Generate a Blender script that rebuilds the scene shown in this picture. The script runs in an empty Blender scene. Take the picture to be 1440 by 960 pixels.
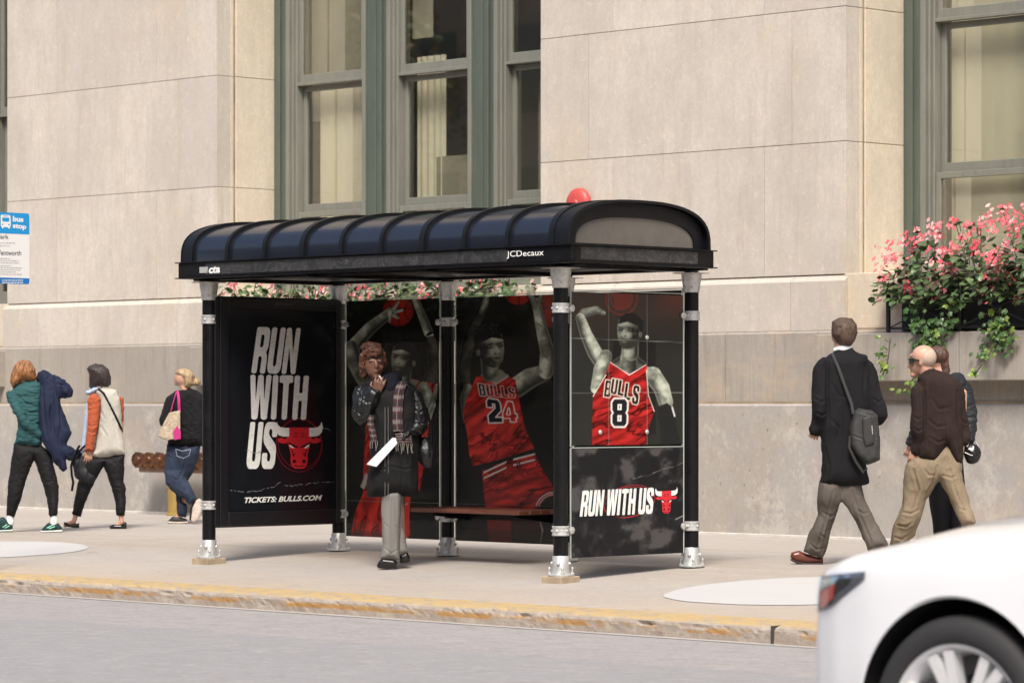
import bpy, bmesh, math, random
import numpy as np
from mathutils import Vector, Matrix, noise as mn
from math import sin, cos, radians, pi, atan2, sqrt

# ------------------------------------------------------------ camera, sky, sun
AZ = radians(45.5); FP = 4700.0; CH = 1.22; HY = 569.0
SA, CA = sin(AZ), cos(AZ)
sc = bpy.context.scene
COL = sc.collection
cam = bpy.data.cameras.new('camera'); camo = bpy.data.objects.new('camera', cam); COL.objects.link(camo)
cam.sensor_width = 36; cam.lens = FP/1440*36
cam.shift_y = (HY-480)/1440
cam.clip_start = .5; cam.clip_end = 2000
camo.location = (0, 0, CH); camo.rotation_euler = (pi/2, 0, AZ)
cam.dof.use_dof = True; cam.dof.focus_distance = 25.6; cam.dof.aperture_fstop = 4.8
sc.camera = camo
world = bpy.data.worlds.new('World'); sc.world = world; world.use_nodes = True
SUN_EL, SUN_DIR = radians(52), Vector((.62, -.78, 0)).normalized()   # horizontal direction towards the sun
nt = world.node_tree; bg = nt.nodes['Background']
sky = nt.nodes.new('ShaderNodeTexSky'); sky.sky_type = 'NISHITA'; sky.sun_disc = False
sky.sun_elevation = SUN_EL; sky.sun_rotation = atan2(SUN_DIR.x, SUN_DIR.y)
sky.air_density = 1.0; sky.dust_density = 3.5; sky.ozone_density = .6
nt.links.new(sky.outputs[0], bg.inputs[0]); bg.inputs[1].default_value = .115
sun = bpy.data.lights.new('sun', 'SUN'); sun.energy = 2.3; sun.angle = radians(18); sun.color = (1, .955, .89)
suno = bpy.data.objects.new('sun', sun); COL.objects.link(suno)
sd = Vector((SUN_DIR.x*cos(SUN_EL), SUN_DIR.y*cos(SUN_EL), sin(SUN_EL)))
suno.rotation_euler = sd.to_track_quat('Z', 'Y').to_euler(); suno.location = sd*60
vs = sc.view_settings; vs.view_transform = 'Standard'; vs.look = 'None'; vs.gamma = 1; vs.exposure = 0.86
try: vs.use_curve_mapping = False
except Exception: pass

# a photo pixel seen on the plane Y=..., X=..., z=... of the place (used for measuring)
def onY(px, py, Y):
    u = (px-720)/FP; Z = Y/(u*SA+CA); return Vector((u*Z*CA-Z*SA, Y, CH+(HY-py)/FP*Z))
def onX(px, py, X):
    u = (px-720)/FP; Z = X/(u*CA-SA); return Vector((X, (u*SA+CA)*Z, CH+(HY-py)/FP*Z))
def onZ(px, py, z):
    Z = (CH-z)*FP/(py-HY); u = (px-720)/FP; return Vector((u*Z*CA-Z*SA, u*Z*SA+Z*CA, z))
def proj(X, Y, z):
    Z = -X*SA+Y*CA; l = X*CA+Y*SA; return 720+FP*l/Z, HY-FP*(z-CH)/Z
RT = Vector((CA, SA, 0)); FW = Vector((-SA, CA, 0)); UP = Vector((0, 0, 1))

# ------------------------------------------------------------ helpers
def ob(name, me, parent=None, **kw):
    o = bpy.data.objects.new(name, me); COL.objects.link(o)
    if parent:
        o.parent = parent
        o.matrix_parent_inverse = Matrix.Translation(parent.location).inverted() if parent.rotation_euler.to_quaternion().angle < 1e-6 else parent.matrix_basis.inverted()
    for k, v in kw.items(): o[k] = v
    return o
def tag(o, label, cat, group=None):
    o['label'] = label; o['category'] = cat
    if group: o['group'] = group
    return o
def thing(name, loc, label, cat, group=None):
    o = bpy.data.objects.new(name, None); COL.objects.link(o); o.location = loc; o.empty_display_size = .1
    return tag(o, label, cat, group)
class MB:
    def __init__(s): s.v = []; s.f = []; s.m = []; s.a = []; s.cur = 0; s.att = .5
    def add(s, vs_, fs_):
        b = len(s.v); s.v += [tuple(v) for v in vs_]
        for f in fs_: s.f.append([b+i for i in f]); s.m.append(s.cur); s.a.append(s.att)
        return s
    def box(s, x0, x1, y0, y1, z0, z1, bev=0):
        if x0 > x1: x0, x1 = x1, x0
        if y0 > y1: y0, y1 = y1, y0
        if z0 > z1: z0, z1 = z1, z0
        if bev <= 0:
            return s.add([(x0,y0,z0),(x1,y0,z0),(x1,y1,z0),(x0,y1,z0),(x0,y0,z1),(x1,y0,z1),(x1,y1,z1),(x0,y1,z1)],
                [(0,3,2,1),(4,5,6,7),(0,1,5,4),(1,2,6,5),(2,3,7,6),(3,0,4,7)])
        bm = bmesh.new(); bmesh.ops.create_cube(bm, size=1)
        for v in bm.verts: v.co = Vector(((x0+x1)/2+v.co.x*(x1-x0), (y0+y1)/2+v.co.y*(y1-y0), (z0+z1)/2+v.co.z*(z1-z0)))
        bmesh.ops.bevel(bm, geom=bm.edges[:], offset=bev, segments=1, affect='EDGES')
        return s.bm(bm)
    def bm(s, bm):
        bm.verts.index_update()
        s.add([v.co.copy() for v in bm.verts], [[v.index for v in f.verts] for f in bm.faces]); bm.free(); return s
    def tube(s, pts, rad, n=12, cap=True):
        pts = [Vector(p) for p in pts]; rs = rad if isinstance(rad, (list, tuple)) else [rad]*len(pts)
        V = []; F = []; prev = None
        for i, p in enumerate(pts):
            t = (pts[min(i+1, len(pts)-1)]-pts[max(i-1, 0)]).normalized()
            if prev is None:
                a = Vector((0,0,1)) if abs(t.z) < .9 else Vector((1,0,0)); u = t.cross(a).normalized()
            else: u = (prev-t*prev.dot(t)).normalized()
            prev = u; w = t.cross(u)
            for k in range(n): V.append(p+(u*cos(2*pi*k/n)+w*sin(2*pi*k/n))*rs[i])
        for i in range(len(pts)-1):
            for k in range(n): F.append((i*n+k, i*n+(k+1)%n, (i+1)*n+(k+1)%n, (i+1)*n+k))
        if cap: F.append(tuple(range(n-1, -1, -1))); F.append(tuple(range((len(pts)-1)*n, len(pts)*n)))
        return s.add(V, F)
    def lathe(s, c, axis, prof, n=24, cap=True):
        # prof: (radius, height along axis)
        c = Vector(c); ax = Vector(axis).normalized(); a = Vector((0,0,1)) if abs(ax.z) < .9 else Vector((1,0,0))
        u = ax.cross(a).normalized(); w = ax.cross(u); V = []; F = []
        for r, h in prof:
            for k in range(n): V.append(c+ax*h+(u*cos(2*pi*k/n)+w*sin(2*pi*k/n))*max(r, 1e-4))
        for i in range(len(prof)-1):
            for k in range(n): F.append((i*n+k, i*n+(k+1)%n, (i+1)*n+(k+1)%n, (i+1)*n+k))
        if cap: F.append(tuple(range(n-1, -1, -1))); F.append(tuple(range((len(prof)-1)*n, len(prof)*n)))
        return s.add(V, F)
    def sphere(s, c, r, sq=(1,1,1), u=16, v=10):
        bm = bmesh.new(); bmesh.ops.create_uvsphere(bm, u_segments=u, v_segments=v, radius=1)
        for q in bm.verts: q.co = Vector((c[0]+q.co.x*r*sq[0], c[1]+q.co.y*r*sq[1], c[2]+q.co.z*r*sq[2]))
        return s.bm(bm)
    def quad(s, a, b, c, d): return s.add([a,b,c,d], [(0,1,2,3)])
    def mesh(s, name, mats, smooth=False, fixn=True):
        me = bpy.data.meshes.new(name); me.from_pydata(s.v, [], s.f)
        if not isinstance(mats, (list, tuple)): mats = [mats]
        for m in mats: me.materials.append(m)
        me.polygons.foreach_set('material_index', s.m)
        at = me.attributes.new('tint', 'FLOAT', 'FACE'); at.data.foreach_set('value', s.a)
        if fixn:
            bm = bmesh.new(); bm.from_mesh(me); bmesh.ops.recalc_face_normals(bm, faces=bm.faces[:]); bm.to_mesh(me); bm.free()
        if smooth:
            me.polygons.foreach_set('use_smooth', [True]*len(me.polygons))
            if smooth != 'all': me.set_sharp_from_angle(angle=radians(40))
        me.update(); return me
    def build(s, name, mats, parent=None, smooth=True, **kw):
        return ob(name, s.mesh(name, mats, smooth), parent, **kw)

def rgb(r, g, b):
    f = lambda c: ((c/255+.055)/1.055)**2.4 if c > 10 else c/255/12.92
    return (f(r), f(g), f(b), 1)

class M:
    """small node-material writer"""
    def __init__(s, name, col=(.5,.5,.5,1), rough=.6, metal=0, **kw):
        s.m = bpy.data.materials.new(name); s.m.use_nodes = True; s.t = s.m.node_tree; s.b = s.t.nodes['Principled BSDF']
        if len(col) == 3: col = (*col, 1)
        s.b.inputs['Base Color'].default_value = col; s.b.inputs['Roughness'].default_value = rough; s.b.inputs['Metallic'].default_value = metal
        for k, v in kw.items(): s.b.inputs[k.replace('_', ' ')].default_value = v
        s.col = None; s.c0 = col
        s.tc = s.t.nodes.new('ShaderNodeTexCoord'); s.geo = s.t.nodes.new('ShaderNodeNewGeometry')
    def n(s, typ, **kw):
        x = s.t.nodes.new(typ)
        for k, v in kw.items(): setattr(x, k, v)
        return x
    def L(s, a, b): s.t.links.new(a, b)
    def coord(s, scale=(1,1,1), obj=False, rot=(0,0,0)):
        mp = s.n('ShaderNodeMapping'); mp.inputs['Scale'].default_value = scale; mp.inputs['Rotation'].default_value = rot
        s.L(s.tc.outputs['Object'] if obj else s.geo.outputs['Position'], mp.inputs[0]); return mp.outputs[0]
    def noise(s, scale, detail=4, sc_=(1,1,1), rough=.55, dist=0, rot=(0,0,0)):
        x = s.n('ShaderNodeTexNoise'); x.inputs['Scale'].default_value = scale; x.inputs['Detail'].default_value = detail
        x.inputs['Roughness'].default_value = rough; x.inputs['Distortion'].default_value = dist
        s.L(s.coord(sc_, rot=rot), x.inputs['Vector']); return x.outputs[0]
    def ramp(s, fac, p0, p1, v0=0., v1=1.):
        x = s.n('ShaderNodeMapRange'); s.L(fac, x.inputs[0]); x.inputs[1].default_value = p0; x.inputs[2].default_value = p1
        x.inputs[3].default_value = v0; x.inputs[4].default_value = v1; return x.outputs[0]
    def math(s, op, a, b=0.):
        x = s.n('ShaderNodeMath', operation=op)
        for i, q in enumerate((a, b)):
            if isinstance(q, (int, float)): x.inputs[i].default_value = q
            else: s.L(q, x.inputs[i])
        return x.outputs[0]
    def over(s, fac, col, mode='MIX'):
        x = s.n('ShaderNodeMix', data_type='RGBA', blend_type=mode)
        if isinstance(fac, (int, float)): x.inputs[0].default_value = fac
        else: s.L(fac, x.inputs[0])
        if s.col is None: x.inputs[6].default_value = s.c0
        else: s.L(s.col, x.inputs[6])
        if isinstance(col, tuple): x.inputs[7].default_value = col if len(col) == 4 else (*col, 1)
        else: s.L(col, x.inputs[7])
        s.col = x.outputs[2]; s.L(s.col, s.b.inputs['Base Color']); return s
    def attr(s, name):
        x = s.n('ShaderNodeAttribute', attribute_name=name); return x
    def bump(s, fac, strength=.3, dist=.01):
        x = s.n('ShaderNodeBump'); x.inputs['Strength'].default_value = strength; x.inputs['Distance'].default_value = dist
        s.L(fac, x.inputs['Height'])
        if getattr(s, 'lastb', None): s.L(s.lastb, x.inputs['Normal'])
        s.lastb = x.outputs[0]; s.L(s.lastb, s.b.inputs['Normal']); return s
    def sep(s):
        x = s.n('ShaderNodeSeparateXYZ'); s.L(s.geo.outputs['Position'], x.inputs[0]); return x.outputs
    def rough(s, fac, a, b):
        s.L(s.ramp(fac, .3, .7, a, b), s.b.inputs['Roughness']); return s

MAT = {}
def simple(name, col, rough=.6, metal=0, nz=None, **kw):
    m = M(name, col, rough, metal, **kw)
    if nz:
        sc_, amt = nz; c = m.c0
        m.over(m.ramp(m.noise(sc_, 5), .3, .7), (c[0]*(1-amt), c[1]*(1-amt), c[2]*(1-amt)))
    MAT[name] = m.m; return m

# stone
def stone(name, c, tool=0, dirt=.35):
    m = M(name, c, .85)
    ti = m.attr('tint').outputs['Fac']
    m.over(m.ramp(ti, 0, 1, 0, .9), (c[0]*.80, c[1]*.80, c[2]*.84))
    m.over(m.ramp(m.noise(1.1, 7, (1,1,.5), .7), .40, .62, 0, .85), (c[0]*.74, c[1]*.73, c[2]*.73)); m.over(m.ramp(m.noise(.6, 8, (1,1,.7), .8), .52, .62, 0, .4), (c[0]*.95, c[1]*.85, c[2]*.70))
    m.over(m.ramp(m.noise(3.2, 8, rough=.7), .5, .75, 0, .45), (c[0]*1.14, c[1]*1.10, c[2]*1.02))
    m.over(m.ramp(m.noise(34, 6, (1,1,.6), .9), .47, .64, 0, .55), (c[0]*.66, c[1]*.64, c[2]*.62))
    m.over(m.ramp(m.noise(4.5, 6, (1,1,.07), .75), .50, .68, 0, .35), (c[0]*.72, c[1]*.68, c[2]*.62))
    m.over(m.ramp(m.noise(16, 5, (1,1,1.3), .8), .56, .68, 0, .4), (c[0]*1.25, c[1]*1.22, c[2]*1.15))
    m.over(m.ramp(m.noise(9, 7, (1,1,.12), .7), .52, .72, 0, dirt), (c[0]*.55, c[1]*.5, c[2]*.46))
    m.over(m.ramp(m.noise(12, 8, (1,1,.7), .9), .46, .60, 0, .35), (c[0]*.72, c[1]*.69, c[2]*.66))
    h = m.noise(90, 5, rough=.8); m.bump(h, .35, .004)
    if tool:
        w = m.noise(62, 3, (1,1,.03)); m.over(m.ramp(w, .45, .62, 0, .30), (c[0]*.6, c[1]*.58, c[2]*.55)); m.bump(w, .6, .008)
        z = m.sep()[2]
        g = m.math('MULTIPLY', m.ramp(z, .0, 1.9, .1, .8), m.ramp(m.noise(1.6, 7, (1,1,.5), .7), .42, .62, 0, .8))
        m.over(g, (c[0]*.70, c[1]*.68, c[2]*.68))
    MAT[name] = m; return m
S_UP = stone('limestone', (.60,.545,.47,1))
S_JAMB = stone('jamb_limestone', (.68,.60,.475,1), 0, .2)
S_LOW = stone('tooled_limestone', (.40,.365,.315,1), 1, .9)
# rust-coloured patch near foot of base wall, black blots on base
m = S_LOW
m.over(m.math('MULTIPLY', m.ramp(m.noise(2.3, 8, rough=.75), .60, .68, 0, .55), m.ramp(m.sep()[2], .1, 1.3, 1, .5)), (.13,.11,.10))
m.over(m.ramp(m.noise(.7, 6, (1,1,2), .7), .56, .66, 0, .35), (.50,.36,.22))
S_BASE = stone('weathered_base_stone', (.40,.37,.33,1), 0, .3)
m = S_BASE
m.over(m.ramp(m.noise(1.4, 9, rough=.8), .46, .62, 0, .6), (.33,.315,.30)); m.over(m.ramp(m.noise(3.0, 9, (1,1,.8), .85), .52, .60, 0, .5), (.50,.46,.40))
m.over(m.ramp(m.noise(1.9, 10, (1,1,1.2), .85), .625, .655, 0, .75), (.17,.155,.15)); m.over(m.ramp(m.noise(7, 9, (1,1,1), .9), .62, .66, 0, .7), (.15,.135,.13))
m.over(m.ramp(m.noise(.7, 6, (1,1,2), .7), .56, .66, 0, .25), (.46,.36,.26)); vo = m.n('ShaderNodeTexVoronoi'); vo.inputs['Scale'].default_value = 7; m.L(m.coord((1,1,.6)), vo.inputs['Vector']); m.over(m.ramp(vo.outputs['Distance'], .09, .05, 0, .6), (.12,.11,.10))
S_BASE = m.m
S_UP, S_JAMB, S_LOW = S_UP.m, S_JAMB.m, S_LOW.m
MORT = simple('mortar', (.40,.30,.20,1), .9, nz=(4, .5)).m
DARKIN = simple('dark_interior', (.02,.02,.022,1), .9).m

# window paint: grey green with streaky wear
def paint(name, c, wear=.4):
    m = M(name, c, .45)
    m.over(m.ramp(m.noise(22, 6, (1,1,.08), .7), .45, .75, 0, wear), (c[0]*.55, c[1]*.55, c[2]*.52))
    m.over(m.ramp(m.noise(5, 6, (1,1,.3)), .5, .8, 0, .4), (c[0]*1.35, c[1]*1.3, c[2]*1.25)); m.bump(m.noise(30, 4, (1,1,.2)), .2, .003)
    MAT[name] = m.m; return m.m
GREEN = paint('green_window_paint', (.083,.100,.080,1), .5); GREY = paint('grey_sash_paint', (.185,.185,.155,1), .45)
gl = M('window_glass', (.8,.82,.8,1), .03); gl.b.inputs['IOR'].default_value = 1.5
# architectural glass: mostly clear, mirror like at grazing
def clearglass(name, tintc, fac0, rough=.02, boost=1.0):
    m = bpy.data.materials.new(name); m.use_nodes = True; t = m.node_tree; t.nodes.clear()
    o = t.nodes.new('ShaderNodeOutputMaterial'); mx = t.nodes.new('ShaderNodeMixShader'); tr = t.nodes.new('ShaderNodeBsdfTransparent')
    g = t.nodes.new('ShaderNodeBsdfGlossy'); g.inputs['Roughness'].default_value = rough; tr.inputs[0].default_value = tintc
    lw = t.nodes.new('ShaderNodeLayerWeight'); lw.inputs[0].default_value = .5; fr = t.nodes.new('ShaderNodeMath'); fr.operation = 'POWER'; fr.inputs[1].default_value = 5; t.links.new(lw.outputs['Facing'], fr.inputs[0])
    ad = t.nodes.new('ShaderNodeMath'); ad.operation = 'MULTIPLY_ADD'; ad.inputs[1].default_value = boost; ad.inputs[2].default_value = fac0; ad.use_clamp = True
    t.links.new(fr.outputs[0], ad.inputs[0]); t.links.new(ad.outputs[0], mx.inputs[0]); t.links.new(tr.outputs[0], mx.inputs[1]); t.links.new(g.outputs[0], mx.inputs[2]); t.links.new(mx.outputs[0], o.inputs[0])
    MAT[name] = m; return m
WGLASS = clearglass('window_pane_glass', (.92,.92,.88,1), .17, .02, .9)
CGLASS = clearglass('shelter_clear_glass', (.93,.95,.94,1), .0, .01)
cu = M('curtain_cloth', (.82,.78,.65,1), .9); cu.over(cu.ramp(cu.noise(3, 5, (1,1,.3)), .4, .7, 0, .5), (.70,.66,.54)); CURT = cu.m
cu2 = M('roller_blind_cloth', (.40,.38,.30,1), .9); cu2.over(cu2.ramp(cu2.noise(2, 5), .4, .7, 0, .5), (.24,.22,.18)); BLIND = cu2.m

# ------------------------------------------------------------ ground
ZF = -.055
def gz(x, y):
    if y >= 18.7: return 0.0
    return -.135*(18.7-y)/(18.7-15.55)
sw = M('sidewalk_concrete', (.385,.35,.315,1), .85)
sw.over(sw.ramp(sw.noise(.55, 6, (1,1.6,1)), .35, .7, 0, .6), (.32,.285,.255))
sw.over(sw.ramp(sw.noise(2.4, 8, rough=.7), .5, .75, 0, .4), (.42,.38,.33))
sw.over(sw.ramp(sw.noise(1.1, 7, (.5,2,1), .7, .6), .57, .72, 0, .5), (.46,.35,.24))
sw.over(sw.ramp(sw.noise(32, 5, rough=.9), .50, .68, 0, .45), (.30,.265,.23)); sw.over(sw.ramp(sw.noise(8, 7, (.5,1.4,1), .8), .52, .70, 0, .4), (.36,.31,.265))
sw.over(sw.ramp(sw.noise(5, 9, rough=.75), .68, .74, 0, .55), (.22,.19,.17))
sw.over(sw.ramp(sw.noise(4.0, 9, rough=.85), .50, .60, 0, .5), (.33,.30,.265)); sw.over(sw.ramp(sw.noise(5.5, 9, rough=.9), .54, .62, 0, .45), (.48,.44,.39)); sw.over(sw.ramp(sw.noise(1.9, 9, (1,1.3,1), .85), .60, .65, 0, .55), (.25,.21,.175))
sy_ = sw.math('ADD', sw.sep()[1], sw.math('MULTIPLY', sw.noise(1.5, 6, rough=.7), 1.2))
sw.over(sw.math('MULTIPLY', sw.ramp(sy_, 17.6, 16.4, 0, .75), sw.ramp(sw.noise(.8, 6), .35, .6, .3, 1)), (.42,.325,.215))
sw.over(sw.math('MULTIPLY', sw.math('MULTIPLY', sw.ramp(sw.sep()[1], 17.6, 18.3), sw.ramp(sw.sep()[1], 20.0, 18.9)), sw.ramp(sw.noise(1.0, 6, (.6,1.5,1), .7), .42, .6, 0, .5)), (.30,.24,.175))
vo = sw.n('ShaderNodeTexVoronoi'); vo.inputs['Scale'].default_value = 1.7; sw.L(sw.geo.outputs['Position'], vo.inputs['Vector'])
sw.over(sw.ramp(vo.outputs['Distance'], .045, .03, 0, .6), (.15,.13,.12))
vo = sw.n('ShaderNodeTexVoronoi'); vo.inputs['Scale'].default_value = 5.5; sw.L(sw.geo.outputs['Position'], vo.inputs['Vector'])
sw.over(sw.ramp(vo.outputs['Distance'], .055, .035, 0, .45), (.20,.175,.15))
cr = sw.noise(.45, 5, (1,1.7,1), .8, 2.5); sw.over(sw.math('MULTIPLY', sw.ramp(cr, .500, .5035), sw.ramp(cr, .507, .5035, 0, .7)), (.16,.13,.11))
sw.bump(sw.noise(70, 5, rough=.75), .3, .004)
mb = MB()
xs = [-400,-80]+[-60+i*1.5 for i in range(50)]+[20, 60, 400]; ys = [15.62,16.2,17,17.8,18.7,20,22,24.5,60]
b0 = 0
for j, y in enumerate(ys):
    for x in xs: mb.v.append((x, y, gz(x, y)))
nx = len(xs)
for j in range(len(ys)-1):
    for i in range(nx-1): mb.f.append([j*nx+i, j*nx+i+1, (j+1)*nx+i+1, (j+1)*nx+i]); mb.m.append(0); mb.a.append(.5)
mb.build('sidewalk', sw.m, smooth=False, kind='structure')
# joints in the sidewalk, sawn lines
jm = simple('joint_filler', (.22,.19,.16,1), .9).m
mb = MB()
def strip(mb_, x0, x1, y0, y1, dz):
    n = 5 if abs(y1-y0) > 1 else 1
    for k in range(n):
        a = y0+(y1-y0)*k/n; b = y0+(y1-y0)*(k+1)/n
        mb_.quad((x0, a, gz(0, a)+dz), (x1, a, gz(0, a)+dz), (x1, b, gz(0, b)+dz), (x0, b, gz(0, b)+dz))
strip(mb, -60, 5, 20.9, 20.912, .004)
for x in (-33.2,-30.1,-27.0,-23.9,-20.8,-17.7,-14.6,-11.5): strip(mb, x, x+.010, 18.7, 23.4, .004)
mb.build('sidewalk_joint_lines', jm, smooth=False, kind='structure')
# lighter round concrete patches
pc = M('patch_concrete', (.46,.45,.44,1), .8); pc.over(pc.ramp(pc.noise(2.2, 7), .4, .7, 0, .4), (.44,.42,.39)); pc.over(pc.ramp(pc.noise(60, 3), .55, .8, 0, .3), (.35,.33,.31))
pr_ = M('patch_rim', (.40,.36,.31,1), .9)
for (cx, cy, rx, ry) in ((-14.85, 17.55, 1.02, 1.10), (-24.35, 17.25, 1.15, .95)):
    mb = MB(); N = 64; V = [(cx, cy, gz(0, cy)+.004)]; F = []
    rnd = random.Random(int(cx*10))
    for k in range(N):
        a = 2*pi*k/N; r = 1+.012*sin(5*a)+rnd.uniform(-.006, .006); x, y = cx+rx*r*cos(a), cy+ry*r*sin(a); V.append((x, y, gz(0, y)+.004))
    for k in range(N): F.append((0, 1+k, 1+(k+1) % N))
    mb.add(V, F); o = mb.build('sidewalk_patch', pc.m, smooth=False, kind='structure')

# kerb: subdivided and chipped, worn yellow paint
kc = M('kerb_concrete', (.33,.28,.23,1), .9)
S = kc.sep()
n1 = kc.noise(6, 8, (1,1,1), .75); n2 = kc.noise(1.5, 5)
kc.over(kc.ramp(kc.noise(25, 6, rough=.8), .4, .7, 0, .6), (.25,.20,.16))
kc.over(kc.ramp(n1, .50, .60, 0, .8), (.40,.35,.29))
# paint: solid on top and upper edge, broken on the face
top = kc.ramp(S[2], -.148, -.136, 0, 1)
pm = kc.math('MULTIPLY', top, kc.ramp(kc.noise(7, 8, (1,2,1), .75), .58, .50, .05, .92))
kc.over(pm, (.47,.33,.14))
rust = kc.math('MULTIPLY', kc.math('MULTIPLY', kc.ramp(S[2], -.215, -.20, 0, 1), kc.ramp(S[2], -.165, -.18, 0, 1)), kc.ramp(kc.noise(2.2, 7, (1,1,4), .7), .46, .54, 0, .9))
kc.over(rust, (.36,.19,.05))
kc.over(kc.ramp(kc.noise(14, 6, (1,1,1), .8), .62, .7, 0, .8), (.10,.08,.065)); kc.bump(kc.noise(40, 6, rough=.8), .8, .01)
prof = [(15.80,-.119),(15.66,-.128),(15.56,-.135),(15.525,-.139),(15.50,-.150),(15.492,-.165),(15.49,-.185),(15.488,-.21),(15.487,-.235),(15.485,-.30)]
xs = [-400,-90,-50]+[-30+i*.035 for i in range(int(20/.035)+1)]+[-8, 20, 400]
mb = MB()
for x in xs:
    for k, (y, z) in enumerate(prof):
        dy = dz = 0
        if -31 < x < -9 and 2 <= k <= 8:
            n = mn.fractal(Vector((x*6, k*.5, 0)), .6, 2.2, 5)*.5+mn.noise(Vector((x*1.1, 3, k*.2)))*.7
            chip = max(0, n-.08)
            if k in (3, 4, 5): dy = chip*.05; dz = -chip*.022
            else: dy = chip*.012
            dy += .006*mn.noise(Vector((x*14, k*3., 7)))
        if 0 < k < 2: dz -= 0
        mb.v.append((x, y+dy, z+dz))
n = len(prof)
for i in range(len(xs)-1):
    for k in range(n-1): mb.f.append([i*n+k, i*n+k+1, (i+1)*n+k+1, (i+1)*n+k]); mb.m.append(0); mb.a.append(.5)
# sidewalk sheet starts at 15.62 under this; raise kerb a hair above
mb.v = [(x, y, z+(.004 if y > 15.53 else 0)) for x, y, z in mb.v]
mb.build('kerb', kc.m, smooth=False, kind='structure')
mb = MB()
for xj in (onY(1087, 900, 15.5).x,):
    mb.box(xj, xj+.018, 15.478, 15.60, -.25, -.132); 
mb.build('kerb_joint', simple('kerb_gap', (.05,.045,.04,1), .9).m, smooth=False, kind='structure')

# road
rd = M('asphalt', (.30,.278,.27,1), .88)
rd.over(rd.ramp(rd.noise(.35, 5, (.35,1,1)), .35, .7, 0, .5), (.30,.285,.28))
rd.over(rd.ramp(rd.noise(3, 8, (.25,1.6,1), .7), .5, .75, 0, .5), (.40,.36,.335))
rd.over(rd.ramp(rd.noise(90, 4, rough=.9), .46, .64, 0, .65), (.16,.15,.145)); rd.over(rd.ramp(rd.noise(30, 5, (.6,1,1), .95), .52, .64, 0, .5), (.55,.52,.49)); rd.over(rd.ramp(rd.noise(24, 5, (.35,1.6,1), .95), .54, .68, 0, .45), (.20,.19,.185)); rd.over(rd.ramp(rd.noise(1.1, 6, (.25,1.4,1), .7), .45, .65, 0, .5), (.30,.28,.275))
rd.over(rd.ramp(rd.noise(1.3, 7, (.2,2.4,1), .7), .62, .72, 0, .55), (.22,.20,.195))
cr = rd.noise(.35, 5, (1,1.7,1), .8, 2.5); rd.over(rd.math('MULTIPLY', rd.ramp(cr, .500, .5035), rd.ramp(cr, .507, .5035, 0, .7)), (.12,.115,.11))
rd.over(rd.ramp(rd.noise(2.0, 4, (.12,2.2,1), .6), .66, .72, 0, .5), (.12,.115,.115))
# darker lane strip nearer the camera
Y = rd.sep()[1]
wob = rd.math('ADD', Y, rd.math('MULTIPLY', rd.noise(1.2, 5), .25))
rd.over(rd.ramp(wob, 13.78, 13.70, 0, .62), (.235,.24,.248))
rd.over(rd.ramp(rd.noise(4.5, 9, rough=.85), .50, .60, 0, .55), (.205,.195,.19)); rd.over(rd.ramp(rd.noise(6, 9, (1.2,1,1), .9), .53, .62, 0, .55), (.41,.38,.365))
rd.over(rd.ramp(rd.noise(2.6, 9, rough=.85), .60, .66, 0, .5), (.15,.145,.14))
for sc_, th, c_ in ((3.1, .05, (.09,.088,.085)), (9, .07, (.13,.125,.12))):
    vo = rd.n('ShaderNodeTexVoronoi'); vo.inputs['Scale'].default_value = sc_; rd.L(rd.coord((1,.8,1)), vo.inputs['Vector']); rd.over(rd.ramp(vo.outputs['Distance'], th, th*.6, 0, .5), c_)
rd.bump(rd.noise(120, 4, rough=.8), .5, .006)
def rz(y): return -.25+.06*min(1, max(0, (15.5-y)/6))
mb = MB(); ys = [15.6,14.5,13,11,9.5,5,0,-4.0]; xs = [-400,-60,-30,-15,0,30,400]
for y in ys:
    for x in xs: mb.v.append((x, y, rz(y)))
nx = len(xs)
for j in range(len(ys)-1):
    for i in range(nx-1): mb.f.append([j*nx+i, j*nx+i+1, (j+1)*nx+i+1, (j+1)*nx+i]); mb.m.append(0); mb.a.append(.5)
mb.build('road', rd.m, smooth=False, kind='structure')
mb = MB(); mb.box(-400, 400, -300, -4.0, -.6, -.1); mb.build('near_pavement', sw.m, smooth=False, kind='structure')
gu = M('gutter_concrete', (.40,.37,.34,1), .9); gu.over(gu.ramp(gu.noise(8, 7, (.4,1,1), .7), .4, .65, 0, .7), (.36,.33,.31))
mb = MB(); mb.quad((-400,15.42,-.245), (400,15.42,-.245), (400,15.488,-.243), (-400,15.488,-.243)); mb.build('gutter_line', gu.m, smooth=False, kind='structure')
mb = MB(); mb.box(-600, 600, 60, 600, -1, -.01); mb.build('far_ground', rd.m, smooth=False, kind='structure')
gp = MB(); gp.quad((-700,-700,-.8), (700,-700,-.8), (700,700,-.8), (-700,700,-.8)); gp.build('ground', rd.m, smooth=False, kind='structure')
# ------------------------------------------------------------ building
YW = 23.6; ZB = 2.415
bld = thing('stone_building', (-24, 24, 0), 'pale limestone building wall with tall green framed windows behind the bus shelter', 'building')
rnd = random.Random(5)
def xw(px, Y=YW): return onY(px, 500, Y).x
piers = [(-32.59, -28.68), (-23.61, -19.66)]
piers = [(-32.59-9.02*1, -28.68-9.02*1)]+piers+[(-23.61+8.98, -19.66+8.98), (-23.61+2*8.98, -19.66+2*8.98)]
wins = [(piers[i][1], piers[i+1][0]) for i in range(4)]
Z3 = [2.415, 3.632, 4.865, 6.09, 7.32, 8.55, 9.8]
vj = {0: {0: (-31.61, -29.75), 1: (-31.97, -29.36), 2: (-31.61, -29.75)}, 1: {0: (-22.61, -20.65), 1: (-22.94, -20.31), 2: (-22.61, -20.65)}}
G = .0028
def blocks(mb_, xs_, z0, z1, y0, y1, bev=.002):
    for a, b in zip(xs_[:-1], xs_[1:]):
        mb_.att = rnd.random(); mb_.box(a+G, b-G, y0, y1, z0+G, z1-G, bev)
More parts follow.
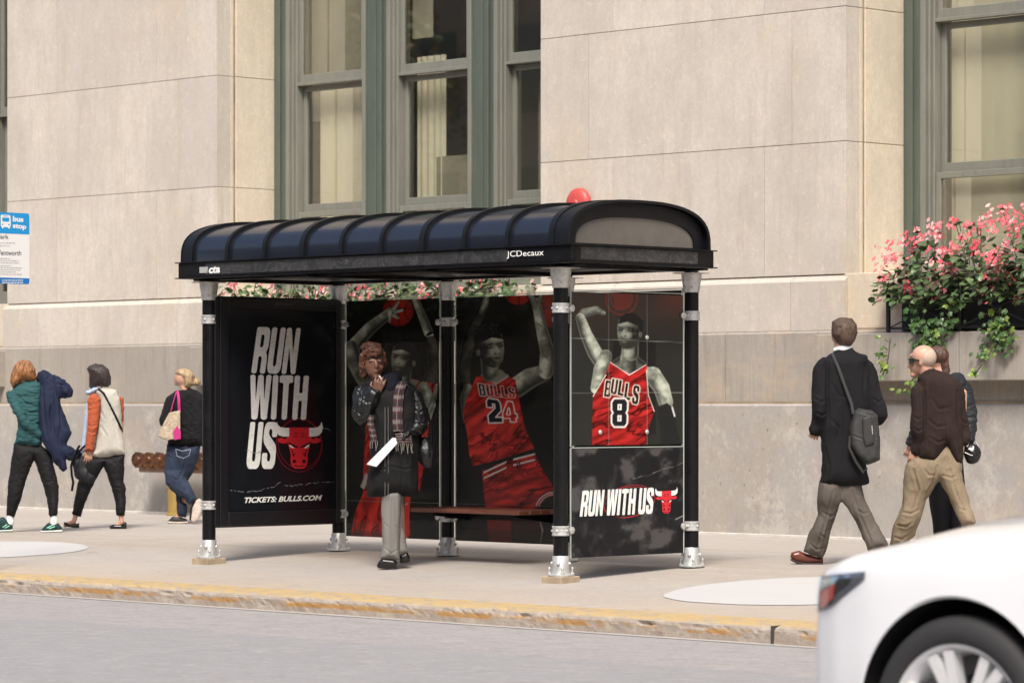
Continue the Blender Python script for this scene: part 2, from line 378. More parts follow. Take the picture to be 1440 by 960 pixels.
for pi_, (x0, x1) in enumerate(piers):
    up = MB(); jam = {1: MB(), -1: MB()}; mor = MB()
    mor.box(x0+.012, x1-.012, YW+.012, 24.6, ZB, 9.8)
    for k in range(len(Z3)-1):
        if pi_ in (1, 2): js = vj[pi_-1][k % 2 if k > 2 else k]
        else: js = (x0+1+.35*(k % 2), x0+2.9-.3*(k % 2))
        blocks(up, [x0, *js, x1-.0], Z3[k], Z3[k+1], YW, YW+.2)
        # moulded return: narrow step, groove, deep jamb facing the opening
        jam[1].att = jam[-1].att = rnd.random()*.5
        for xx, sgn in ((x1, 1), (x0, -1)):
            jam[sgn].box(xx-sgn*.25, xx-sgn*.001, YW+.201, YW+.225-.001+.02, Z3[k]+G, Z3[k+1]-G, .003)
            jam[sgn].box(xx-sgn*.25, xx-sgn*.018, YW+.246, YW+.275, Z3[k]+G, Z3[k+1]-G, .003)
            jam[sgn].box(xx-sgn*.25, xx+sgn*.004, YW+.276, YW+.93, Z3[k]+G, Z3[k+1]-G, .004)
    up.build('wall', [S_UP], bld, False); jam[1].build('window_jamb', [S_JAMB], bld, False); jam[-1].build('window_jamb', [S_JAMB], bld, False); mor.build('mortar_core', [MORT], bld, False)
# top part of the building
mb = MB(); mb.box(-60, 30, YW-.05, YW+1.3, 9.803, 22); mb.build('upper_wall', [S_UP], bld, False)
for q in ((-60, piers[0][0]+.1), (piers[-1][1]-.1, 30)): mb = MB(); mb.box(q[0], q[1], YW+.001, YW+1.2, 0, 9.8); mb.build('end_wall', [S_UP], bld, False)
# belt course (chamfered top), sill course, bead, base
def course(name, ps, z0, z1, yf, cham, mat, js, ms=None):
    for (x0, x1) in ps:
        mb = MB(); xs_ = [x0]+[j for j in js if x0+.2 < j < x1-.2]+[x1]
        for a, b in zip(xs_[:-1], xs_[1:]):
            mb.att = rnd.random(); a += G; b -= G
            mb.add([(a,yf,z0),(b,yf,z0),(b,yf,z1-cham),(a,yf,z1-cham),(b,yf+cham*1.1,z1),(a,yf+cham*1.1,z1),(a,YW+.05,z0),(b,YW+.05,z0),(b,YW+.05,z1),(a,YW+.05,z1)],
                [(0,1,2,3),(3,2,4,5),(5,4,8,9),(0,3,5,9,6),(1,7,8,4,2),(6,7,1,0),(9,8,7,6)])
        mb.build(name, [mat], bld, False)
def jx(pxs, Y): return [xw(p, Y) for p in pxs]
course('belt_course', [(a-.03, b+.03) for a, b in piers], 1.905, 2.41, YW-.045, .055, S_UP, jx((53,249,862,1112), YW-.045)+[-36.5,-15.5,-10.3])
allx = [-60]+sorted(jx((87,177,283,395,520,640,760,905,1020,1150), YW-.1)+[-44,-41,-38.4,-35.5,-18.7,-17.6,-16.1,-14.3,-12.5,-10.7,-8.5,-6,0])+[30]
course('sill_course', [(-60, 30)], 1.25, 1.90, YW-.10, .02, S_LOW, allx)
bsx = sorted(jx((131,330,560,720,930,1160,1290), YW-.16)+[-43,-40,-36.8,-14.6,-12,-9,-5,0])
course('base_course', [(-60, 30)], -.2, 1.23, YW-.15, .02, S_BASE, bsx)
mb = MB(); mb.box(-60, 30, YW-.12, YW, 1.2305, 1.2495); mb.box(-60,30,YW-.04,YW+.02,1.88,1.92); mb.build('mortar_bed', [MORT], bld, False)
# light strip where wall meets pavement
mb = MB(); mb.box(-60, 30, YW-.20, YW-.148, -.02, .022, .004); mb.build('wall_footing', [simple('footing_cement', (.62,.58,.52,1), .9, nz=(5,.3)).m], bld, False)
# projecting window sills that carry the planters
for i, (a, b) in enumerate(wins):
    mb = MB(); xs_ = [a-.10, a+1.55, (a+b)/2+.3, b-1.4, b+.10]
    for p, q in zip(xs_[:-1], xs_[1:]): mb.att = rnd.random(); mb.box(p+G, q-G, YW-.33, YW+1.0, 1.43, 1.86, .008)
    mb.build('window_sill', [S_LOW], bld, False)
    mb = MB(); mb.box(a-.02, b+.02, YW+.0, YW+.95, 1.86, 2.42, .006); mb.build('sill_block', [S_JAMB], bld, False)

# windows: three double-hung sashes per opening
YG = 24.43
rooms = MB(); rooms.box(-60, 30, 27.2, 27.4, 0, 9.7); rooms.box(-60, 30, 24.9, 27.2, 2.1, 2.35); rooms.box(-60, 30, 24.9, 27.2, 9.6, 9.79)
for i in range(5): rooms.box(piers[i][0]+.5, piers[i][1]-.5, 24.6, 27.2, 2.35, 9.6)
rooms.build('room_interior', [simple('room_plaster', (.34,.33,.29,1), .9).m], bld, False)
def curtain(mb_, x0, x1, z0, z1, y, amp=.02, per=.09):
    n = max(8, int((x1-x0)/.012)); V = []; F = []
    for k in range(n+1):
        x = x0+(x1-x0)*k/n; yy = y+amp*sin(2*pi*x/per+1.4*sin(x*7))
        V += [(x, yy, z0), (x, yy, z1)]
    for k in range(n): F.append((2*k, 2*k+2, 2*k+3, 2*k+1))
    mb_.add(V, F)
def window(x0, x1, zm, cur, ztop=8.9):
    # x0..x1 = full sash frame; zm = meeting rail centre height, storm-frame mouldings around
    w = MB(); zb = 2.42
    st = .10
    for k, (off, yy, wd) in enumerate(((0, YG+.0, .055), (.057, YG+.035, .03), (.089, YG+.065, .03))):
        w.box(x0+off, x0+off+wd, yy, YG+.25, zb, ztop, .004); w.box(x1-off-wd, x1-off, yy, YG+.25, zb, ztop, .004)
    w.box(x0+.121, x1-.121, YG+.07, YG+.26, zb+.0, zb+.10, .005)
    w.box(x0+.121, x1-.121, YG+.07, YG+.26, ztop-.15, ztop, .005)
    o = w.build('window', [GREY], bld, False)
    xi0, xi1 = x0+.121, x1-.121
    for nm, za, zb_, yy in (('bottom_sash', zb+.10, 3.37, YG+.08), ('lower_sash', 3.36, zm, YG+.16), ('upper_sash', zm+.0, ztop-.15, YG+.10)):
        s_ = MB()
        lo = .14 if nm != 'upper_sash' else .17
        s_.box(xi0, xi0+.055, yy, yy+.045, za, zb_, .004); s_.box(xi1-.055, xi1, yy, yy+.045, za, zb_, .004)
        s_.box(xi0+.055, xi1-.055, yy, yy+.045, za, za+lo*.72, .004); s_.box(xi0+.055, xi1-.055, yy, yy+.045, zb_-.06, zb_, .004)
        if nm == 'upper_sash': s_.box(xi0-.005, xi1+.005, yy-.03, yy+.0, za-.0, za+.035, .004)
        s_.build(nm, [GREY], o, False)
        p = MB(); p.box(xi0+.05, xi1-.05, yy+.02, yy+.024, za+lo*.6, zb_-.055); p.build('pane', [WGLASS], o, False)
    for (kind, a, b, z0, z1) in cur:
        c = MB(); xa = xi0+(xi1-xi0)*a; xb = xi0+(xi1-xi0)*b
        if kind == 'c': curtain(c, xa, xb, z0, z1, YG+.34, .014); c.build('curtain', [CURT], o, True)
        elif kind == 'm': curtain(c, xa, xb, z0, z1, YG+.32, .003, .3); c.build('curtain', [CURT], o, True)
        else: c.box(xa, xb, YG+.33, YG+.335, z0, z1); c.build('blind', [BLIND], o, False)
    return o
def mull(mb_, x0, x1, ztop=8.9):
    mb_.box(x0, x1, YG+.02, YG+.30, 2.42, ztop, .004)
    w = x1-x0; mb_.box(x0+w*.18, x1-w*.18, YG-.02, YG+.021, 2.42, ztop, .006); mb_.box(x0+w*.38, x1-w*.38, YG-.035, YG-.019, 2.42, ztop, .004)
for i, (a, b) in enumerate(wins):
    # post positions measured on the middle window
    e = .20
    xg = [a+.0, a+e]; inner = b-a-2*e; mw = .34
    sw_ = (inner-2*mw)/3
    fr = MB(); fr.box(a-.0, a+e, YG+.0, YG+.3, 2.42, 8.9, .005); fr.box(a+.05, a+.13, YG-.03, YG+.001, 2.42, 8.9, .005); fr.box(b-e, b, YG, YG+.3, 2.42, 8.9, .005); fr.box(b-.13, b-.05, YG-.03, YG+.001, 2.42, 8.9, .005)
    x = a+e
    for k in range(3):
        if k: mull(fr, x, x+mw); x += mw
        big = (k == 1)
        if i == 1: cur = [[('m', .10, 1.05, 2.5, 4.75), ('b', -.05, .72, 4.4, 8.9)], [('c', .02, .42, 2.5, 5.0), ('c', .82, .98, 2.5, 5.0), ('b', -.05, .25, 5.2, 8.9), ('b', .3, 1.2, 2.5, 3.9)], [('b', .2, 1.0, 2.5, 4.6), ('c', .9, 1, 5, 8)]][k]
        elif i == 2: cur = [('m', .0, 1.1, 2.5, 8.8)] if k == 0 else [('c', .5, 1, 2.5, 8.8)]
        else: cur = [('c', 0, .3, 2.5, 8.8)]
        window(x, x+sw_, 4.78 if i != 2 else 4.76, cur)
        x += sw_
    fr.box(a, b, YG-.03, YG+.3, 8.9, 9.8)
    fr.build('window_frame', [GREEN], bld, False)

# ---- across the street, unseen: building added for reflections and to block low sky light
OPM = stone('red_brick_wall', (.34,.26,.21,1)).m; OPG = simple('dark_office_glass', (.02,.025,.03,1), .08).m
ob2 = thing('added_office_building', (-45, -12, 0), 'brick office building across the street, added unseen behind the camera for reflections and contrast', 'building')
mb = MB(); mb.box(-130, 20, -24, -12, -.1, 16); mb.build('wall', [OPM], ob2, False)
mb = MB()
for i in range(36):
    for k in range(4): mb.box(-128+i*4.1, -128+i*4.1+2.2, -12.02, -11.95, 1.4+k*3.7, 3.7+k*3.7)
o = mb.build('window_glass', [OPG], ob2, False)
# ------------------------------------------------------------ bus shelter
BLK = M('black_powder_coat', (.006,.006,.007,1), .32); BLK.b.inputs['Specular IOR Level'].default_value = .2; BLK.over(BLK.ramp(BLK.noise(18, 8, (1,1,1), .8, 1.2), .62, .68, 0, .3), (.10,.095,.09)); BLK.over(BLK.ramp(BLK.noise(3, 6, (1,1,.4), .8), .5, .8, 0, .5), (.014,.013,.012)); BLK.rough(BLK.noise(9, 5), .25, .5); BLK = BLK.m
RIM_ = simple('roof_edge_paint', (.004,.0045,.006,1), .5, Specular_IOR_Level=.3).m
ROOF = M('dark_roof_sheet', (.008,.010,.017,1), .24); ROOF.b.inputs['Specular IOR Level'].default_value = .8; ROOF.over(ROOF.ramp(ROOF.noise(5, 8, rough=.8), .55, .8, 0, .25), (.03,.03,.035)); ROOF = ROOF.m
GAL = M('galvanised_steel', (.60,.60,.58,1), .42, .55); GAL.over(GAL.ramp(GAL.noise(40, 5), .4, .7, 0, .5), (.30,.30,.29)); GAL.over(GAL.ramp(GAL.noise(12, 6, rough=.8), .6, .75, 0, .5), (.24,.19,.14)); GAL = GAL.m
GABLE = M('gable_smoked_panel', (.11,.10,.09,1), .18); GABLE.over(GABLE.ramp(GABLE.noise(7, 7), .4, .75, 0, .5), (.16,.14,.12)); GABLE = GABLE.m
WHITE = simple('white_print', (.80,.79,.76,1), .5).m
RED = simple('red_print', (.62,.02,.03,1), .5).m
BLKP = simple('black_print', (.004,.004,.005,1), .6, Specular_IOR_Level=.2).m
WOOD = M('bench_timber', (.10,.030,.018,1), .42); WOOD.over(WOOD.ramp(WOOD.noise(8, 7, (.15,2.5,1), .7), .4, .7, 0, .8), (.20,.085,.05)); WOOD.bump(WOOD.noise(20, 5, (.15,2,1)), .3, .003); WOOD = WOOD.m
SY0, SY1 = 17.2, 18.6; SX = (-21.0, -19.67, -18.33, -17.0)
sh = thing('bus_shelter', (-19, 17.9, 0), 'black bus shelter with curved ribbed roof and basketball posters on its glass walls', 'bus shelter')
def pole(x, y, z0, front):
    p = MB(); p.lathe((x, y, 0), UP, [(.054, z0+.1), (.054, 2.24)], 28)
    o = p.build('pole', [BLK], sh)
    # cap: square plate, cup
    c = MB(); c.box(x-.10, x+.10, y-.10, y+.10, 2.205, 2.213, .002)
    c.lathe((x, y, 0), UP, [(.058, 2.065), (.061, 2.07), (.062, 2.10), (.068, 2.13), (.076, 2.17), (.077, 2.204)], 24)
    for k in range(6):
        a = k*pi/3+.3; c.sphere((x+.066*cos(a), y+.066*sin(a), 2.10), .008, u=8, v=6)
    c.build('pole_cap', [GAL], o)
    b = MB()
    b.lathe((x, y, 0), UP, [(.070, z0+.012), (.066, z0+.03), (.062, z0+.05), (.062, z0+.14), (.058, z0+.145)], 24)
    b.lathe((x, y, 0), UP, [(.100, z0), (.100, z0+.010), (.09, z0+.013), (.07, z0+.014)], 24)
    for k in range(4):
        a = k*pi/2+.5; bx_, by_ = x+.067*cos(a), y+.067*sin(a); b.sphere((bx_, by_, z0+.09), .013, u=10, v=6)
    for k in range(4):
        a = k*pi/2+pi/4+.15; bx_, by_ = x+.084*cos(a), y+.084*sin(a)
        b.lathe((bx_, by_, 0), UP, [(.016, z0+.01), (.016, z0+.024), (.007, z0+.025), (.007, z0+.055)], 8)
        b.sphere((bx_, by_, z0+.052), .011, (1,1,1.2), 8, 6)
    b.build('pole_foot', [GAL], o)
    if front:
        g = MB(); g.box(x-.10, x+.10, y-.10, y+.10, gz(x, y)-.05, z0-.001, .006); g.build('concrete_pad', [simple('tan_grout', (.40,.31,.21,1), .9, nz=(9,.35)).m], o, False)
    return o
def clamp(pl, x, y, z, dirs):
    c = MB(); c.lathe((x, y, z), UP, [(.061, -.036), (.064, -.034), (.064, -.022), (.060, -.018), (.060, .018), (.064, .022), (.064, .034), (.061, .036)], 24)
    for k in range(5):
        a = k*2*pi/5; c.sphere((x+.061*cos(a), y+.061*sin(a), z), .011, u=8, v=6)
    for dx, dy in dirs:
        d = Vector((dx, dy, 0)); c0 = Vector((x, y, z))+d*.06
        n = Vector((-dy, dx, 0))
        c.tube([c0, c0+d*.03], .016, 10)
        c.lathe(c0+d*.045-n*.022, n, [(.010, -.0), (.026, .006), (.026, .018), (.02, .022), (.02, .03), (.026, .032), (.026, .042), (.01, .048)], 12)
    c.build('clamp', [GAL], pl)
P = {}
P['fl'] = pole(-21.0, SY0, -.015, True); P['fr'] = pole(-17.0, SY0, -.015, True)
for k, x in enumerate(SX): P[k] = pole(x, SY1, .004, False)
for z in (1.91, .41): clamp(P['fl'], -21.0, SY0, z, [(0, 1)])
for z in (1.92, .31): clamp(P['fr'], -17.0, SY0, z, [(0, 1)])
for z in (1.89, .31):
    clamp(P[0], SX[0], SY1, z, [(1, 0), (0, -1)]); clamp(P[1], SX[1], SY1, z, [(-1, 0), (1, 0)])
    clamp(P[2], SX[2], SY1, z, [(-1, 0), (1, 0)]); clamp(P[3], SX[3], SY1, z, [(-1, 0), (0, -1)])

# roof: fascia channel, barrel vault, ribs, gable ends
FX0, FX1, FY0, FY1 = -21.17, -16.72, 17.02, 18.54
fa = MB()
def chan(x0, x1, y0, y1):
    fa.box(x0, x1, y0, y1, 2.245, 2.36, .003)
chan(FX0, FX1, FY0, FY0+.04); chan(FX0, FX1, FY1-.04, FY1)
fa.box(FX0, FX0+.04, FY0+.041, FY1-.041, 2.245, 2.36); fa.box(FX1-.04, FX1, FY0+.041, FY1-.041, 2.245, 2.36)
for z in (2.236, 2.361):
    fa.box(FX0-.02, FX1+.02, FY0-.02, FY0+.05, z, z+.008); fa.box(FX0-.02, FX1+.02, FY1-.05, FY1+.02, z, z+.008)
    fa.box(FX0-.02, FX0+.05, FY0+.051, FY1-.051, z, z+.008); fa.box(FX1-.05, FX1+.02, FY0+.051, FY1-.051, z, z+.008)
fa.build('fascia', [BLK], sh, False)
be = MB()
for x in (-21.0, -17.0, -19.67, -18.33): be.box(x-.04, x+.04, FY0+.05, FY1-.05, 2.216, 2.244)
be.box(FX0+.05, FX1-.05, SY0-.04, SY0+.04, 2.222, 2.243); be.box(FX0+.05, FX1-.05, 18.47, 18.53, 2.222, 2.2435)
be.box(FX0+.041, FX1-.041, FY0+.041, FY1-.041, 2.2445, 2.262)
be.build('roof_beam', [BLK], sh, False)
def arch(t, inset=0.0, y0=17.03, y1=18.53):
    # side view of the vault: steep at the front and back, gently crowned; t in 0..1
    c = (y0+y1)/2; a = (y1-y0)/2-inset; h = .335-inset
    th = pi*(1-t); e = .62
    cx, cz = cos(th), sin(th)
    return c+a*(abs(cx)**.80)*(1 if cx > 0 else -1), 2.368+h*(abs(cz)**e)
NA = 28
def vault(mb_, x0, x1, inset, thick=None, t0=0, t1=1):
    V = []; F = []
    for k in range(NA+1):
        t = t0+(t1-t0)*k/NA; y, z = arch(t, inset); V += [(x0, y, z), (x1, y, z)]
        if thick: y2, z2 = arch(t, inset+thick); V += [(x0, y2, z2), (x1, y2, z2)]
    w = 4 if thick else 2
    for k in range(NA):
        a = k*w; b = (k+1)*w
        if thick: F += [(a, b, b+1, a+1), (a+2, a+3, b+3, b+2), (a, a+2, b+2, b), (a+1, b+1, b+3, a+3)]
        else: F.append((a, b, b+1, a+1))
    if thick: F += [(0, 1, 3, 2), (NA*w, NA*w+2, NA*w+3, NA*w+1)]
    mb_.add(V, F)
ribx = [-21.02+(4.10)*i/9 for i in range(10)]
for i in range(9):
    r = MB(); vault(r, ribx[i]+.012, ribx[i+1]-.012, .012, .006); r.build('roof_panel', [ROOF], sh)
for i, x in enumerate(ribx):
    r = MB(); w = .018 if i % 3 else .026
    vault(r, x-w, x+w, -.014, .04)
    if i % 3 == 0 and 0 < i < 9: vault(r, x+.024, x+.040, .004, .01)
    r.build('roof_rib', [RIM_], sh)
for x0, x1 in ((-21.13, -21.05), (-16.895, -16.76)):
    r = MB(); vault(r, x0, x1, -.006, .010); vault(r, x1 if x1 > -18 else x0, (x1+.012) if x1 > -18 else x0-.012, -.010, .022); r.build('roof_hood', [ROOF if 0 else RIM_], sh)
# gable ends: frame arch + smoked panel
for xg, s_ in ((-16.80, 1), (-21.09, -1)):
    g = MB(); vault(g, xg-.03, xg-.0, .012, .105); g.build('gable_frame', [RIM_], sh)
    V = []; N = 30
    for k in range(N+1):
        y, z = arch(k/N, .11); V.append((xg-.02, y, z))
    V2 = [(x+.006, y, z) for x, y, z in V]
    g = MB(); F = [tuple(range(N+1)), tuple(range(2*N+1, N, -1))]+[(k, k+1, N+2+k, N+1+k) for k in range(N)]+[(N, 0, N+1, 2*N+1)]
    g.add(V+V2, F); g.build('gable_panel', [GABLE], sh, False)
    g = MB(); g.box(xg-.03, xg-.002, 17.12, 18.44, 2.370, 2.385); g.build('gable_sill', [RIM_], sh, False)
# worn printed band on fascia
GR = M('scuffed_black_vinyl', (.018,.018,.019,1), .5)
GR.over(GR.ramp(GR.noise(7, 10, (1,1,1.2), .85, 1.5), .52, .62, 0, .55), (.10,.095,.095)); GR.over(GR.ramp(GR.noise(2.2, 4, rough=.9, dist=3), .50, .515, 0, .6), (.16,.155,.15)); GR.over(GR.ramp(GR.noise(2.2, 4, rough=.9, dist=3), .515, .53, 0, .9), (.018,.018,.019)); GR = GR.m
g = MB(); g.box(FX1-.002, FX1+.002, FY0+.10, FY1-.18, 2.262, 2.352); g.build('fascia_wrap', [GR], sh, False)
g = MB(); g.box(FX0+.35, FX1-.65, FY0-.002, FY0+.002, 2.262, 2.352); g.build('fascia_wrap', [GR], sh, False)

# ---- lettering
def poly_mesh2d(polys):
    """polys: list of closed outlines (even-odd) -> verts2d, faces"""
    cu = bpy.data.curves.new('tmp', 'CURVE'); cu.dimensions = '2D'; cu.fill_mode = 'BOTH'
    for p in polys:
        s_ = cu.splines.new('POLY'); s_.points.add(len(p)-1); s_.use_cyclic_u = True
        for q, (x, y) in zip(s_.points, p): q.co = (x, y, 0, 1)
    o = bpy.data.objects.new('tmp', cu); COL.objects.link(o)
    dg = bpy.context.evaluated_depsgraph_get(); me = bpy.data.meshes.new_from_object(o.evaluated_get(dg))
    V = [(v.co.x, v.co.y) for v in me.vertices]; F = [tuple(p.vertices) for p in me.polygons]
    bpy.data.objects.remove(o); bpy.data.curves.remove(cu); bpy.data.meshes.remove(me); return V, F
def text2d(txt, bold=0., shear=0., spacing=1.):
    cu = bpy.data.curves.new('tmp', 'FONT'); cu.body = txt; cu.offset = bold; cu.shear = shear; cu.space_character = spacing; cu.size = 1; cu.resolution_u = 3
    o = bpy.data.objects.new('tmp', cu); COL.objects.link(o)
    dg = bpy.context.evaluated_depsgraph_get(); me = bpy.data.meshes.new_from_object(o.evaluated_get(dg))
    V = [(v.co.x, v.co.y) for v in me.vertices]; F = [tuple(p.vertices) for p in me.polygons]
    bpy.data.objects.remove(o); bpy.data.curves.remove(cu); bpy.data.meshes.remove(me)
    xs_ = [v[0] for v in V]; ys_ = [v[1] for v in V]; x0, x1, y0, y1 = min(xs_), max(xs_), min(ys_), max(ys_)
    return [((x-x0)/(x1-x0), (y-y0)/(y1-y0)) for x, y in V], F
def rc(p, r=.05):
    """chop corners of an outline a little so the letters are not razor sharp"""
    out = []
    n = len(p)
    for i in range(n):
        a, b, c = Vector(p[i-1]), Vector(p[i]), Vector(p[(i+1) % n])
        d1 = (a-b); d2 = (c-b); k = min(r, d1.length*.3, d2.length*.3)
        out.append(tuple(b+d1.normalized()*k)); out.append(tuple(b+d2.normalized()*k))
    return out
GL = {
 'R': (1, [[(0,0),(0,1),(.80,1),(.95,.95),(1,.86),(1,.60),(.95,.51),(.86,.46),(.95,.42),(1,.33),(1,0),(.62,0),(.62,.36),(.38,.38),(.38,0)], [(.38,.56),(.38,.84),(.56,.84),(.62,.79),(.62,.61),(.56,.56)]]),
 'U': (1, [[(0,1),(0,.18),(.05,.07),(.2,0),(.8,0),(.95,.07),(1,.18),(1,1),(.62,1),(.62,.21),(.57,.16),(.43,.16),(.38,.21),(.38,1)]]),
 'N': (1, [[(0,0),(0,1),(.34,1),(.66,.42),(.66,1),(1,1),(1,0),(.68,0),(.34,.58),(.34,0)]]),
 'W': (1.5, [[(.0,1),(.20,0),(.62,0),(.75,.58),(.88,0),(1.30,0),(1.5,1),(1.14,1),(1.06,.42),(.93,1),(.57,1),(.44,.42),(.36,1)]]),
 'I': (.38, [[(0,0),(0,1),(.38,1),(.38,0)]]),
 'T': (.95, [[(0,1),(.95,1),(.95,.83),(.665,.83),(.665,0),(.285,0),(.285,.83),(0,.83)]]),
 'H': (1, [[(0,0),(0,1),(.38,1),(.38,.6),(.62,.6),(.62,1),(1,1),(1,0),(.62,0),(.62,.43),(.38,.43),(.38,0)]]),
 'S': (1, [[(0,.34),(0,.18),(.05,.07),(.2,0),(.8,0),(.95,.07),(1,.18),(1,.42),(.93,.52),(.46,.70),(.38,.75),(.38,.80),(.43,.85),(.57,.85),(.62,.80),(.62,.68),(1,.68),(1,.82),(.95,.93),(.8,1),(.2,1),(.05,.93),(0,.82),(0,.64),(.07,.54),(.55,.34),(.62,.29),(.62,.21),(.57,.16),(.43,.16),(.38,.21),(.38,.34)]]),
 'B': (1, [[(0,0),(0,1),(.85,1),(1,.88),(1,.6),(.9,.5),(1,.4),(1,.12),(.85,0)], [(.36,.57),(.36,.83),(.62,.83),(.62,.57)], [(.36,.17),(.36,.42),(.62,.42),(.62,.17)]]),
 'L': (.9, [[(0,0),(0,1),(.38,1),(.38,.18),(.9,.18),(.9,0)]]),
 '8': (1, [[(.15,0),(0,.12),(0,.4),(.1,.5),(0,.6),(0,.88),(.15,1),(.85,1),(1,.88),(1,.6),(.9,.5),(1,.4),(1,.12),(.85,0)], [(.36,.60),(.36,.82),(.64,.82),(.64,.60)], [(.36,.18),(.36,.41),(.64,.41),(.64,.18)]]),
 '2': (1, [[(0,0),(0,.3),(.62,.62),(.62,.82),(.38,.82),(.38,.66),(0,.66),(0,.88),(.15,1),(.85,1),(1,.88),(1,.54),(.5,.24),(.5,.2),(1,.2),(1,0)]]),
 '4': (1, [[(.5,0),(.5,.2),(0,.2),(0,.4),(.5,1),(.86,1),(.86,.38),(1,.38),(1,.2),(.86,.2),(.86,0)], [(.3,.38),(.5,.38),(.5,.66)]]),
}
def word(txt, gap=.13, space=.3):
    x = 0; out = []
    for ch in txt:
        if ch == ' ': x += space; continue
        w, ps = GL[ch]
        out += [[(px_+x, py_) for px_, py_ in p] for p in ps]; x += w+gap
    x -= gap
    return [[(px_/x, py_) for px_, py_ in p] for p in out]
def quadmap(TL, TR, BL, BR, u, v):  # v up
    t = ((1-u)*TL[0]+u*TR[0], (1-u)*TL[1]+u*TR[1]); b = ((1-u)*BL[0]+u*BR[0], (1-u)*BL[1]+u*BR[1])
    return (b[0]*(1-v)+t[0]*v, b[1]*(1-v)+t[1]*v)
def decal(name, V2, F, fn, mat, parent, lift):
    """flat printed mark lying on a panel: fn maps its 2-D drawing to the panel's plane"""
    m_ = MB(); V = [fn(x, y)+lift for x, y in V2]; m_.add(V, F); return m_.build(name, [mat], parent, False)
def bull(name_parent, fnn, parent, ln, mats):
    # drawn in a 212 x 237 box, y down
    def lay(polys, mat, k, nm):
        V, F = poly_mesh2d([[(x, -y) for x, y in p] for p in polys]); decal(nm, V, F, lambda x, y: fnn(x/212, -y/237), mat, parent, ln*k)
    mir = lambda p: [(212-x, y) for x, y in p]
    horn = [(3,18),(-3,45),(2,68),(14,82),(34,88),(60,88),(60,47),(40,47),(20,44),(9,34)]
    head = [(57,46),(155,46),(157,88),(170,100),(188,92),(204,100),(206,108),(192,118),(172,120),(160,116),(152,140),(144,176),(146,196),(142,222),(126,237),(86,237),(70,222),(66,196),(68,176),(60,140),(52,116),(40,120),(20,118),(6,108),(8,100),(24,92),(42,100),(55,88)]
    lay([head], mats[0], 1, 'emblem_head'); lay([horn], mats[1], 1.3, 'emblem_horn'); lay([mir(horn)], mats[1], 1.3, 'emblem_horn')
    blk = []
    brow = [(50,112),(62,116),(80,126),(98,134),(102,142),(90,138),(74,134),(62,126)]
    eye = [(62,124),(76,134),(84,142),(72,142),(62,134)]
    nos = [(84+8*cos(a*pi/5), 203+9*sin(a*pi/5)) for a in range(10)]
    line = [(70,150),(74,150),(84,180),(80,184)]; ch = [(74,172),(92,166),(92,169),(76,176)]
    lo = [(82,221),(106,226),(106,229),(84,226)]
    wr = [(84,70),(100,74),(100,77),(84,74)]; wr2 = [(82,84),(100,88),(100,91),(82,88)]
    for p in (brow, nos, line, ch, lo, wr, wr2): blk += [p, mir(p)]
    lay(blk, mats[2], 1.6, 'emblem_lines'); lay([eye, mir(eye)], mats[1], 1.9, 'emblem_eyes')
def ring_poly(cx, cy, rx, ry, w, a0=0, a1=2*pi, n=48, rot=0):
    P_ = []
    for k in range(n+1):
        a = a0+(a1-a0)*k/n; P_.append((rx*cos(a), ry*sin(a)))
    for k in range(n, -1, -1):
        a = a0+(a1-a0)*k/n; P_.append(((rx-w)*cos(a), (ry-w)*sin(a)))
    return [(cx+x*cos(rot)-y*sin(rot), cy+x*sin(rot)+y*cos(rot)) for x, y in P_]

# ---- advertising box on the left end
ab = MB(); AX = -20.965
DKF = simple('ad_box_frame_paint', (.010,.010,.012,1), .35).m
POST = M('black_poster_print', (.0075,.009,.012,1), .22); POST.over(POST.ramp(POST.noise(3, 9, rough=.8), .5, .75, 0, .6), (.017,.022,.026)); POST.over(POST.ramp(POST.noise(50, 5, rough=.9), .72, .76, 0, .5), (.09,.09,.09)); POST = POST.m
ab.box(AX-.13, AX, 17.26, 18.62, .225, 2.10, .006)
o_ad = ab.build('advertising_box', [DKF], sh, False)
mb = MB(); 
mb.box(AX+.0, AX+.022, 17.27, 17.36, .235, 2.09, .004); mb.box(AX, AX+.022, 18.53, 18.61, .235, 2.09, .004)
mb.box(AX, AX+.022, 17.361, 18.529, .235, .35, .004); mb.box(AX, AX+.022, 17.361, 18.529, 2.0, 2.09, .004)
mb.build('door_frame', [DKF], o_ad, False)
mb = MB(); mb.box(AX+.001, AX+.006, 17.365, 18.525, .355, 1.995); mb.build('poster', [POST], o_ad, False)
mb = MB(); mb.box(AX-.03, AX+.024, 17.215, 17.259, .235, 2.09, .004); mb.build('hinge_post', [DKF], o_ad, False)
for z_ in (.3, 1.75): mb = MB(); mb.box(AX-.02,AX+.0, 18.621,18.66,z_,z_+.2); mb.build('hinge', [DKF], o_ad, False)
PX = AX+.0065
fx = lambda X: (lambda x, y: onX(x, y, X))
LX = Vector((.0012, 0, 0))
def wquad(txt, TL, TR, BL, BR, plane, mat, parent, lift, nm, gap=.1, space=.3, r=.03):
    V, F = poly_mesh2d([rc(p, r) for p in word(txt, gap, space)])
    decal(nm, V, F, lambda x, y: plane(*quadmap(TL, TR, BL, BR, x, y)), mat, parent, lift)
PA = lambda x, y: onX(x, y, PX)
WH2 = M('worn_white_print', (.80,.80,.76,1), .5); WH2.over(WH2.ramp(WH2.noise(5, 7, rough=.7), .5, .75, 0, .4), (.62,.63,.60)); WH2.over(WH2.ramp(WH2.noise(1.6, 5, rough=.85, dist=3), .515, .524, 0, .7), (.15,.15,.15)); WH2.over(WH2.ramp(WH2.noise(1.6, 5, rough=.85, dist=3), .524, .533, 0, 1), (.80,.80,.76)); WH2 = WH2.m
wquad('RUN', (362,459.5), (423,461), (353,524.5), (415,526), PA, WH2, o_ad, LX, 'slogan_lettering')
